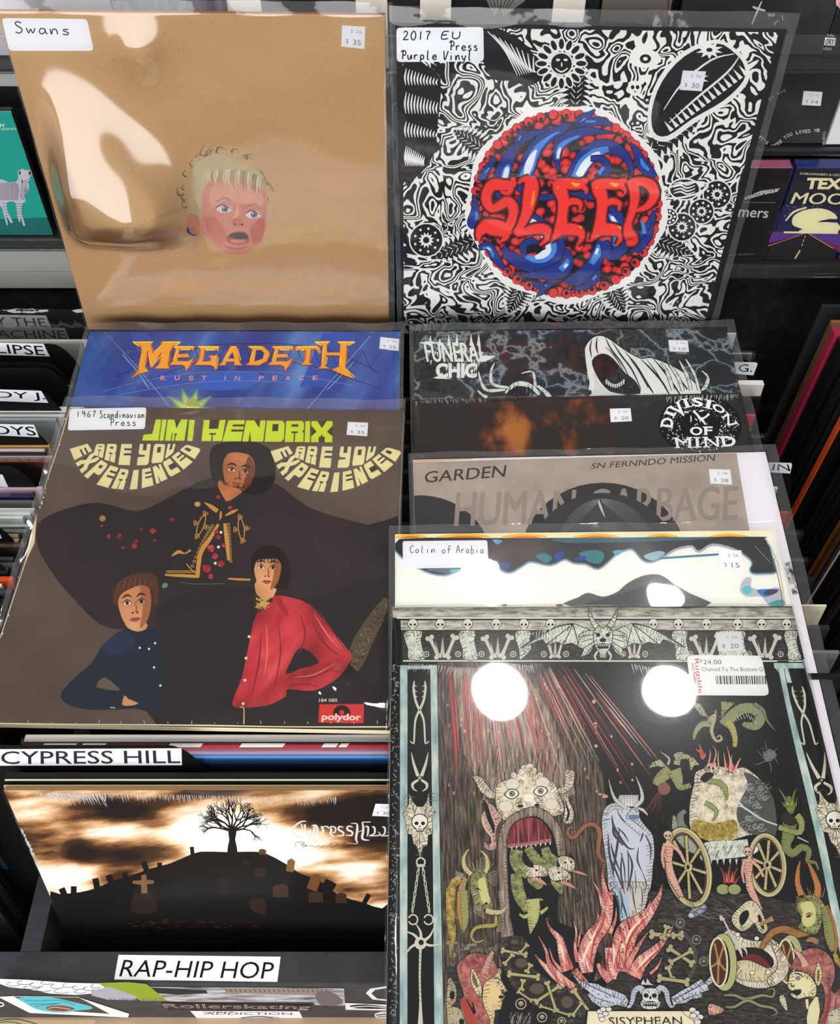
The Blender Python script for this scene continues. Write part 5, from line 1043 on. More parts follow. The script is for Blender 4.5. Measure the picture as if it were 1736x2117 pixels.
serif('DM', 'O', parse('665,652 880,648 880,790 690,792')); serif('DM', 'F', parse('905,648 1050,645 1030,780 915,785'))
for ch, q in (('M', '425,828 690,820 690,995 465,1000'), ('I', '765,820 815,820 830,990 778,992'), ('N', '905,815 1140,808 1150,975 930,985'), ('D', '1180,806 1420,805 1425,970 1215,975')): serif('DM', ch, parse(q))
for s in ('730,390,40 800,460,34 850,520,46 920,500,30 990,440,40', '850,520,30 900,570,34 930,620,16', '690,470,16 695,520,20 690,575,14', '760,520,20 800,550,12', '530,420,30 580,470,24', '580,405,14 620,412,26 660,410,10', '825,405,14 870,390,26 905,385,10', '850,540,20 840,575,14', '760,605,14 765,630,16', '790,590,10 800,625,14', '940,590,8 960,615,10'): p.brush('DM', s, '#eceded')
p.price([(1260, 845), (1303, 844), (1306, 871), (1262, 873)], '5 26', '20')
p.part('painted_film_glint', label='whitish creases of shrink film along the top edge')
def glint_strokes(z, pts, n, ln, wd, col, ang=95, jit=.2):  # scatters painted reflection streaks along a path
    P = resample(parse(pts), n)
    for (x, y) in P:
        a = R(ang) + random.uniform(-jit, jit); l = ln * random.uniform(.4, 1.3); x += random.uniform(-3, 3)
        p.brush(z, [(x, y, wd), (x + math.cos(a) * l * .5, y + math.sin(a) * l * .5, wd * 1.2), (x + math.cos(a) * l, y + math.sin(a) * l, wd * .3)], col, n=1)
with Fixed(p): glint_strokes('0', '1380,820 1450,817 1525,815', 46, 13, 1.0, GLINT, 100); glint_strokes('0', '858,830 930,826 1000,824', 30, 8, .8, GLINT, 70)
# ================= warm grey card in white sleeve
p = RECS['garden']
noisemat('taupe_card', [(.3, '#a0938a'), (.5, '#ada096'), (.7, '#b8aba1')], 30, detail=8, rough=.6)
noisemat('bw_photo', [(.4, '#3a3a3a'), (.5, '#a8a8a8'), (.6, '#e8e8e8')], 160, detail=5)
p.part('card_front', label='warm grey card front slid into the white sleeve'); p.poly('0', '853,956 1522,937 1600,1400 858,1400', 'taupe_card')
p.ell('0', 868, 1156, 146, 132, '#3b3a3c', n=40); p.ell('0', 1246, 1156, 172, 158, '#3b3a3c', n=44); p.ell('0', 1252, 1136, 102, 106, '#4c4b4d', n=30)
with Fixed(p):
    for i in range(30):
        a = -3.0 + i * .098; p.line('0', [(1240 + 4 * math.cos(a), 1040 + 8 * math.sin(a)), (1248 + 94 * math.cos(a), 1128 + 96 * math.sin(a))], .8, '#77767a')
p.brush('0', '1236,1032,2 1241,1048,5 1250,1070,1', '#c9c9cb'); p.brush('0', '1180,1046,2 1225,1030,3 1238,1031,2', '#8a8a8c')
p.poly('0', '853,943 977,937 977,950 853,956', '#d9b898')
p.poly('0', '1618,1165 1640,1160 1665,1225 1640,1235', 'bw_photo')
p.part('title_lettering'); p.text('Z4', 'GARDEN', '147,622 458,596 450,642 142,665', '#3f3c3a', .02); p.text('Z4', 'SN FERNNDO MISSION', '786,590 1258,554 1254,580 781,612', '#4a4644', .015)
p.part('ghost_lettering', label='faint large lettering'); p.text('Z4', 'HUMAN GARBAGE', '268,700 1345,676 1340,806 258,832', '#9a8e86', .03)
p.ell('0', 1246, 1156, 150, 137, '#403f41', n=44); p.ell('0', 1252, 1136, 100, 104, '#4c4b4d', n=30)
with Fixed(p):
    for i in range(30):
        a = -3.0 + i * .098; p.line('0', [(1240 + 4 * math.cos(a), 1040 + 8 * math.sin(a)), (1248 + 94 * math.cos(a), 1128 + 96 * math.sin(a))], .8, '#77767a')
    p.brush('0', '1236,1032,2 1241,1048,5 1250,1070,1', '#c9c9cb')
p.price([(1465, 970), (1509, 971), (1513, 1002), (1468, 1000)], '5 26', '28')
# ================= white cover with inky clouds
p = RECS['colin']
p.poly('CA', '30,20 1622,6 1624,32 34,50', '#f6efc6')
for (x0, x1) in ((34, 160), (215, 420), (480, 660), (780, 960), (1080, 1210), (1340, 1500)): m = (x0 + x1) / 2; p.poly('CA', [(x0, 46), (x0 + 20, 34), (m, 26), (x1 - 20, 32), (x1, 42)], '#f4c24a', 3); p.poly('CA', [(x0 + 20, 47), (m, 36), (x1 - 20, 44)], '#e07a2c', 3)
cl = '50,50 500,46 1000,44 1540,40 1575,48 1595,90 1612,160 1618,186 1570,190 1532,190 1516,178 1526,148 1500,118 1440,85 1355,68 1300,98 1270,75 1200,90 1150,122 1100,142 1065,132 1022,88 962,105 930,132 880,170 830,150 780,146 740,130 680,155 600,140 560,160 510,186 460,165 428,128 400,150 300,175 240,196 160,180 60,120'
P = catmull(parse(cl), True, 3)
p.brush('CA', [(a[0], a[1] + 3, 14) for a in P if a[1] > 60], '#a9a9ba', n=1); p.brush('CA', [(a[0], a[1], 9) for a in P if a[1] > 60 and (a[0] < 1150 or a[0] > 1480)], '#3f7f96', n=1)
noisemat('ink_black', [(.35, '#1f2022'), (.6, '#2a2a2c'), (.75, '#30262a')], 12, detail=5)
p.poly('CA', P, 'ink_black'); p.poly('CA', '430,62 560,52 640,70 600,130 560,150 500,160 440,130', '#3a2427', 3); p.poly('CA', '690,50 900,44 1330,42 1300,52 1000,62 760,66', '#2f6070', 3)
for s, c in (('620,120 660,110 690,130 660,150', '#2f7a86'), ('700,110 740,100 720,140 700,138', '#2a3f9a'), ('800,110 860,95 905,110 890,150 840,145', '#2f7f88'), ('780,130 830,120 820,140', '#2a3f9a'), ('460,150 520,150 500,178 470,172', '#2b3c86'), ('1070,120 1130,100 1160,110 1110,140', '#8fb4c0'), ('160,176 300,172 250,194', '#6a6c74'), ('260,180 300,176 280,192', '#58c0c8'), ('440,52 480,56 460,72', '#5aa0d0'), ('940,100 980,96 960,120', '#58a8b8')): p.poly('CA', s, c, 3)
p.poly('CA', '765,330 800,292 840,274 900,290 960,270 1000,236 1060,205 1120,196 1160,210 1200,240 1260,275 1330,330', '#5a5c5e', 3); p.poly('CA', '830,330 900,300 1000,270 1100,240 1180,260 1250,330', '#46484a', 3)
p.poly('CA', '1470,262 1490,215 1520,212 1520,250 1570,262 1640,252 1650,325 1590,322 1560,290 1500,290', '#bdbdc6', 3); p.poly('CA', '1480,255 1510,245 1520,270 1495,280', '#63c0c4', 3); p.poly('CA', '1545,262 1600,258 1636,262 1590,290 1560,285', '#3c7fc4', 3); p.ell('CA', 1600, 271, 30, 11, '#4a4450', -.15); p.poly('CA', '1590,318 1650,300 1655,330 1600,330', '#48a0b0', 2)
p.line('CA', '1578,44 1630,150 1662,330', 3, '#b8ae84', 2); p.line('CA', '1612,130 1640,250 1650,330', 4, '#8a7f50', 2)
with Fixed(p): p.line('CA', '1535,80 1600,150', 2, '#9a9a9a'); p.ell('CA', 490, 326, 12, 5, '#6a6a6e'); p.ell('CA', 720, 326, 16, 5, '#6a6a6e')
p.note([(832, 1119), (1007, 1117), (1010, 1173), (833, 1176)], 5, [('Colin', [(846, 1128), (902, 1129), (901, 1143), (846, 1143)]), ('of', [(912, 1129), (934, 1129), (934, 1144), (912, 1144)]), ('Arabia', [(942, 1127), (1002, 1129), (1001, 1144), (942, 1144)])], 1.6, '#4a4a55', '#e9eaf2')
p.price([(1484, 1138), (1532, 1138), (1537, 1180), (1489, 1179)], '5 26', '15', stock='#f0f0f2')
# ================= graveyard hill cover
p = RECS['cyp']; p.step = .00006
noisemat('storm_sky', [(.34, '#22150e'), (.42, '#6a4224'), (.48, '#b98656'), (.54, '#e8c49c'), (.62, '#fff6ea')], 6.5, detail=7, rough=.4, sx=.8, sy=2.1, rz=-.25, nrough=.5)
noisemat('storm_bright', [(.34, '#d8b088'), (.42, '#f3dcc0'), (.5, '#fdf6ee')], 10, detail=7, rough=.4, sx=.8, sy=2.4, rz=-.25)
noisemat('storm_dark', [(.35, '#150e0b'), (.55, '#3a2212'), (.75, '#6a4522')], 12, detail=6, rough=.4)
glow_mat('storm', p, 'Z6', [(.30, '#1a110c'), (.42, '#4a2e1a'), (.5, '#9a6a40'), (.57, '#d8ae80'), (.66, '#f8ead8'), (.8, '#fffaf2')],
         [(900, 470, 1250, 640, .32), (1150, 520, 1600, 640, .22), (1500, 640, 1700, 720, .22), (250, 640, 620, 760, .26), (120, 380, 380, 470, .12), (480, 480, 760, 560, .10), (1350, 390, 1700, 480, -.34), (1550, 330, 1800, 440, -.2), (500, 370, 720, 450, -.18), (330, 540, 460, 620, -.22), (650, 420, 800, 470, -.14)], 9, .75, 2.0, -.22, amp=1.5)
p.whole('storm')
BK = '#0e0908'
p.poly('Z6', '170,725 250,716 330,708 400,690 470,660 540,640 620,610 700,590 770,560 830,540 940,542 1040,540 1100,548 1180,590 1240,630 1320,660 1400,720 1500,750 1580,775 1640,745 1640,1000 100,1000', BK, 2)
for (x, y, w_, h_, a) in ((262, 708, 26, 36, -.4), (305, 700, 24, 34, 0), (398, 670, 26, 40, -.2), (456, 655, 26, 40, -.4), (520, 645, 22, 36, -.3), (600, 600, 24, 40, -.35), (660, 595, 20, 20, 0), (795, 540, 16, 40, -.1), (1360, 680, 50, 40, .5), (1515, 735, 20, 44, .5)):
    c, q = math.cos(a), math.sin(a); p.poly('Z6', [(x + (u * c - v * q), y + (u * q + v * c)) for u, v in ((-w_ / 2, -h_ / 2), (w_ / 2, -h_ / 2), (w_ / 2, h_ / 2 + 14), (-w_ / 2, h_ / 2 + 14))], BK)
for (x, y, w_, h_, a, c_) in ((1202, 595, 32, 56, .15, '#7a5636'), (1085, 540, 30, 24, .1, '#5a3a24'), (1300, 665, 44, 70, .35, '#6a4426'), (1160, 700, 62, 56, -.03, '#3c281a'), (1075, 625, 44, 40, 0, '#2a1c14'), (915, 680, 44, 76, -.15, '#1c1310'), (1306, 725, 60, 48, 0, '#3a2618'), (1410, 730, 46, 44, 0, '#3c2718'), (1018, 585, 30, 26, 0, '#221712')):
    c, q = math.cos(a), math.sin(a); p.poly('Z6', [(x + (u * c - v * q), y + (u * q + v * c)) for u, v in ((-w_ / 2, -h_ * .3), (0, -h_ / 2), (w_ / 2, -h_ * .3), (w_ / 2, h_ / 2), (-w_ / 2, h_ / 2))], c_)
p.poly('Z6', '548,660 585,658 584,636 605,634 606,656 636,658 636,672 608,674 610,712 584,712 584,676 550,672', '#7a5a3a'); p.poly('Z6', '546,790 550,730 600,712 642,730 645,790', '#241912', 2); p.poly('Z6', '1036,780 1036,740 1070,732 1098,742 1098,800', '#2a1d15', 2)
hatch(p, 'Z6', 530, 820, 1060, 855, 60, 24, 5, 1.6, ['#3a2818', '#5a4028', '#241810'])
def tree(z, x, y, a, l, wd, d):
    x2, y2 = x + math.cos(a) * l, y + math.sin(a) * l; p.brush(z, [(x, y, wd), ((x + x2) / 2 + random.uniform(-3, 3), (y + y2) / 2, wd * .85), (x2, y2, wd * .65)], BK, n=2)
    if d:
        for k in range(3 if d > 2 else 2): tree(z, x2, y2, a + random.uniform(-.75, .75), l * random.uniform(.62, .86), wd * .62, d - 1)
with Fixed(p):
    p.poly('Z6', '940,545 948,490 944,450 978,450 972,490 982,545', BK, 2)
    random.seed(12)
    for a in (-2.7, -2.3, -1.9, -1.55, -1.2, -.8, -.45, -2.9, -.2): tree('Z6', 960, 455, a, 46, 9, 4)
p.part('title_lettering'); CW = '#d9d4d0'
for s in ('325,430,10 240,440,24 130,520,34 100,590,44 150,650,34 250,690,22', '245,470,18 265,560,26 255,680,14', '300,480,34 310,580,34 340,640,30 390,560,24', '390,560,30 395,660,28 370,740,16', '410,500,14 470,500,34 500,560,40 480,650,20', '450,510,34 450,640,34 440,745,26 520,735,8', '560,510,30 590,580,34 570,660,16', '580,520,14 640,510,20 680,540,24', '700,510,24 715,580,34 700,620,34 760,670,16', '710,505,14 780,530,24 770,600,20 700,600,10', '900,520,14 840,510,24 830,560,30 900,600,30 890,650,26 800,650,10', '1050,520,14 980,510,24 965,560,30 1040,600,30 1030,650,26 940,650,10', '1020,465,8 1110,470,20 1120,560,36 1100,700,34 1115,780,10 960,765,6', '1130,600,10 1200,570,10', '1200,440,20 1215,560,36 1200,700,34 1310,725,10', '1200,440,12 1330,440,14', '1240,510,14 1290,520,30 1285,620,26 1270,665,8', '1350,510,16 1390,530,30 1385,620,26 1300,655,10 1480,640,22 1440,590,8', '1510,510,16 1550,530,30 1545,620,26 1490,655,10 1640,640,24 1600,590,10'):
    p.brush('CH', s, CW)
p.part('subtitle_lettering'); 
def sq(s): p.brush('CH', s, '#3a2c24')
for s in ('150,830,8 180,760,8 300,770,8 240,800,8 340,810,10 250,840,6', '360,830,5 420,815,7 450,835,5 520,815,7 560,835,6 620,800,6', '700,780,6 720,840,8 820,790,8 780,760,6 690,790,5 650,830,4', '880,820,8 930,780,8 900,830,8 980,835,5', '990,830,5 1050,815,7 1100,835,5 1160,815,7 1220,835,6 1280,800,6 1330,830,6', '1330,835,6 1420,810,7 1440,770,6 1400,880,7 1500,840,6 1590,770,6'): sq(s)
p.price([(776, 1661), (814, 1662), (810, 1688), (769, 1686)], '1 28', '30')
p.part('painted_film_glint', label='whitish creases of shrink film along the top edge')
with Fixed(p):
    glint_strokes('Z6', '150,292 500,298 900,306 1200,310 1390,312', 150, 32, 2.2, GLINT, 80, .15); glint_strokes('Z6', '195,296 300,300 420,302', 34, 44, 3, GLINT, 62, .12)
    for i in range(26): t = random.random(); p.ell('Z6', 70 + 85 * t + random.uniform(-5, 12), 430 + 170 * t, 5, 8, GLINT, n=8)
# ================= etched inferno cover
p = RECS['hell']; p.step = .000010
noisemat('stone', [(.3, '#4a4a46'), (.42, '#8b8a80'), (.55, '#c4c4b8'), (.7, '#dcdcd0')], 144.0, detail=8, rough=.4, sx=.5, sy=2.2, nrough=.7)
noisemat('stone_pale', [(.28, '#8f938c'), (.42, '#c6cabf'), (.6, '#dfe3d8')], 180.0, detail=7, rough=.4, sx=1.4, sy=.8, nrough=.65)
noisemat('frame_tint', [(.3, '#7f9a9c'), (.5, '#a9c4c2'), (.62, '#d3d9cc'), (.75, '#dfe2d4')], 50.4, detail=6, rough=.4, sx=2.5, sy=.8)
noisemat('bark', [(.36, '#1d1815'), (.46, '#3c332c'), (.56, '#62554a'), (.7, '#8b7a6a')], 252.0, detail=8, rough=.45, sx=2.6, sy=.22, nrough=.6)
noisemat('bark_pale', [(.33, '#3c322c'), (.45, '#7b6c60'), (.58, '#a59484'), (.7, '#c8b8a4')], 252.0, detail=8, rough=.45, sx=2.6, sy=.22, nrough=.6)
noisemat('rock', [(.4, '#161616'), (.5, '#2c2a28'), (.6, '#4a4642'), (.72, '#77726a')], 396.0, detail=9, rough=.45, sx=.45, sy=1.5, nrough=.75)
noisemat('night', [(.3, '#141519'), (.6, '#1d1e22'), (.8, '#26272b')], 216.0, detail=6, rough=.4)
noisemat('flesh', [(.3, '#7a6e5c'), (.42, '#c3b7a0'), (.55, '#e2dac6'), (.7, '#eee9da')], 216.0, detail=7, rough=.45, nrough=.65)
noisemat('green_hide', [(.3, '#34361f'), (.42, '#717548'), (.56, '#989a62'), (.7, '#c2c094')], 288.0, detail=7, rough=.45, nrough=.65)
noisemat('gold_hide', [(.3, '#4f3a18'), (.45, '#9a8436'), (.6, '#bda75a'), (.72, '#d6cb8e')], 288.0, detail=7, rough=.45, nrough=.65)
noisemat('flame_pink', [(.3, '#6e2626'), (.42, '#c06662'), (.55, '#e0a298'), (.68, '#f2d8cc')], 165.6, detail=6, rough=.45, sx=2.4, sy=.5, nrough=.6, rz=-.3)
noisemat('devil_red', [(.3, '#6a2c2c'), (.45, '#a25450'), (.6, '#bd7d74'), (.75, '#cfa296')], 216.0, detail=6, rough=.45, nrough=.6)
noisemat('wood_red', [(.35, '#3a1014'), (.5, '#7a2a34'), (.65, '#a84a54')], 216.0, detail=6, rough=.45, sx=3, sy=.3)
K = '#121214'
p.base = 0
HC = ['#4a4238', '#2f2a26', '#6a5f50', '#7a6e5c']
def hatch_pts(pts, inward, sp, ln, wd):
    # engraved shading: short strokes running inward from the contour, all on one ink level
    with Fixed(p):
        acc = 0
        for (a, b) in zip(pts, pts[1:]):
            L = math.hypot(b[0] - a[0], b[1] - a[1])
            if L < 1e-6: continue
            while acc < L:
                t = acc / L; x = a[1 - 1] + (b[0] - a[0]) * t; y = a[1] + (b[1] - a[1]) * t; nx, ny = inward(a, b, L); l = ln * random.uniform(.4, 1.15); sk = random.uniform(.1, .5)
                p.line(HZ[0], [(x, y), (x + (nx + (b[0] - a[0]) / L * sk) * l, y + (ny + (b[1] - a[1]) / L * sk) * l)], wd * random.uniform(.6, 1.2), random.choice(HC)); acc += sp * random.uniform(.7, 1.3)
            acc -= L
HZ = ['H1']
_outl, _ob = outl, ob
def outl(pp, z, pts, col, line='#16161a', wd=4, smooth=3):
    _outl(pp, z, pts, col, line, wd, smooth); P = parse(pts); P = catmull(P, True, smooth) if smooth else P; P = P + [P[0]]
    ar = sum(a[0] * b[1] - b[0] * a[1] for a, b in zip(P, P[1:])); s = 1 if ar > 0 else -1; HZ[0] = z; k = .0011 / (Z[z][2] * .00035) / 3.1
    hatch_pts(P, lambda a, b, L: (-(b[1] - a[1]) / L * s, (b[0] - a[0]) / L * s), 6.5 * k, min(30, math.sqrt(abs(ar)) * .09 + 6) * k ** .5, 1.25 * k)
def ob(pp, z, pts, col, line='#16161a', grow=8):
    _ob(pp, z, pts, col, line, grow); P = catmull(parse(pts), False, 4); HZ[0] = z; k = .0011 / (Z[z][2] * .00035) / 3.1
    for s in (1, -1):
        E = []
        for i, (x, y, wd) in enumerate(P):
            a = P[max(0, i - 1)]; b = P[min(len(P) - 1, i + 1)]; l = math.hypot(b[0] - a[0], b[1] - a[1]) or 1; E.append((x - (b[1] - a[1]) / l * wd / 2 * s, y + (b[0] - a[0]) / l * wd / 2 * s))
        w_ = sum(q[2] for q in P) / len(P)
        if w_ > 12: hatch_pts(E, lambda a, b, L: ((b[1] - a[1]) / L * s, -(b[0] - a[0]) / L * s), (6 if s > 0 else 9) * k, w_ * (.42 if s > 0 else .25), 1.2 * k)

def op(z, s, c, wd=3, sm=3): outl(p, z, s, c, K, wd, sm)
def bone(z, x0, y0, x1, y1, w_, c='flesh'):
    a = math.atan2(y1 - y0, x1 - x0); nx, ny = -math.sin(a) * w_ * .55, math.cos(a) * w_ * .55
    for g, cc in ((w_ * .35, K), (0, c)):
        p.brush(z, [(x0, y0, w_ + g), ((x0 + x1) / 2, (y0 + y1) / 2, w_ * .75 + g), (x1, y1, w_ + g)], cc)
        for (x, y) in ((x0, y0), (x1, y1)):
            for s in (-1, 1): p.ell(z, x + nx * s, y + ny * s, w_ * .6 + g / 2, w_ * .6 + g / 2, cc, n=9)
def skull(z, x, y, r, c='#dcdcd2', jaw=True):
    p.ell(z, x, y - r * .1, r * 1.12, r * 1.1, K, n=14); 
    if jaw: p.poly(z, [(x - r * .6, y + r * .4), (x + r * .6, y + r * .4), (x + r * .45, y + r * 1.15), (x - r * .45, y + r * 1.15)], K)
    p.ell(z, x, y - r * .12, r, r * .95, c, n=14)
    if jaw: p.poly(z, [(x - r * .5, y + r * .4), (x + r * .5, y + r * .4), (x + r * .38, y + r * 1.02), (x - r * .38, y + r * 1.02)], c)
    for s in (-1, 1): p.ell(z, x + s * r * .42, y + r * .08, r * .27, r * .25, K, n=9)
    p.poly(z, [(x, y + r * .3), (x + r * .12, y + r * .58), (x - r * .12, y + r * .58)], K)
    if jaw:
        for i in (-1, 0, 1): p.line(z, [(x + i * r * .2, y + r * .7), (x + i * r * .2, y + r)], r * .08, K)
p.whole('night')
# --- ground and cliff
p.poly('0', '905,1370 1005,1370 1120,1372 1200,1480 1245,1600 1262,1750 1250,1900 1290,1990 1180,2060 905,2130', 'bark')
p.poly('0', '935,1380 1080,1380 1140,1480 1175,1580 1190,1640 1150,1660 1000,1640 960,1560', 'bark_pale')
p.poly('0', '905,2000 1000,1990 1250,2060 1300,2130 905,2130', 'rock')
p.poly('0', '1275,1850 1400,1838 1560,1850 1700,1880 1740,1980 1740,2130 1180,2130 1290,1990', 'rock')
# rays
with Fixed(p):
    for i in range(150):
        t = random.random(); x0 = 250 + 520 * t; y0 = 258 + random.uniform(0, 60) + (random.random() < .4) * random.uniform(0, 140); ln = random.uniform(120, 420); a = R(90 - 4 - 34 * max(0, t - .25) / .75 * 1.05)
        x0 += (y0 - 258) / math.tan(a) if abs(math.tan(a)) > .01 else 0
        c = random.choice(['#b03a3a', '#cf4c48', '#7a2a2a', '#e2a8a0', '#cdbfb0', '#8a2f30', '#4a3230'] if t > .15 else ['#8a2a2e', '#b83c3e', '#5a3a34', '#c06a60'])
        p.brush('Z7', [(x0, y0, 1.2), (x0 + math.cos(a) * ln * .5, y0 + math.sin(a) * ln * .5, random.uniform(2, 5.5)), (x0 + math.cos(a) * ln, y0 + math.sin(a) * ln, .8)], c, n=1)
with Fixed(p):
    for i in range(46): x = random.uniform(260, 960); y = random.uniform(300, 780); p.ell('Z7', x, y, random.uniform(3, 8), random.uniform(4, 9), random.choice(['#d89a8c', '#c8a894', '#b06a60']), n=9) if x < 420 + (y - 250) * 1.0 + 260 else None
    hatch(p, 'Z7', 380, 560, 830, 720, 90, 90, 95, 2.2, ['#3a3029', '#1d1916', '#8d7d6e'], .15)
# --- entablature
p.poly('CA', '22,328 1690,331 1702,378 24,378', 'stone'); p.line('CA', '22,331 1690,334', 3, K); p.line('CA', '40,379 1702,379', 6, '#dfe0d8'); p.line('CA', '40,385 1704,385', 3, K)
p.poly('CA', '56,390 1706,387 1716,430 58,430', 'stone'); p.line('CA', '56,431 1716,431', 3, K)
p.poly('CA', '60,434 1716,434 1734,552 66,552', 'rock'); p.line('CA', '66,558 1736,559', 6, '#dcded6')
for (a, b, c, d) in ((75, 145, 90, 158), (303, 368, 318, 378), (538, 598, 552, 560), (1192, 1252, 1205, 1262), (1372, 1492, 1392, 1505), (1660, 1712, 1672, 1728)):
    op('CA', [(a, 434), (b, 434), (b - 4, 470), (b + 4, 510), (d, 552), (c, 552), (a + 12, 510), (a - 2, 470)], 'stone_pale', 3, 2)
for (x, s) in ((230, 1), (460, 1), (1330, 1), (1575, 1), (700, .7), (1030, .7)):
    bone('CA', x - 52 * s, 462, x - 16 * s, 540, 17 * s, '#cdccbe'); bone('CA', x + 52 * s, 458, x + 18 * s, 540, 17 * s, '#cdccbe')
    p.poly('CA', [(x - 30 * s, 470), (x - 10 * s, 540), (x - 20 * s, 535)], '#bdbcae'); p.poly('CA', [(x + 2, 455), (x + 10 * s, 530), (x - 8 * s, 530)], '#bdbcae')
    for q in (-1, 1): p.ring('CA', x + q * 66 * s, 530, 11, 11, 4, '#c8c7ba', n=10); p.ell('CA', x + q * 66 * s, 530, 4, 4, '#c8c7ba', n=7)
for x in (107, 222, 336, 455, 570, 682, 1110, 1215, 1332, 1462, 1562, 1667): skull('CA', x, 405, 20, '#dcdcd2', False); p.poly('CA', [(x - 9, 418), (x + 9, 418), (x + 7, 427), (x - 7, 427)], '#dcdcd2')
# bat demon on the frieze
for s in (-1, 1):
    f = lambda pts: [(900 + s * (x), y) for x, y in parse(pts)]
    op('CA', f('40,440 90,415 130,402 200,420 270,455 345,505 280,480 250,470 235,492 190,480 165,492 130,484 100,498 70,480'), 'stone_pale', 3, 2)
    for q in ('125,405 170,440 235,490', '125,405 140,440 165,490', '125,405 112,450 100,495', '125,405 200,420 340,503'): p.line('CA', f(q), 3.5, K, 2)
    op('CA', f('10,420 40,380 62,338 55,385 35,425'), 'stone_pale', 3, 2)
    op('CA', f('20,440 60,432 100,450 98,470 104,500 80,510 92,540 60,530 40,500'), 'stone_pale', 3, 2)
    for q in ('40,450 90,455', '42,465 92,480', '40,480 84,508', '38,492 66,525'): p.line('CA', f(q), 3, K)
    p.brush('CA', [(900 + s * 20, 515, 8), (900 + s * 34, 540, 8), (900 + s * 22, 564, 3)], '#d5d6cc')
op('CA', '862,440 880,415 900,422 920,415 940,440 938,480 920,520 900,532 880,520 862,480', 'stone_pale', 3, 2)
for s in (-1, 1): p.ell('CA', 900 + s * 20, 452, 9, 7, K); p.brush('CA', [(900 + s * 36, 440, 3), (900 + s * 12, 448, 6)], K, n=1)
p.poly('CA', '885,470 900,460 915,470 910,480 890,480', K); p.poly('CA', '872,490 900,484 928,490 920,508 880,508', K)
for i in range(6): p.poly('CA', [(878 + i * 8, 490), (884 + i * 8, 490), (881 + i * 8, 500)], '#e6e6dc')
for i in range(5): p.line('CA', [(888 + i * 6, 512), (890 + i * 5, 545)], 2.5, '#e6e6dc')
# --- columns
p.poly('HL', '32,60 72,60 68,2130 18,2130', K)
p.poly('HL', '74,70 116,70 118,2130 72,2130', 'frame_tint'); p.poly('HL', '244,70 284,70 300,1100 322,2130 268,2130 258,1100', 'frame_tint'); p.poly('HL', '116,72 244,72 246,92 116,92', 'frame_tint'); p.poly('HL', '290,70 312,70 345,2130 325,2130', 'bark')
for s in ('72,70 70,2130', '118,92 117,2130', '244,92 258,1100 268,2130', '286,70 302,1100 324,2130'): p.line('HL', s, 3.5, K, 2)
p.poly('H2', '1240,-320 1330,-320 1420,180 1560,820 1680,1400 1800,2100 1800,2540 1700,2540 1560,1500 1380,560 1285,0', K)
p.poly('Z7', '1487,265 1538,265 1555,330 1530,330', 'frame_tint'); p.poly('H2', '1242,-280 1290,-300 1345,0 1470,470 1580,900 1700,1500 1800,2000 1800,2300 1640,1523 1530,1000 1400,450 1300,0', 'frame_tint'); p.line('H2', '1242,-280 1300,0 1400,450 1530,1000 1640,1523', 5, K, 2); p.line('H2', '1290,-290 1345,0 1470,470 1580,900 1700,1500', 5, K, 2)
p.poly('H2', '1440,-330 1510,-330 1600,0 1680,300 1760,600 1760,900 1640,420 1530,0', 'frame_tint'); p.poly('Z7', '1487,256 1612,256 1618,276 1490,276', 'frame_tint'); p.line('H2', '1440,-320 1530,0 1640,420 1740,800', 5, K, 2)
IR = '#d3d1c0'
def pliers(T):
    z, f = T
    for s in (-1, 1):
        p.brush(z, f([(s * 30, -165, 6), (s * 34, -120, 13), (s * 22, -50, 13), (0, 0, 14), (-s * 24, 60, 11), (-s * 30, 150, 10), (-s * 34, 190, 9), (-s * 54, 178, 5)]), IR)
        for i in range(4): a = f([(s * (31 - i * 3), -140 + i * 30, 1)])[0]; b = f([(s * (12 - i), -132 + i * 30, 1)])[0]; p.brush(z, [(a[0], a[1], 7), (b[0], b[1], 1)], IR, n=1)
    c = f([(0, 0, 1)])[0]; p.ell(z, c[0], c[1], 5, 5, K, n=8)
pliers(('HL', lambda P: [(185 + x, 325 + y, w_) for x, y, w_ in P])); 
def mp(P, cx, cy, k, lean): return [(cx + x * k + y * k * lean, cy + y * k, w_ * k) for x, y, w_ in P]
pliers(('H2', lambda P: mp(P, 1445, 95, 1.28, .22)))
def tongs(z, f):
    for s in (-1, 1):
        p.brush(z, f([(s * 48, -145, 3), (s * 34, -80, 14), (s * 10, -10, 20)]), IR); p.brush(z, f([(s * 8, 12, 12), (s * 40, 34, 16), (s * 36, 62, 10), (s * 14, 76, 4)]), IR)
    c = f([(0, 0, 1)])[0]; p.ell(z, c[0], c[1], 9, 9, IR); p.ell(z, c[0], c[1], 4, 4, K, n=8)
tongs('HL', lambda P: [(186 + x, 712 + y, w_) for x, y, w_ in P]); tongs('H2', lambda P: mp(P, 1590, 622, 1.5, .22))
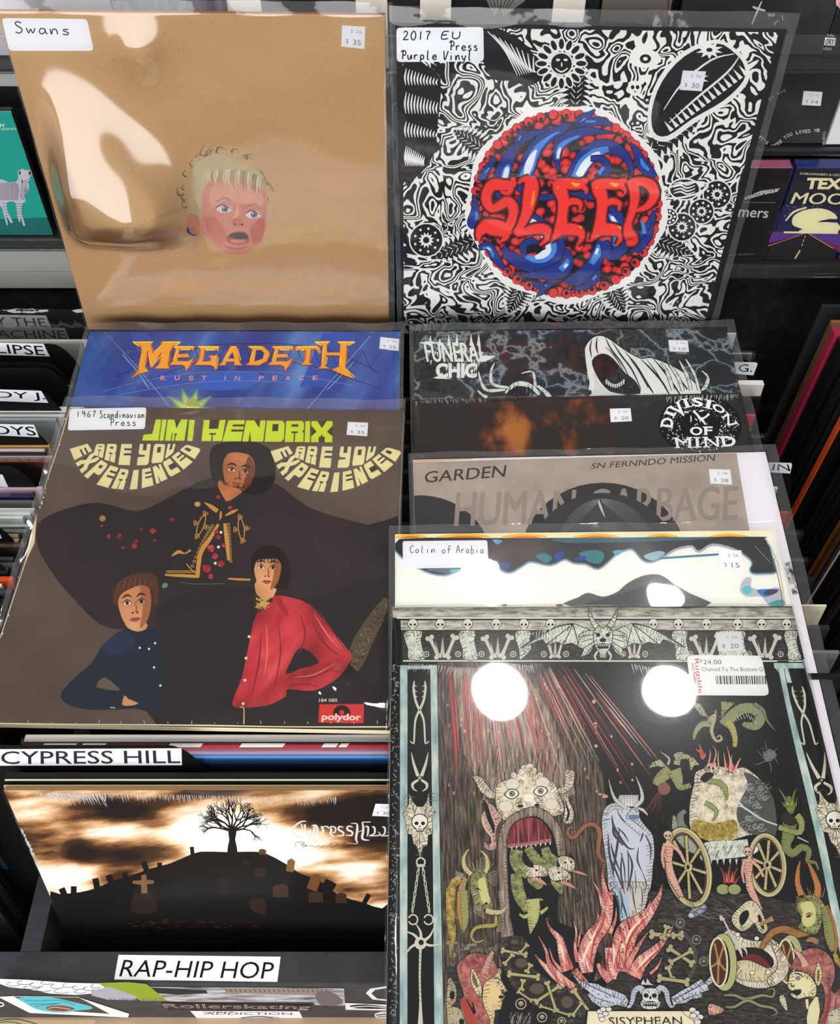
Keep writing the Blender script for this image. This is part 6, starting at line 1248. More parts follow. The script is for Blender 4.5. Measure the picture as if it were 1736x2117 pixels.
def badge(z, f):
    B = f([(x, y, 1) for x, y in ((-58, -165), (-38, -118), (-14, -92), (18, -92), (38, -118), (52, -170), (56, -110), (92, -62), (70, -20), (76, 60), (48, 72), (44, 130), (20, 138), (2, 200), (-14, 140), (-36, 120), (-46, 68), (-72, 62), (-78, 0), (-96, -56), (-64, -100))])
    outl(p, z, [(a[0], a[1]) for a in B], 'flesh', K, 3, 0)
    for q in (((-52, -150), (-20, 0)), ((50, -155), (20, 0)), ((85, -60), (10, 0)), ((-90, -56), (-10, 0)), ((0, 190), (0, 40)), ((-60, 50), (0, 10)), ((66, 50), (0, 10)), ((-30, 110), (0, 30)), ((32, 110), (0, 30))):
        a = f([(*q[0], 2), (*q[1], 5)]); p.brush(z, a, '#5a5044', n=1)
    c = f([(0, 0, 1)])[0]; c2 = f([(1, 0, 1)])[0]; skull(z, c[0], c[1], 44 * (c2[0] - c[0]), '#e8e6dc')
badge('HL', lambda P: [(186 + x, 968 + y, w_) for x, y, w_ in P]); badge('H2', lambda P: mp(P, 1690, 935, 1.45, .15))
for s in (-1, 1):
    X = 192
    for i in range(9): p.ring('HL', X + s * (12 + i * 4.4), 1225 + i * 30, 6 if i % 2 else 4, 17, 4.5, IR, n=10)
    p.ring('HL', X + s * 44, 1520, 26, 28, 8, IR, 200, 520, 14)
p.ring('HL', 192, 1192, 24, 24, 9, IR, n=14); p.brush('HL', '165,1215,4 192,1208,10 218,1215,4', IR)
for (x, y, a) in ((192, 1650, -2.3), (192, 1650, -.6), (192, 1650, 2.7), (192, 1650, .3), (192, 1650, -1.6)): p.brush('HL', [(x, y, 18), (x + 60 * math.cos(a), y + 60 * math.sin(a), 13), (x + 115 * math.cos(a - .25), y + 115 * math.sin(a - .25), 3)], IR)
p.ell('HL', 190, 1655, 34, 36, IR); p.ell('HL', 194, 1650, 15, 16, K); p.brush('HL', '190,1690,14 186,1850,12 190,2000,14 190,2120,30', IR)
for i in range(12): p.line('HL', [(181, 1710 + i * 24), (196, 1722 + i * 24)], 2.5, '#5a5448')
# --- great horned mask
FL = 'flesh'
for s, pts in ((0, '330,235 410,245 440,290 520,380 580,415 540,440 470,430 400,370 360,290'), (1, '1160,185 1240,190 1245,260 1225,340 1160,392 1105,385 1100,345 1150,330 1165,270')):
    op('H1', pts, FL, 5)
for i in range(7): p.line('H1', [(362 + i * 26, 300 + i * 22), (395 + i * 24, 262 + i * 22)], 3, '#5c5142'); p.line('H1', [(1165 - i * 3 + (i > 4) * -14, 215 + i * 24), (1232 - i * 8, 205 + i * 25)], 3, '#5c5142')
op('H1', '545,330 590,290 660,262 740,215 810,190 880,200 960,250 1060,290 1090,350 1130,450 1150,560 1060,600 980,590 900,560 820,570 720,600 640,640 580,600 540,480', FL, 5)
for (x, y, r) in ((800, 170, 32), (845, 160, 34), (880, 190, 28), (770, 200, 28), (700, 230, 26), (940, 230, 26)): p.ell('H1', x, y, r + 3, r + 3, K); p.ell('H1', x, y, r, r, FL)
for s in ('560,440,3 600,500,5 580,570,3', '1080,430,3 1120,500,5 1110,560,3', '740,300,4 770,270,6 790,300,3', '860,290,4 880,270,6 900,300,3', '700,520,3 720,560,5 760,560,3', '960,500,3 970,540,5 940,560,3', '640,330,3 700,300,6 760,340,3', '880,320,3 950,290,6 1040,330,3'): p.brush('H1', s, '#4a4034')
for (x, y, r) in ((630, 510, 62), (1040, 490, 60), (690, 310, 60), (960, 295, 60)): p.ell('H1', x, y, r + 3, r * .8 + 3, '#6a5f50'); p.ell('H1', x, y, r, r * .8, '#ded6c4')
for (x, y) in ((688, 395), (945, 372)):
    p.poly('H1', [(x - 70, y + 5), (x - 20, y - 44), (x + 40, y - 34), (x + 62, y + 6), (x + 10, y + 50), (x - 40, y + 40)], K, 3); p.poly('H1', [(x - 60, y + 5), (x - 18, y - 36), (x + 36, y - 27), (x + 52, y + 6), (x + 8, y + 42), (x - 36, y + 33)], '#e8e4d8', 3)
    p.ell('H1', x - 2, y, 28, 28, '#8d8a80'); p.ring('H1', x - 2, y, 20, 20, 4, '#3c3a34'); p.ell('H1', x - 2, y, 10, 10, K); p.ell('H1', x + 4, y - 5, 4, 4, '#f2f2ee')
op('H1', '720,480 740,440 800,440 840,400 880,440 940,420 965,460 950,510 900,520 850,548 800,525 740,530', FL, 4)
p.ell('H1', 762, 508, 26, 14, K, -.1); p.ell('H1', 908, 500, 22, 14, K, .1); p.ell('H1', 835, 435, 46, 38, '#eee8da'); p.brush('H1', '850,540,4 846,500,3 830,470,2', '#6a5f50')
op('H1', '420,430 455,420 480,480 520,500 560,560 600,610 560,680 540,760 545,880 490,905 440,880 432,820 470,850 500,830 480,760 420,680 405,600 430,560 440,520', '#cfa79a', 5)
p.poly('H1', '432,450 470,500 500,600 530,680 525,760 500,700 470,640 445,560', K, 2); p.brush('H1', '425,600,8 440,700,14 500,780,12 510,850,8', '#e2c4b4')
op('H1', '1150,410 1185,400 1200,470 1240,560 1225,650 1175,665 1145,640 1160,540', FL, 4); p.poly('H1', '1165,440 1180,500 1205,560 1190,630 1165,640 1185,570 1165,500', K, 2)
# arch and gate
p.poly('H1', '640,900 640,700 720,620 860,595 960,620 1050,720 1100,900 1110,1100 1090,1519 1100,1620 1000,2600 560,2600 640,1700', '#131317', 2)
p.poly('H3', '640,0 1100,0 1090,240 1280,320 1500,560 1400,800 1150,820 980,780 850,600 820,400 690,360', '#131317')
ob(p, 'H1', '610,1640,130 620,1400,90 605,1100,80 600,900,80 620,740,84 700,630,84 850,560,76 960,580,80 1060,680,80 1110,800,78 1130,950,64', 'bark_pale', K, 12)
for i in range(40):
    t = i / 39; y = 880 + 640 * t; p.line('H1', [(570 + random.uniform(0, 14), y), (600 + random.uniform(0, 30), y + random.uniform(8, 26))], 3, '#5a5046')
for i in range(24): a = R(185 + i * 7.2); p.line('H1', [(865 + 235 * math.cos(a), 830 + 225 * math.sin(a)), (865 + 275 * math.cos(a), 830 + 262 * math.sin(a))], 2.5, '#6a5f50')
ob(p, 'H3', '600,-40,90 625,120,80 630,230,90 650,380,110', 'bark_pale', K, 10)
p.poly('H1', '650,880 648,760 700,660 780,615 870,602 960,630 1020,720 1045,820 850,860', K, 2); p.poly('H1', '655,875 655,765 705,670 780,625 870,612 950,640 1010,725 1035,815 850,852', 'wood_red', 2)
for i in range(7): p.brush('H1', [(690 + i * 46, 660 - 40 * math.sin(i / 6 * 3.1), 2), (698 + i * 46, 850 - i * 3, 6)], '#d88a90' if i % 2 else '#3a1418', n=1)
p.brush('H1', '650,868,30 850,845,32 1038,812,30', '#b0737a')
for i in range(9): p.ell('H1', 672 + i * 43, 862 - i * 6, 5, 5, K, n=7); p.poly('H1', [(676 + i * 43, 878 - i * 5.5), (692 + i * 43, 876 - i * 5.5), (684 + i * 43, 905 - i * 5.5)], '#ece8dc')
# three hounds
GH, GD = 'green_hide', 'gold_hide'
def hound(neck, head, jaw, ears, eye, tongue):
    ob(p, 'H1', neck, GH, K, 10)
    op('H1', jaw, GH, 4, 2); p.brush('H1', tongue, '#cf8f86'); op('H1', head, 'flesh', 4, 2); p.poly('H1', ears, K); p.ell('H1', *eye, 13, 10, '#5a2a24'); p.ell('H1', eye[0], eye[1], 5, 5, K)
hound('980,880,70 1010,960,90 1080,1010,90 1140,1000,80', '1090,990 1130,955 1200,965 1245,1000 1248,1060 1220,1090 1150,1070 1100,1040', '1120,1040 1240,1050 1240,1100 1160,1090', '1200,970 1205,915 1240,985', (1165, 1015), '1230,1090,8 1290,1105,22 1360,1130,6'); p.ell('H1', 1215, 1010, 10, 12, K)
hound('830,880,80 880,960,90 960,1030,90 1040,1080,100', '1005,1080 1060,1040 1130,1060 1180,1095 1215,1130 1205,1175 1150,1165 1080,1180 1030,1160', '1030,1150 1080,1190 1150,1180 1150,1250 1130,1305 1080,1260 1040,1210', '1085,1050 1095,985 1120,1055', (1105, 1105), '1130,1190,14 1190,1210,30 1265,1250,6')
hound('730,900,110 720,990,110 760,1070,110 830,1110,110', '800,1080 850,1040 920,1035 980,1060 1005,1110 990,1140 920,1140 860,1150 820,1140', '820,1140 880,1160 960,1200 965,1230 920,1258 870,1230 830,1190', '830,1060 870,1010 880,1060', (905, 1085), '870,1150,16 940,1180,34 995,1215,8')
for (x, y) in ((880, 1150), (910, 1150), (940, 1148), (1130, 1172), (1150, 1170), (1172, 1170)): p.poly('H1', [(x - 5, y), (x + 5, y), (x, y + 20)], '#f0ece0')
for i in range(6): p.line('H1', [(720 + i * 10, 1020 + i * 16), (745 + i * 12, 1060 + i * 12)], 3, '#4a4a24')
ob(p, 'H1', '720,1110,90 735,1240,110 770,1350,100 820,1450,60', GH, K, 10)
for s in ('880,1519,90 870,1440,80', '830,1450,36 815,1390,30 835,1345,14 850,1355,5', '895,1430,36 910,1370,32 940,1345,18 968,1355,5', '940,1470,34 980,1440,26 1005,1415,12 1000,1440,4', '820,1500,30 770,1490,24 750,1480,10'): ob(p, 'H1', s, '#b7b878', K, 7)
ob(p, 'H3', '870,40,120 880,140,110 870,230,90 850,350,10', '#b7b878', K, 8); ob(p, 'H3', '850,180,40 790,200,30 752,170,8', '#b7b878', K, 6)
# curled tail
ob(p, 'H1', '1250,715,8 1205,700,22 1185,750,30 1230,795,34 1290,740,36 1350,680,38 1430,680,40 1470,750,40 1460,860,38 1460,940,34 1500,1000,22 1540,1010,8', '#9a6246', K, 8)
# goat on the left
ob(p, 'H1', '140,1519,80 130,1300,60 160,1200,70 230,1160,80', GD, K, 6); ob(p, 'H3', '140,-60,90 130,150,70 150,350,70 130,560,10', GD, K, 6)
ob(p, 'H1', '300,890,8 255,960,26 260,1050,40 320,1120,40', '#cfc08a', K, 7); ob(p, 'H1', '405,905,8 455,960,26 465,1050,38 440,1110,36', '#cfc08a', K, 7)
op('H1', '320,1130 380,1080 440,1100 470,1180 480,1280 520,1400 500,1440 440,1430 400,1450 360,1430 330,1330 310,1230', GH, 5); p.poly('H1', '380,1180 440,1150 465,1260 490,1370 430,1380 400,1300', '#ccc98a', 3)
ob(p, 'H1', '275,1150,30 235,1250,60 240,1400,60 255,1519,70', '#989a64', K, 8); ob(p, 'H1', '262,1140,14 222,1250,22 222,1400,22 205,1519,24', '#c88a5a', K, 4); ob(p, 'H3', '250,-40,70 258,120,76 262,250,60 250,335,10', '#989a64', K, 8); ob(p, 'H3', '208,-30,24 210,150,26 240,310,14', '#c88a3a', K, 4)
p.brush('H1', '350,1260,4 380,1245,8 410,1270,4', K); p.ell('H1', 375, 1275, 14, 12, '#8d9aa8'); p.ell('H1', 375, 1275, 6, 6, K); p.ell('H1', 455, 1380, 14, 10, K)
ob(p, 'H3', '450,140,50 520,160,46 600,150,34 635,100,8', '#cbb898', K, 7)
for i in range(12): p.line('H1', [(340 + i * 10, 1090), (300 + i * 20 + random.uniform(-10, 10), 960 + abs(i - 6) * 12)], 2.5, '#c9c69a'); 
for i in range(7): p.line('H1', [(470, 1110 + i * 12), (540 + random.uniform(-10, 10), 1090 + i * 22)], 2.5, '#d8d6c0'); p.line('H1', [(250, 1115 + i * 6), (180, 1090 + i * 12)], 2.5, '#d8d6c0'); p.line('H3', [(350 + i * 12, 90 + i * 8), (345 + i * 16, 160 + i * 10)], 2.5, '#d8d6c0')
ob(p, 'H3', '540,190,26 535,270,34 450,280,36 360,300,30 320,370,24 360,425,18 430,410,14', '#a9a05c', K, 6)
# rubble and bone tracery
for i in range(34): x = random.uniform(110, 560); y = random.uniform(420, 640) if x < 180 else random.uniform(430, 500); p.ell('H3', x, y, random.uniform(12, 30), random.uniform(10, 22), random.choice(['#6a6258', '#8d8576', '#4a443c']), n=9)
op('H3', '560,420 640,380 760,370 830,430 820,540 860,640 1010,760 1140,830 1280,860 1400,1080 1230,1100 900,1000 740,880 640,740 580,560', 'rock', 5, 2)
for (x, y, a, b) in ((760, 620, 90, 70), (900, 850, 110, 80), (1170, 970, 90, 90), (700, 430, 60, 40)): p.ell('H3', x, y, a, b, '#2b2723'); p.ell('H3', x + 10, y - 6, a * .6, b * .6, '#5a5248')
for b_ in ((600, 500, 810, 540, 26), (620, 620, 690, 540, 22), (660, 710, 920, 740, 30), (770, 850, 785, 770, 24), (820, 690, 850, 630, 24), (900, 960, 1110, 820, 28), (1000, 790, 1080, 1040, 26), (1240, 860, 1390, 1070, 30), (1230, 1080, 1310, 970, 22), (740, 870, 860, 950, 18), (940, 1000, 1200, 1080, 18), (760, 520, 820, 450, 20)): bone('H3', *b_, '#b8ae7c')
for (x, y, r) in ((765, 980, 46), (955, 1100, 42), (1130, 1135, 34)): p.ring('H3', x, y, r, r, 9, '#b8ae90', n=14); skull('H3', x, y, r * .5, '#b8ae90', False)
with Fixed(p): hatch(p, 'H3', 680, 1050, 860, 1140, 26, 60, 110, 4, ['#b8b2a4', '#8d877a'], .1)
# devil, lower left
op('H3', '110,760 160,780 190,860 180,960 140,1000 200,1010 280,1080 300,1170 110,1170', '#b9ad8c', 5, 2); p.ell('H3', 150, 900, 24, 40, K); p.ell('H3', 235, 1140, 24, 30, K)
op('H3', '430,800 560,660 590,690 585,760 640,850 640,870 590,880 625,910 600,950 585,1030 530,1040 520,1170 420,1170', '#dcc694', 5, 2)
op('H3', '190,680 230,590 320,530 430,530 520,590 555,680 520,740 450,780 420,840 415,920 440,1020 490,1170 300,1170 230,1020 215,930 260,930', 'devil_red', 5)
p.poly('H3', '230,930 300,950 380,1170 300,1170 250,1060', '#a8483f', 2); p.brush('H3', '270,930,6 330,1030,20 350,1060,30 330,960,8', '#2a1214')
op('H3', '330,655 370,720 410,800 412,910 360,880 320,800 312,740', '#e0d4a8', 5, 2); p.poly('H3', '335,700 365,760 385,840 350,810 330,760', '#6a6248', 2)
ob(p, 'H3', '440,710,70 460,640,56 490,560,44 515,510,28', '#c49c90', K, 7)
for i in range(4): p.line('H3', [(425 + i * 10, 690 - i * 30), (478 + i * 8, 706 - i * 30)], 3, '#7a4038')
p.brush('H3', '520,760,4 555,750,10 585,772,4', K); p.ell('H3', 556, 788, 18, 14, '#a8b0ae'); p.ell('H3', 560, 788, 7, 8, K); p.poly('H3', '570,905 620,905 590,935 565,925', K); p.brush('H3', '580,850,4 600,865,12 620,862,4', K); p.brush('H3', '510,980,16 520,1050,20 525,1100,8', '#c8b88c')
# crowned figure in robe
WB = '#c6c8d2'
op('H1', '1560,640 1620,585 1700,590 1760,640 1800,800 1810,1200 1790,1700 1740,1760 1680,1700 1640,1400 1600,1180 1545,1000 1530,820', WB, 5)
f2 = lambda s: s
op('H2', '-140,1000 -120,850 -40,800 60,830 150,860 160,920 210,990 262,1060 275,1200 262,1300 250,1440 200,1523 -60,1523 -100,1300', WB, 5, 3)
op('H4', '-80,-20 200,-20 225,60 200,180 150,260 60,250 20,160 -20,40', '#c6c2bc', 4, 2); p.poly('H3', '1640,0 1736,0 1736,160 1700,300 1665,120', '#a9bccf')
for s in ('-60,900,6 -40,1000,22 60,1150,16 120,1160,4', '0,1000,6 -20,1150,20 -60,1400,10', '60,1180,6 100,1300,18 60,1500,8', '150,1150,4 140,1250,14 180,1350,4', '20,1200,6 10,1350,16 40,1520,6', '200,1050,6 245,1150,14 240,1260,4', '140,960,4 180,1040,16 160,1110,6', '-90,1050,6 -80,1200,18 -40,1400,8', '120,1330,3 130,1450,8 120,1520,3', '-20,860,4 20,930,12 80,980,4', '180,1350,4 210,1440,9 190,1520,4', '80,1390,3 84,1460,7 90,1520,3'): p.brush('H2', s, '#3c4052')
for s in ('1590,680,8 1600,760,26 1680,860,12', '1570,840,6 1600,960,22 1650,1090,8', '1630,700,6 1690,760,14 1730,830,5', '1560,960,6 1620,1100,18 1690,1270,6', '1660,920,5 1690,1050,14 1700,1200,5', '1720,900,5 1730,1050,12 1726,1250,5', '1640,1260,5 1690,1420,16 1720,1519,6'): p.brush('H1', s, '#3c4052')
p.brush('H1', '1545,1020,8 1590,1150,20 1650,1300,30 1660,1519,16', '#8fa6c2')
for s in ('0,40,6 20,120,14 10,230,5', '100,20,5 110,110,12 130,220,4', '170,10,4 180,100,10 170,180,3', '-60,30,6 -10,140,14 0,280,5'): p.brush('H4', s, '#4a4a4c')
op('H2', '60,890 120,830 150,850 152,920 110,960 60,940', WB, 4, 3); p.poly('H2', '70,900 130,895 150,915 120,935 80,930', '#6a78a0', 2); ob(p, 'H2', '50,940,40 110,980,50 180,1040,50', WB, K, 6)
p.poly('H2', '-30,830 0,740 150,740 140,830', '#b0b0b2')
for i in range(6): p.poly('H2', [(20 + i * 22, 830), (28 + i * 22, 735 + abs(i - 2.5) * 8), (38 + i * 22, 830)], '#dcdcd4')
for s in ('120,830,30 175,780,30 170,700,20 128,595,4', '140,840,10 185,860,24 222,900,6'): ob(p, 'H2', s, '#c9c7c0', K, 6)
for s in ('1700,520,30 1620,460,30 1580,380,18 1552,270,4', '1660,530,16 1580,525,26 1532,600,6'): ob(p, 'H1', s, '#c9c7c0', K, 6)
# flames
FP = 'flame_pink'
for z, s in (('H3', '890,540,4 960,620,34 1060,720,60 1160,820,50'), ('H3', '920,370,3 990,500,22 1020,620,40 1120,740,60 1240,830,60'), ('H3', '1020,480,3 1060,600,18 1140,690,40'), ('H3', '990,215,3 1030,310,26 1110,400,60 1150,560,90 1190,680,110'), ('H3', '1235,235,3 1262,340,18 1250,480,26 1280,600,50'), ('H3', '1310,270,3 1290,380,14 1275,470,20'),
             ('H3', '1440,120,3 1460,200,22 1440,280,30'), ('H3', '1620,110,3 1610,230,22 1560,350,40'), ('H1', '1400,1170,3 1470,1290,26 1500,1420,40'), ('H1', '1515,1020,4 1495,1150,24 1530,1320,60 1540,1519,90'), ('H1', '1575,1260,3 1580,1360,14 1570,1450,20'),
             ('H3', '1540,-20,90 1540,120,100 1510,260,120 1400,400,150 1350,560,150 1360,700,100'), ('H4', '335,-5,4 310,90,34 250,190,70 160,290,120 60,370,170 20,520,170 0,680,150'), ('H4', '425,310,3 360,420,34 280,510,66 170,610,100 110,720,120'), ('H4', '225,370,3 160,460,26 100,560,40 40,680,50'), ('H4', '330,570,3 300,640,16 240,700,26'), ('H4', '245,120,3 210,200,14 160,260,20'),
             ('H3', '1450,620,30 1500,700,60 1560,780,60'), ('H3', '1600,480,170 1590,620,130 1580,760,70'), ('H3', '1240,680,70 1310,760,60 1380,830,40')): ob(p, z, s, FP, K, 8)
for z, s in (('H3', '1520,100,3 1500,260,12 1420,420,16 1380,640,5'), ('H3', '1150,480,3 1190,600,10 1230,700,4'), ('H4', '230,240,3 120,360,14 60,480,16 40,640,5'), ('H4', '340,480,3 250,570,12 160,660,5'), ('H3', '1560,450,4 1540,600,16 1560,740,5'), ('H3', '1640,430,4 1650,560,14 1620,700,5'), ('H4', '20,430,4 -20,560,12 -20,680,5'), ('H3', '1330,500,4 1340,620,12 1380,720,4')): p.brush(z, s, '#a8423e')
for z, s in (('H3', '1480,240,3 1400,400,16 1330,560,18 1340,640,5'), ('H4', '190,250,3 90,360,18 50,460,14'), ('H4', '300,500,3 200,590,14 140,660,6'), ('H3', '1120,440,3 1140,540,14 1160,620,5'), ('H3', '1590,440,4 1600,540,18 1590,640,5')): p.brush(z, s, '#f3e4da')
with Fixed(p):
    for i in range(26): z, x, y = random.choice((('H3', random.uniform(1330, 1560), random.uniform(330, 640)), ('H4', random.uniform(10, 170), random.uniform(330, 560)))); p.ell(z, x, y, 7, 9, '#7a3430', n=7)
# bone wheel, small circles
ob(p, 'H4', '300,280,30 420,300,36 520,400,36 590,520,36 580,660,36 520,770,30', '#4c4842', K, 4)
for b_ in ((250, 390, 480, 400, 34), (390, 500, 570, 620, 30), (400, 610, 560, 520, 26), (380, 650, 410, 740, 26), (310, 735, 530, 765, 32), (370, 330, 340, 420, 26), (420, 400, 490, 390, 26)): bone('H4', *b_, '#aea680')
for (x, y) in ((475, 300), (603, 432), (665, 600)): p.ring('H4', x, y, 32, 34, 8, '#8f8b80', n=14); skull('H4', x, y, 16, '#8f8b80', False)
op('H4', '540,235 560,200 620,140 670,150 690,190 640,230 600,250 560,262', '#a9b7c4', 4, 2); p.brush('H4', '570,230,3 630,190,5 690,200,3', K); p.ell('H4', 560, 242, 20, 18, '#c4ccd2')
# winged skull and banner
for s, z, pts in ((1, 'H4', '400,880 470,840 560,790 640,740 660,780 700,730 780,670 740,760 690,800 700,830 640,850 650,890 560,900 520,930 450,940 420,960'), (-1, 'H3', '1215,705 1300,770 1370,790 1450,800 1500,830 1600,860 1700,900 1730,960 1700,1010 1620,990 1560,1010 1480,1015 1400,960 1360,900 1380,880 1300,820')):
    op(z, pts, '#c3c9d6', 5, 1)
for z, pts in (('H4', '430,900,4 540,840,10 700,760,3'), ('H4', '450,930,3 560,880,8 640,860,3'), ('H3', '1270,760,3 1450,850,10 1660,940,4'), ('H3', '1380,900,3 1500,950,8 1600,970,3')): p.brush(z, pts, '#4a4e60')
with Fixed(p):
    for i in range(26): z, x, y = random.choice((('H4', random.uniform(450, 640), random.uniform(800, 900)), ('H3', random.uniform(1400, 1680), random.uniform(860, 980)))); p.ell(z, x, y, 5, 5, K, n=7)
for s in (-1, 1):
    ob(p, 'H4', [(238 + s * 50, 850, 50), (238 + s * 80, 810, 44), (238 + s * 125, 840, 40), (238 + s * 140, 910, 34), (238 + s * 165, 960, 22), (238 + s * 190, 950, 8)], '#b9c0cf', K, 7)
    for i in range(6): p.line('H4', [(238 + s * (100 + i * 9), 825 + i * 24), (238 + s * (140 + i * 6), 830 + i * 22)], 3, K)
p.poly('H4', '155,790 180,730 200,770 212,715 235,760 262,780 275,770 300,790', K); p.poly('H4', '165,785 182,745 205,780 214,735 238,775 270,790', '#c9ccd2')
op('H4', '170,850 200,815 280,815 305,850 300,900 320,930 300,970 240,982 180,970 160,930 180,900', '#dcdcda', 5, 2)
for s in (-1, 1): p.ell('H4', 238 + s * 32, 872, 20, 18, K)
p.poly('H4', '228,890 238,870 250,890 240,905', K); p.poly('H4', '180,930 220,915 260,915 300,930 290,955 190,955', K)
for i in range(8): p.poly('H4', [(186 + i * 14, 925), (196 + i * 14, 925), (191 + i * 14, 948)], '#e8e8e2')
p.poly('H4', '-260,985 560,985 620,1100 640,1300 -300,1300', K); p.poly('H4', '-250,995 545,995 590,1060 600,1300 -280,1300', '#ded8bc'); p.line('H4', '480,990 520,1030 560,1060', 4, K)
for (z, xs) in (('H4', [(570, 985), (600, 1010), (630, 1040), (600, 1060), (575, 1030), (610, 1080)]), ('H3', [(1470, 1050), (1500, 1030), (1480, 1090), (1520, 1070), (1550, 1030), (1490, 1120)])):
    for (x, y) in xs: p.ell(z, x, y, 30, 24, K); p.ell(z, x, y, 25, 19, '#d8d8d2')
# cart with giant severed head
ob(p, 'H2', '430,900,20 440,1000,50 500,1080,90 560,1130,100 640,1180,80', '#a3a89a', K, 6); ob(p, 'H2', '520,860,30 480,900,50 490,980,60 560,1050,60', '#7d8278', K, 5)
op('H2', '560,760 590,640 620,560 700,500 780,510 900,530 980,520 1060,570 1130,640 1190,720 1225,840 1225,1000 1200,1080 1050,1050 900,1090 760,1110 640,1070 560,1010 548,880', 'flesh', 5)
p.poly('H2', '590,930 740,960 900,930 930,1010 880,1090 760,1110 640,1075 570,1010', 'gold_hide', 3)
p.poly('H2', '980,560 1060,590 1140,650 1200,740 1228,860 1225,1060 1060,1050 960,1000 920,880 960,760 1010,660', '#50514f', 3)
for i in range(34):
    x = random.uniform(960, 1200); y = random.uniform(620, 1040)
    if x > 940 + abs(y - 800) * .2: r = random.uniform(20, 46); p.ring('H2', x, y, r, r * .9, 5, random.choice(['#b0b3ae', '#8a8d88', '#3a3b3a']), 0, 300, 14); p.ring('H2', x, y, r * .5, r * .45, 4, '#9a9d98', 0, 300, 10)
op('H2', '590,640 600,560 660,530 700,490 750,500 780,530 760,570 700,560 640,600 640,640', 'flesh', 4); p.poly('H2', '640,600 680,560 740,570 730,600 680,640 645,625', K, 2); p.ell('H2', 706, 522, 9, 14, K); p.ell('H2', 738, 530, 9, 12, K)
p.poly('H2', '820,540 870,550 910,570 860,560', K, 2)
ob(p, 'H2', '700,630,34 780,640,40 830,690,40 845,780,10', '#8f9a5c', K, 7); ob(p, 'H2', '670,800,34 730,830,34 765,880,26 735,940,8', '#8f9a5c', K, 7)
for i in range(26): p.line('H2', [(590 + i * 12, 950 + random.uniform(-10, 60)), (610 + i * 12, 990 + random.uniform(0, 70))], 3, '#7a5a34')
hatch(p, 'H2', 580, 620, 900, 900, 60, 30, 70, 2.4, ['#8a7f6a', '#6a604e'])
for s in ('700,500,14 715,420,8 710,380,2', '740,500,14 760,400,8 730,345,2', '780,510,12 775,440,8 780,390,2', '840,550,20 830,470,10 820,400,2', '870,555,20 870,460,12 845,350,2', '900,560,18 880,470,9 885,420,2', '900,570,22 930,490,14 955,445,3', '720,500,30 760,500,30'): p.brush('H2', s, '#d8a094')
for s in ('735,500,8 745,450,4', '860,550,10 850,480,5', '890,550,12 905,500,6'): p.brush('H2', s, '#c0403c')
ob(p, 'H2', '640,1200,70 660,1150,60 780,1130,70 900,1130,70 1010,1110,50', 'stone_pale', K, 7); p.poly('H2', '640,1200 680,1160 1000,1150 1080,1110 1090,1180 1000,1220 820,1240 650,1255', 'stone_pale', 2); hatch(p, 'H2', 650, 1150, 1000, 1240, 50, 60, -60, 3, ['#4a4e46', '#6e7268'])
for i in range(7): p.poly('H2', [(660 + i * 50, 1245), (680 + i * 50, 1240), (672 + i * 50, 1290)], '#c9cdc0')
def wheel(z, cx, cy, rx, ry, rot, w_):
    p.ring(z, cx, cy, rx, ry, w_ + 12, K, n=36, rot=rot); p.ring(z, cx, cy, rx, ry, w_, '#b3aa78', n=36, rot=rot); p.ring(z, cx - 3, cy, rx * .84, ry * .87, 10, '#5a2a28', n=30, rot=rot); p.ring(z, cx + 2, cy - 2, rx * 1.05, ry * 1.03, 5, '#e4e0c8', n=30, rot=rot)
    for i in range(8):
        a = i * math.pi / 4 + .3; x = cx + rx * .85 * math.cos(a) * math.cos(rot) - ry * .85 * math.sin(a) * math.sin(rot); y = cy + rx * .85 * math.cos(a) * math.sin(rot) + ry * .85 * math.sin(a) * math.cos(rot); ob(p, z, [(cx, cy, 16), (x, y, 22)], '#bfb47c', K, 7)
    ob(p, z, [(cx, cy - 30, 44), (cx + 3, cy, 64), (cx, cy + 30, 44)], '#c9b890', K, 8); p.ell(z, cx, cy, 12, 18, K)
wheel('H2', 535, 1310, 160, 300, -.22, 40); wheel('H2', 1160, 1290, 135, 235, -.1, 34)
def soul(z, x, y, k, sk='#d8a898'):
    T = lambda a, b, w_: (x + a * k, y + b * k, w_ * k)
    ob(p, z, [T(0, 90, 76), T(0, 160, 80), T(6, 240, 50), T(20, 330, 60), T(60, 420, 50), T(110, 520, 30)], sk, K, 7 * k + 3); ob(p, z, [T(-30, 110, 26), T(-46, 200, 22), T(-30, 290, 14)], sk, K, 5); ob(p, z, [T(30, 110, 26), T(90, 160, 26), T(130, 240, 20)], sk, K, 5)
    for i in range(4): p.line(z, [T(-24, 120 + i * 24, 1)[:2], T(24, 124 + i * 24, 1)[:2]], 3, '#7a3a34')
    skull(z, x, y + 30 * k, 34 * k, '#d8b4a4')
soul('H2', 378, 1030, 1.0); soul('H2', 1008, 1155, .95)
for (x, y) in ((815, 1480), (905, 1480)): p.ell('H2', x, y, 56, 46, K); p.ell('H2', x, y, 50, 40, '#9aa06a')
for s in ('830,1430,20 820,1360,12 790,1300,3', '860,1430,30 860,1350,16 875,1270,3', '890,1430,30 900,1370,14 930,1310,3', '905,1435,16 930,1400,8 945,1380,3'): p.brush('H2', s, '#b8403e')
for s in ('845,1420,6 842,1370,4 835,1340,1', '880,1420,7 885,1370,4 890,1340,1'): p.brush('H2', s, '#ecc0b0')
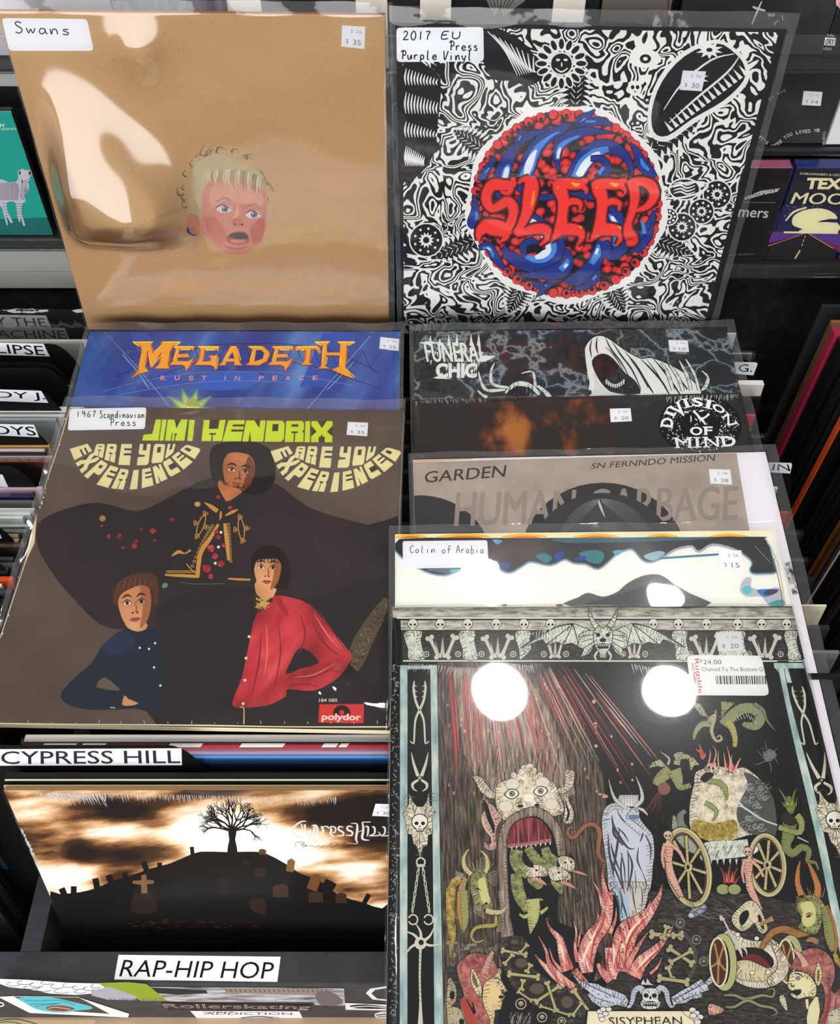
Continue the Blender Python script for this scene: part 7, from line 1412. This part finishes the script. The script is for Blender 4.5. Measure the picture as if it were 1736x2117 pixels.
# demon with fork, right
ob(p, 'H2', '1340,950,110 1330,1050,100 1310,1140,70 1360,1200,60 1430,1150,56 1490,1180,44 1480,1260,34 1540,1270,20 1565,1330,10', '#7f8650', K, 8); ob(p, 'H2', '1390,900,60 1430,950,50 1420,1030,44 1340,1020,40 1250,990,40', '#989c60', K, 8); p.poly('H2', '1270,900 1320,880 1390,930 1380,980 1300,970', '#26261f', 2)
p.brush('H2', '915,790,6 1000,850,14 1120,930,14 1240,975,12', '#cfcfcf'); p.brush('H2', '1400,1070,10 1485,1110,6', '#cfcfcf')
for s in ('905,800,4 935,790,10 990,850,12', '915,830,4 960,830,10 1000,855,12', '870,770,2 900,780,5 930,800,8'): p.brush('H2', s, '#cfcfcf')
op('H2', '1300,780 1330,740 1370,780 1385,830 1360,890 1330,880 1300,830', '#7a8a44', 4, 2)
for s in ('1310,780,20 1280,730,14 1250,685,3', '1360,780,18 1375,720,12 1395,685,3', '1300,830,14 1275,790,4', '1385,830,14 1395,760,4'): ob(p, 'H2', s, '#6c7a3c', K, 4)
for (x, y) in ((1322, 810), (1355, 812)): p.ell('H2', x, y, 6, 5, '#e8e088', n=8)
# flying demons
ob(p, 'H2', '400,540,90 330,600,90 290,660,70', '#999a6c', K, 8); ob(p, 'H2', '430,540,110 460,620,80 480,680,44 560,660,36', '#999a6c', K, 8); ob(p, 'H2', '450,500,50 470,440,44 540,440,34 570,480,26', '#a9a878', K, 7); op('H2', '540,450 580,440 630,500 590,505 560,550 550,490', '#b7b68a', 4, 1)
op('H2', '228,530 260,480 320,455 370,510 330,520 300,510', '#b7b68a', 4, 1); p.brush('H2', '380,500,20 390,450,16 320,395,3', '#a9b0a0'); op('H2', '420,420 460,400 505,400 490,430 450,470', '#a9b09a', 4, 1)
for i in range(9): p.line('H2', [(330 - i * 5, 700 + i * 4), (330 - i * 17, 850 + (i % 3) * 14)], 4, '#6a3a34'); 
p.ell('H2', 350, 690, 50, 50, '#8a5a4c')
ob(p, 'H2', '820,190,90 880,120,90 960,60,80 1050,60,80 1110,120,80 1080,190,70 1010,190,50 970,170,30', '#8f9470', K, 8); ob(p, 'H2', '1060,20,30 1130,70,26 1160,150,16 1225,230,4', '#7d8070', K, 5)
for i in range(9): p.line('H2', [(880 + i * 22, 130 - i * 9 + (i > 5) * (i - 5) * 24), (900 + i * 22, 160 - i * 6 + (i > 5) * (i - 5) * 22)], 4, '#cfcfa8')
ob(p, 'H2', '850,160,70 890,220,50 910,300,40 905,360,30', '#b3ac60', K, 7); ob(p, 'H2', '720,180,50 650,180,44 600,240,34 585,300,14', '#9aa078', K, 6); op('H2', '690,130 740,100 765,60 765,130 750,180 700,170', '#b0b08a', 4, 2)
ob(p, 'H2', '740,160,30 725,240,26 760,310,22 805,300,18 790,270,12 765,285,8', '#b7b08a', K, 6); op('H2', '800,0 910,10 870,50 830,90 800,140', '#9a9a68', 4, 1); op('H2', '560,0 640,20 680,90 700,130 640,110 600,60', '#a8a890', 4, 1)
for s in ('600,380,3 640,400,24 665,440,34 650,400,20 625,340,3', '640,420,12 655,450,20 680,410,4'): p.brush('H2', s, '#cf6a50')
for (z, x, y, k, c) in (('H2', 1180, 420, 1, '#77787c'),): op(z, '1140,400 1180,370 1230,400 1240,430 1200,470 1160,480 1130,450 1125,360', c, 4, 1)
for s in ('1150,470,5 1090,495,4 1058,498,2', '1180,480,5 1195,530,4 1190,560,2', '1220,440,5 1250,490,2', '1120,430,5 1085,385,2', '1160,380,5 1145,315,2', '1210,400,5 1245,370,2'): p.brush('H2', s, '#8a8b8e')
# beast in barrel jaws, lower right
op('H4', '800,400 860,350 920,370 980,420 1100,440 1200,420 1300,520 1330,640 1300,720 1200,800 1050,810 920,760 880,680 900,600 860,520 810,460', 'flesh', 5); p.poly('H4', '900,520 1000,490 1120,500 1210,580 1200,650 1100,640 980,600 890,600', '#1b1012', 2); p.poly('H4', '960,570 1060,540 1150,590 1190,650 1100,650 1000,610', '#6a2428', 2)
op('H4', '885,640 920,600 1010,590 1090,620 1180,660 1240,640 1290,690 1200,740 1060,760 930,730', '#cfc6a4', 4)
for (x, y) in ((915, 645), (1045, 690), (1170, 685), (1250, 630), (930, 390), (860, 465), (1080, 420)): p.ell('H4', x, y, 22, 20, K); p.ell('H4', x, y, 18, 16, '#e0dccc')
op('H4', '880,270 900,220 970,150 1010,125 1060,130 1110,190 1150,290 1165,350 1130,385 1090,360 1060,300 1020,340 960,365 900,320', '#d6ceb0', 5); p.poly('H4', '940,290 950,230 1000,195 1020,230 1000,280 965,320', K, 2); p.poly('H4', '1085,250 1105,235 1125,300 1140,350 1110,330', K, 2)
p.brush('H4', '1100,310,34 1160,285,30 1205,265,40', '#b8905c')
for i in range(5): p.line('H4', [(1110 + i * 18, 288 - i * 6), (1118 + i * 18, 318 - i * 6)], 4, K)
ob(p, 'H4', '1115,500,34 1150,440,46 1210,370,50 1300,350,56 1400,385,60 1490,370,40', '#a8703c', K, 8)
for i in range(16): a = i / 15; p.line('H4', [(1130 + 300 * a, 450 - 110 * math.sin(a * 1.9)), (1160 + 300 * a, 490 - 120 * math.sin(a * 1.9))], 3, '#5a3418')
for s in (0, 1): p.brush('H4', ['800,240,10 850,340,14 900,440,18 940,500,26 960,540,14', '895,500,8 900,540,16 922,570,5'][s], '#c8c4bc')
for s in ('940,500,20 955,540,14 966,568,4', '960,480,20 990,510,16 1002,550,4', '910,480,20 895,510,14 920,565,4', '790,235,6 800,270,24 830,262,6'): p.brush('H4', s, '#c8c4bc')
for (cx, cy, rx, ry) in ((785, 610, 76, 200), (1320, 600, 70, 180)):
    p.ring('H4', cx + 30, cy, rx, ry, 60, K, n=30, rot=-.05); p.ring('H4', cx + 30, cy, rx, ry, 50, '#aeb07c', n=30, rot=-.05); p.ell('H4', cx - 10, cy, rx * .9, ry * .93, '#4a2622', -.05, 24); p.ring('H4', cx - 10, cy, rx * .9, ry * .95, 14, '#dcd9b4', n=26, rot=-.05)
    for i in range(5): a = i * 1.257 + .4; p.brush('H4', [(cx - 10, cy, 14), (cx - 10 + rx * .8 * math.cos(a), cy + ry * .85 * math.sin(a), 16)], '#a8864c', n=1)
    p.ell('H4', cx - 10, cy, 16, 26, '#b3975c')
op('H4', '1190,470 1260,500 1330,620 1300,730 1200,800 1160,740 1240,660 1230,560', 'flesh', 4)
# goat, right
ob(p, 'H4', '1430,80,50 1400,-20,40 1405,-120,26 1420,-190,5', '#c07a44', K, 7); ob(p, 'H4', '1545,110,56 1560,20,50 1520,-100,34 1475,-190,6', '#c07a44', K, 7)
op('H4', '1430,120 1480,80 1560,100 1610,160 1600,260 1570,350 1540,390 1450,370 1400,330 1430,280 1400,200 1400,150', GH, 5); p.poly('H4', '1420,150 1500,130 1540,200 1530,300 1470,330 1430,280 1440,220', '#ccc98a', 3); p.ell('H4', 1485, 245, 22, 12, '#8a3a30', -.4); p.ell('H4', 1485, 245, 8, 7, K); p.brush('H4', '1455,235,3 1490,222,8 1525,235,3', K); p.ell('H4', 1450, 335, 10, 7, K)
ob(p, 'H4', '1600,170,40 1640,300,80 1660,420,90 1680,520,40', '#878c54', K, 8); ob(p, 'H4', '1630,160,14 1680,300,20 1705,450,24 1690,540,16', '#b86a3a', K, 5); ob(p, 'H4', '1470,440,20 1510,430,40 1560,450,40', '#a87a50', K, 6); ob(p, 'H4', '1690,540,30 1710,600,40 1740,650,20', GD, K, 5)
for i in range(10): p.line('H4', [(1450 + i * 16, 100), (1400 + i * 24, 20 + (i % 3) * 24)], 2.5, '#c9b070'); p.line('H4', [(1440, 110 + i * 8), (1385, 90 + i * 14)], 2.5, '#c9b070')
# devil, lower right
op('H4', '1345,690 1400,680 1480,700 1540,780 1545,860 1500,930 1480,980 1470,1093 1560,1093 1560,880 1400,900 1340,860 1390,840 1345,830 1320,800 1330,740', '#ddd6ac', 5, 2)
op('H4', '1355,660 1370,590 1440,520 1530,495 1620,530 1680,610 1690,720 1660,820 1690,850 1740,830 1740,1100 1560,1100 1600,1000 1610,860 1580,770 1530,750 1470,690', 'devil_red', 5); p.brush('H4', '1640,760,6 1650,900,26 1600,1090,30', '#8a2f34'); p.brush('H4', '1700,880,6 1690,980,20 1650,1090,20', '#8a2f34')
op('H4', '1560,605 1590,680 1580,770 1550,795 1530,730 1540,660', '#ddd6a0', 5, 2); p.poly('H4', '1560,660 1572,710 1562,760 1548,740', '#6a6038', 2)
ob(p, 'H4', '1460,640,60 1440,590,44 1400,540,30 1365,510,20', '#d0a898', K, 7); p.ell('H4', 1400, 735, 20, 16, K); p.ell('H4', 1400, 735, 14, 11, '#a9b0b4'); p.ell('H4', 1400, 735, 6, 6, K); p.brush('H4', '1370,700,4 1410,700,10 1440,730,4', K); p.poly('H4', '1350,835 1420,820 1425,850 1390,870', K, 2); p.brush('H4', '1340,780,4 1362,800,12 1375,785,4', K)
p.brush('H4', '1470,900,24 1474,960,18 1478,975,10', '#ddd6ac'); op('H4', '1640,1000 1740,960 1740,1100 1620,1100', '#c4c0a4', 4, 1)
# small things
ob(p, 'H4', '820,870,14 900,870,20 980,900,24 1040,890,24 1120,870,20 1200,880,16 1210,820,12 1160,825,8', '#8f8c68', K, 6); ob(p, 'H4', '830,960,14 900,960,20 1000,910,24 1100,950,20 1200,970,18 1235,1010,14 1190,1030,8', '#8f8c68', K, 6)
op('H4', '1255,890 1280,862 1305,890 1325,995 1280,950', '#d8d2bc', 4, 2); op('H4', '692,945 740,940 825,985 760,1020 700,1020', '#d6aa98', 4, 2)
with Fixed(p):
    hatch(p, 'H4', 660, 1000, 1400, 1090, 60, 70, 5, 2.5, ['#6e6a60', '#3a3834'], .1); hatch(p, 'H4', 420, 120, 880, 260, 60, 60, 20, 2.5, ['#77736a', '#8d897e'], .3); hatch(p, 'H1', 1200, 1200, 1420, 1500, 60, 60, 85, 3, ['#6a6258', '#2a2622', '#8a8276'], .15)
    hatch(p, 'H2', 260, 900, 420, 1500, 30, 50, 80, 2.5, ['#4a4844'], .3)
p.part('title_lettering'); random.seed(5)
vs, fs = text_mesh('SISYPHEAN', .0); p.text('H4', 'SISYPHEAN', '-90,1042 485,1036 490,1100 -85,1108', '#2a2824', -.012)
for i in range(9):
    x = -80 + i * 64; p.brush('H4', [(x + random.uniform(-10, 30), 1050, 5), (x + random.uniform(0, 40), 1095, 1)], '#2a2824', n=1)
p.part('barcode_label', label='white rounded shop label with red script and a barcode')
p.rounded('Z7', '1160,226 1440,228 1472,379 1178,377', 24, '#eceeed'); p.part('label_print', parent='barcode_label')
p.text('Z7', '$', '1210,243 1218,243 1219,254 1211,254', '#4a4c4c'); p.text('Z7', '24.00', '1222,244 1289,244 1291,261 1223,261', '#4a4c4c'); p.text('Z7', 'Chained To The Bottom O', '1215,272 1446,272 1449,287 1217,287', '#4a4c4c')
bx = 1268; random.seed(3)
while bx < 1456:
    w_ = random.choice([2, 2, 3, 5]); 
    p.poly('Z7', [(bx, 304), (bx + w_, 304), (bx + w_ + 3, 336), (bx + 3, 336)], '#17181a'); bx += w_ + random.choice([2, 3, 4, 4])
for t, q in (('Rumble', '1206,240 1222,370 1205,370 1190,240'), ('AND', '1188,256 1190,284 1180,284 1178,256'), ('Gear', '1198,290 1202,345 1186,345 1184,290')): p.text('Z7', t, q, '#c8323a', .02)
p.price([(1479, 1308), (1531, 1307), (1536, 1345), (1484, 1347)], '5 26', '20', stock='#d9dbe0')
p.part('painted_film_glint', label='crinkled glints of shrink film along the left edge')
random.seed(9)
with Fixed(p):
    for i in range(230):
        t = random.random(); y = 60 + 2050 * t; x = 34 + random.uniform(-4, 34) - 12 * t; a = random.uniform(0, 3.1); l = random.uniform(4, 16); p.brush('HL', [(x, y, 1.5), (x + l * math.cos(a), y + l * math.sin(a), 4), (x + l * 1.3 * math.cos(a + .6), y + l * 1.3 * math.sin(a + .6), 1)], GLINT, n=1)
    glint_strokes('Z7', '955,262 1040,280 1130,300 1160,320', 24, 34, 3, GLINT, 75, .1); glint_strokes('Z7', '120,260 230,268 360,285', 26, 30, 2.2, GLINT, 110, .2); glint_strokes('Z7', '500,262 580,270', 16, 28, 2.2, GLINT, 80, .3); glint_strokes('CA', '1020,420 1000,400 960,395', 14, 30, 2.2, GLINT, 100, .3); glint_strokes('CA', '600,445 640,435 690,415', 14, 30, 2.2, GLINT, 100, .3); glint_strokes('CA', '1100,370 1160,372 1200,376', 14, 14, 2, GLINT, 60, .3)
for p in RECS.values(): p.build()
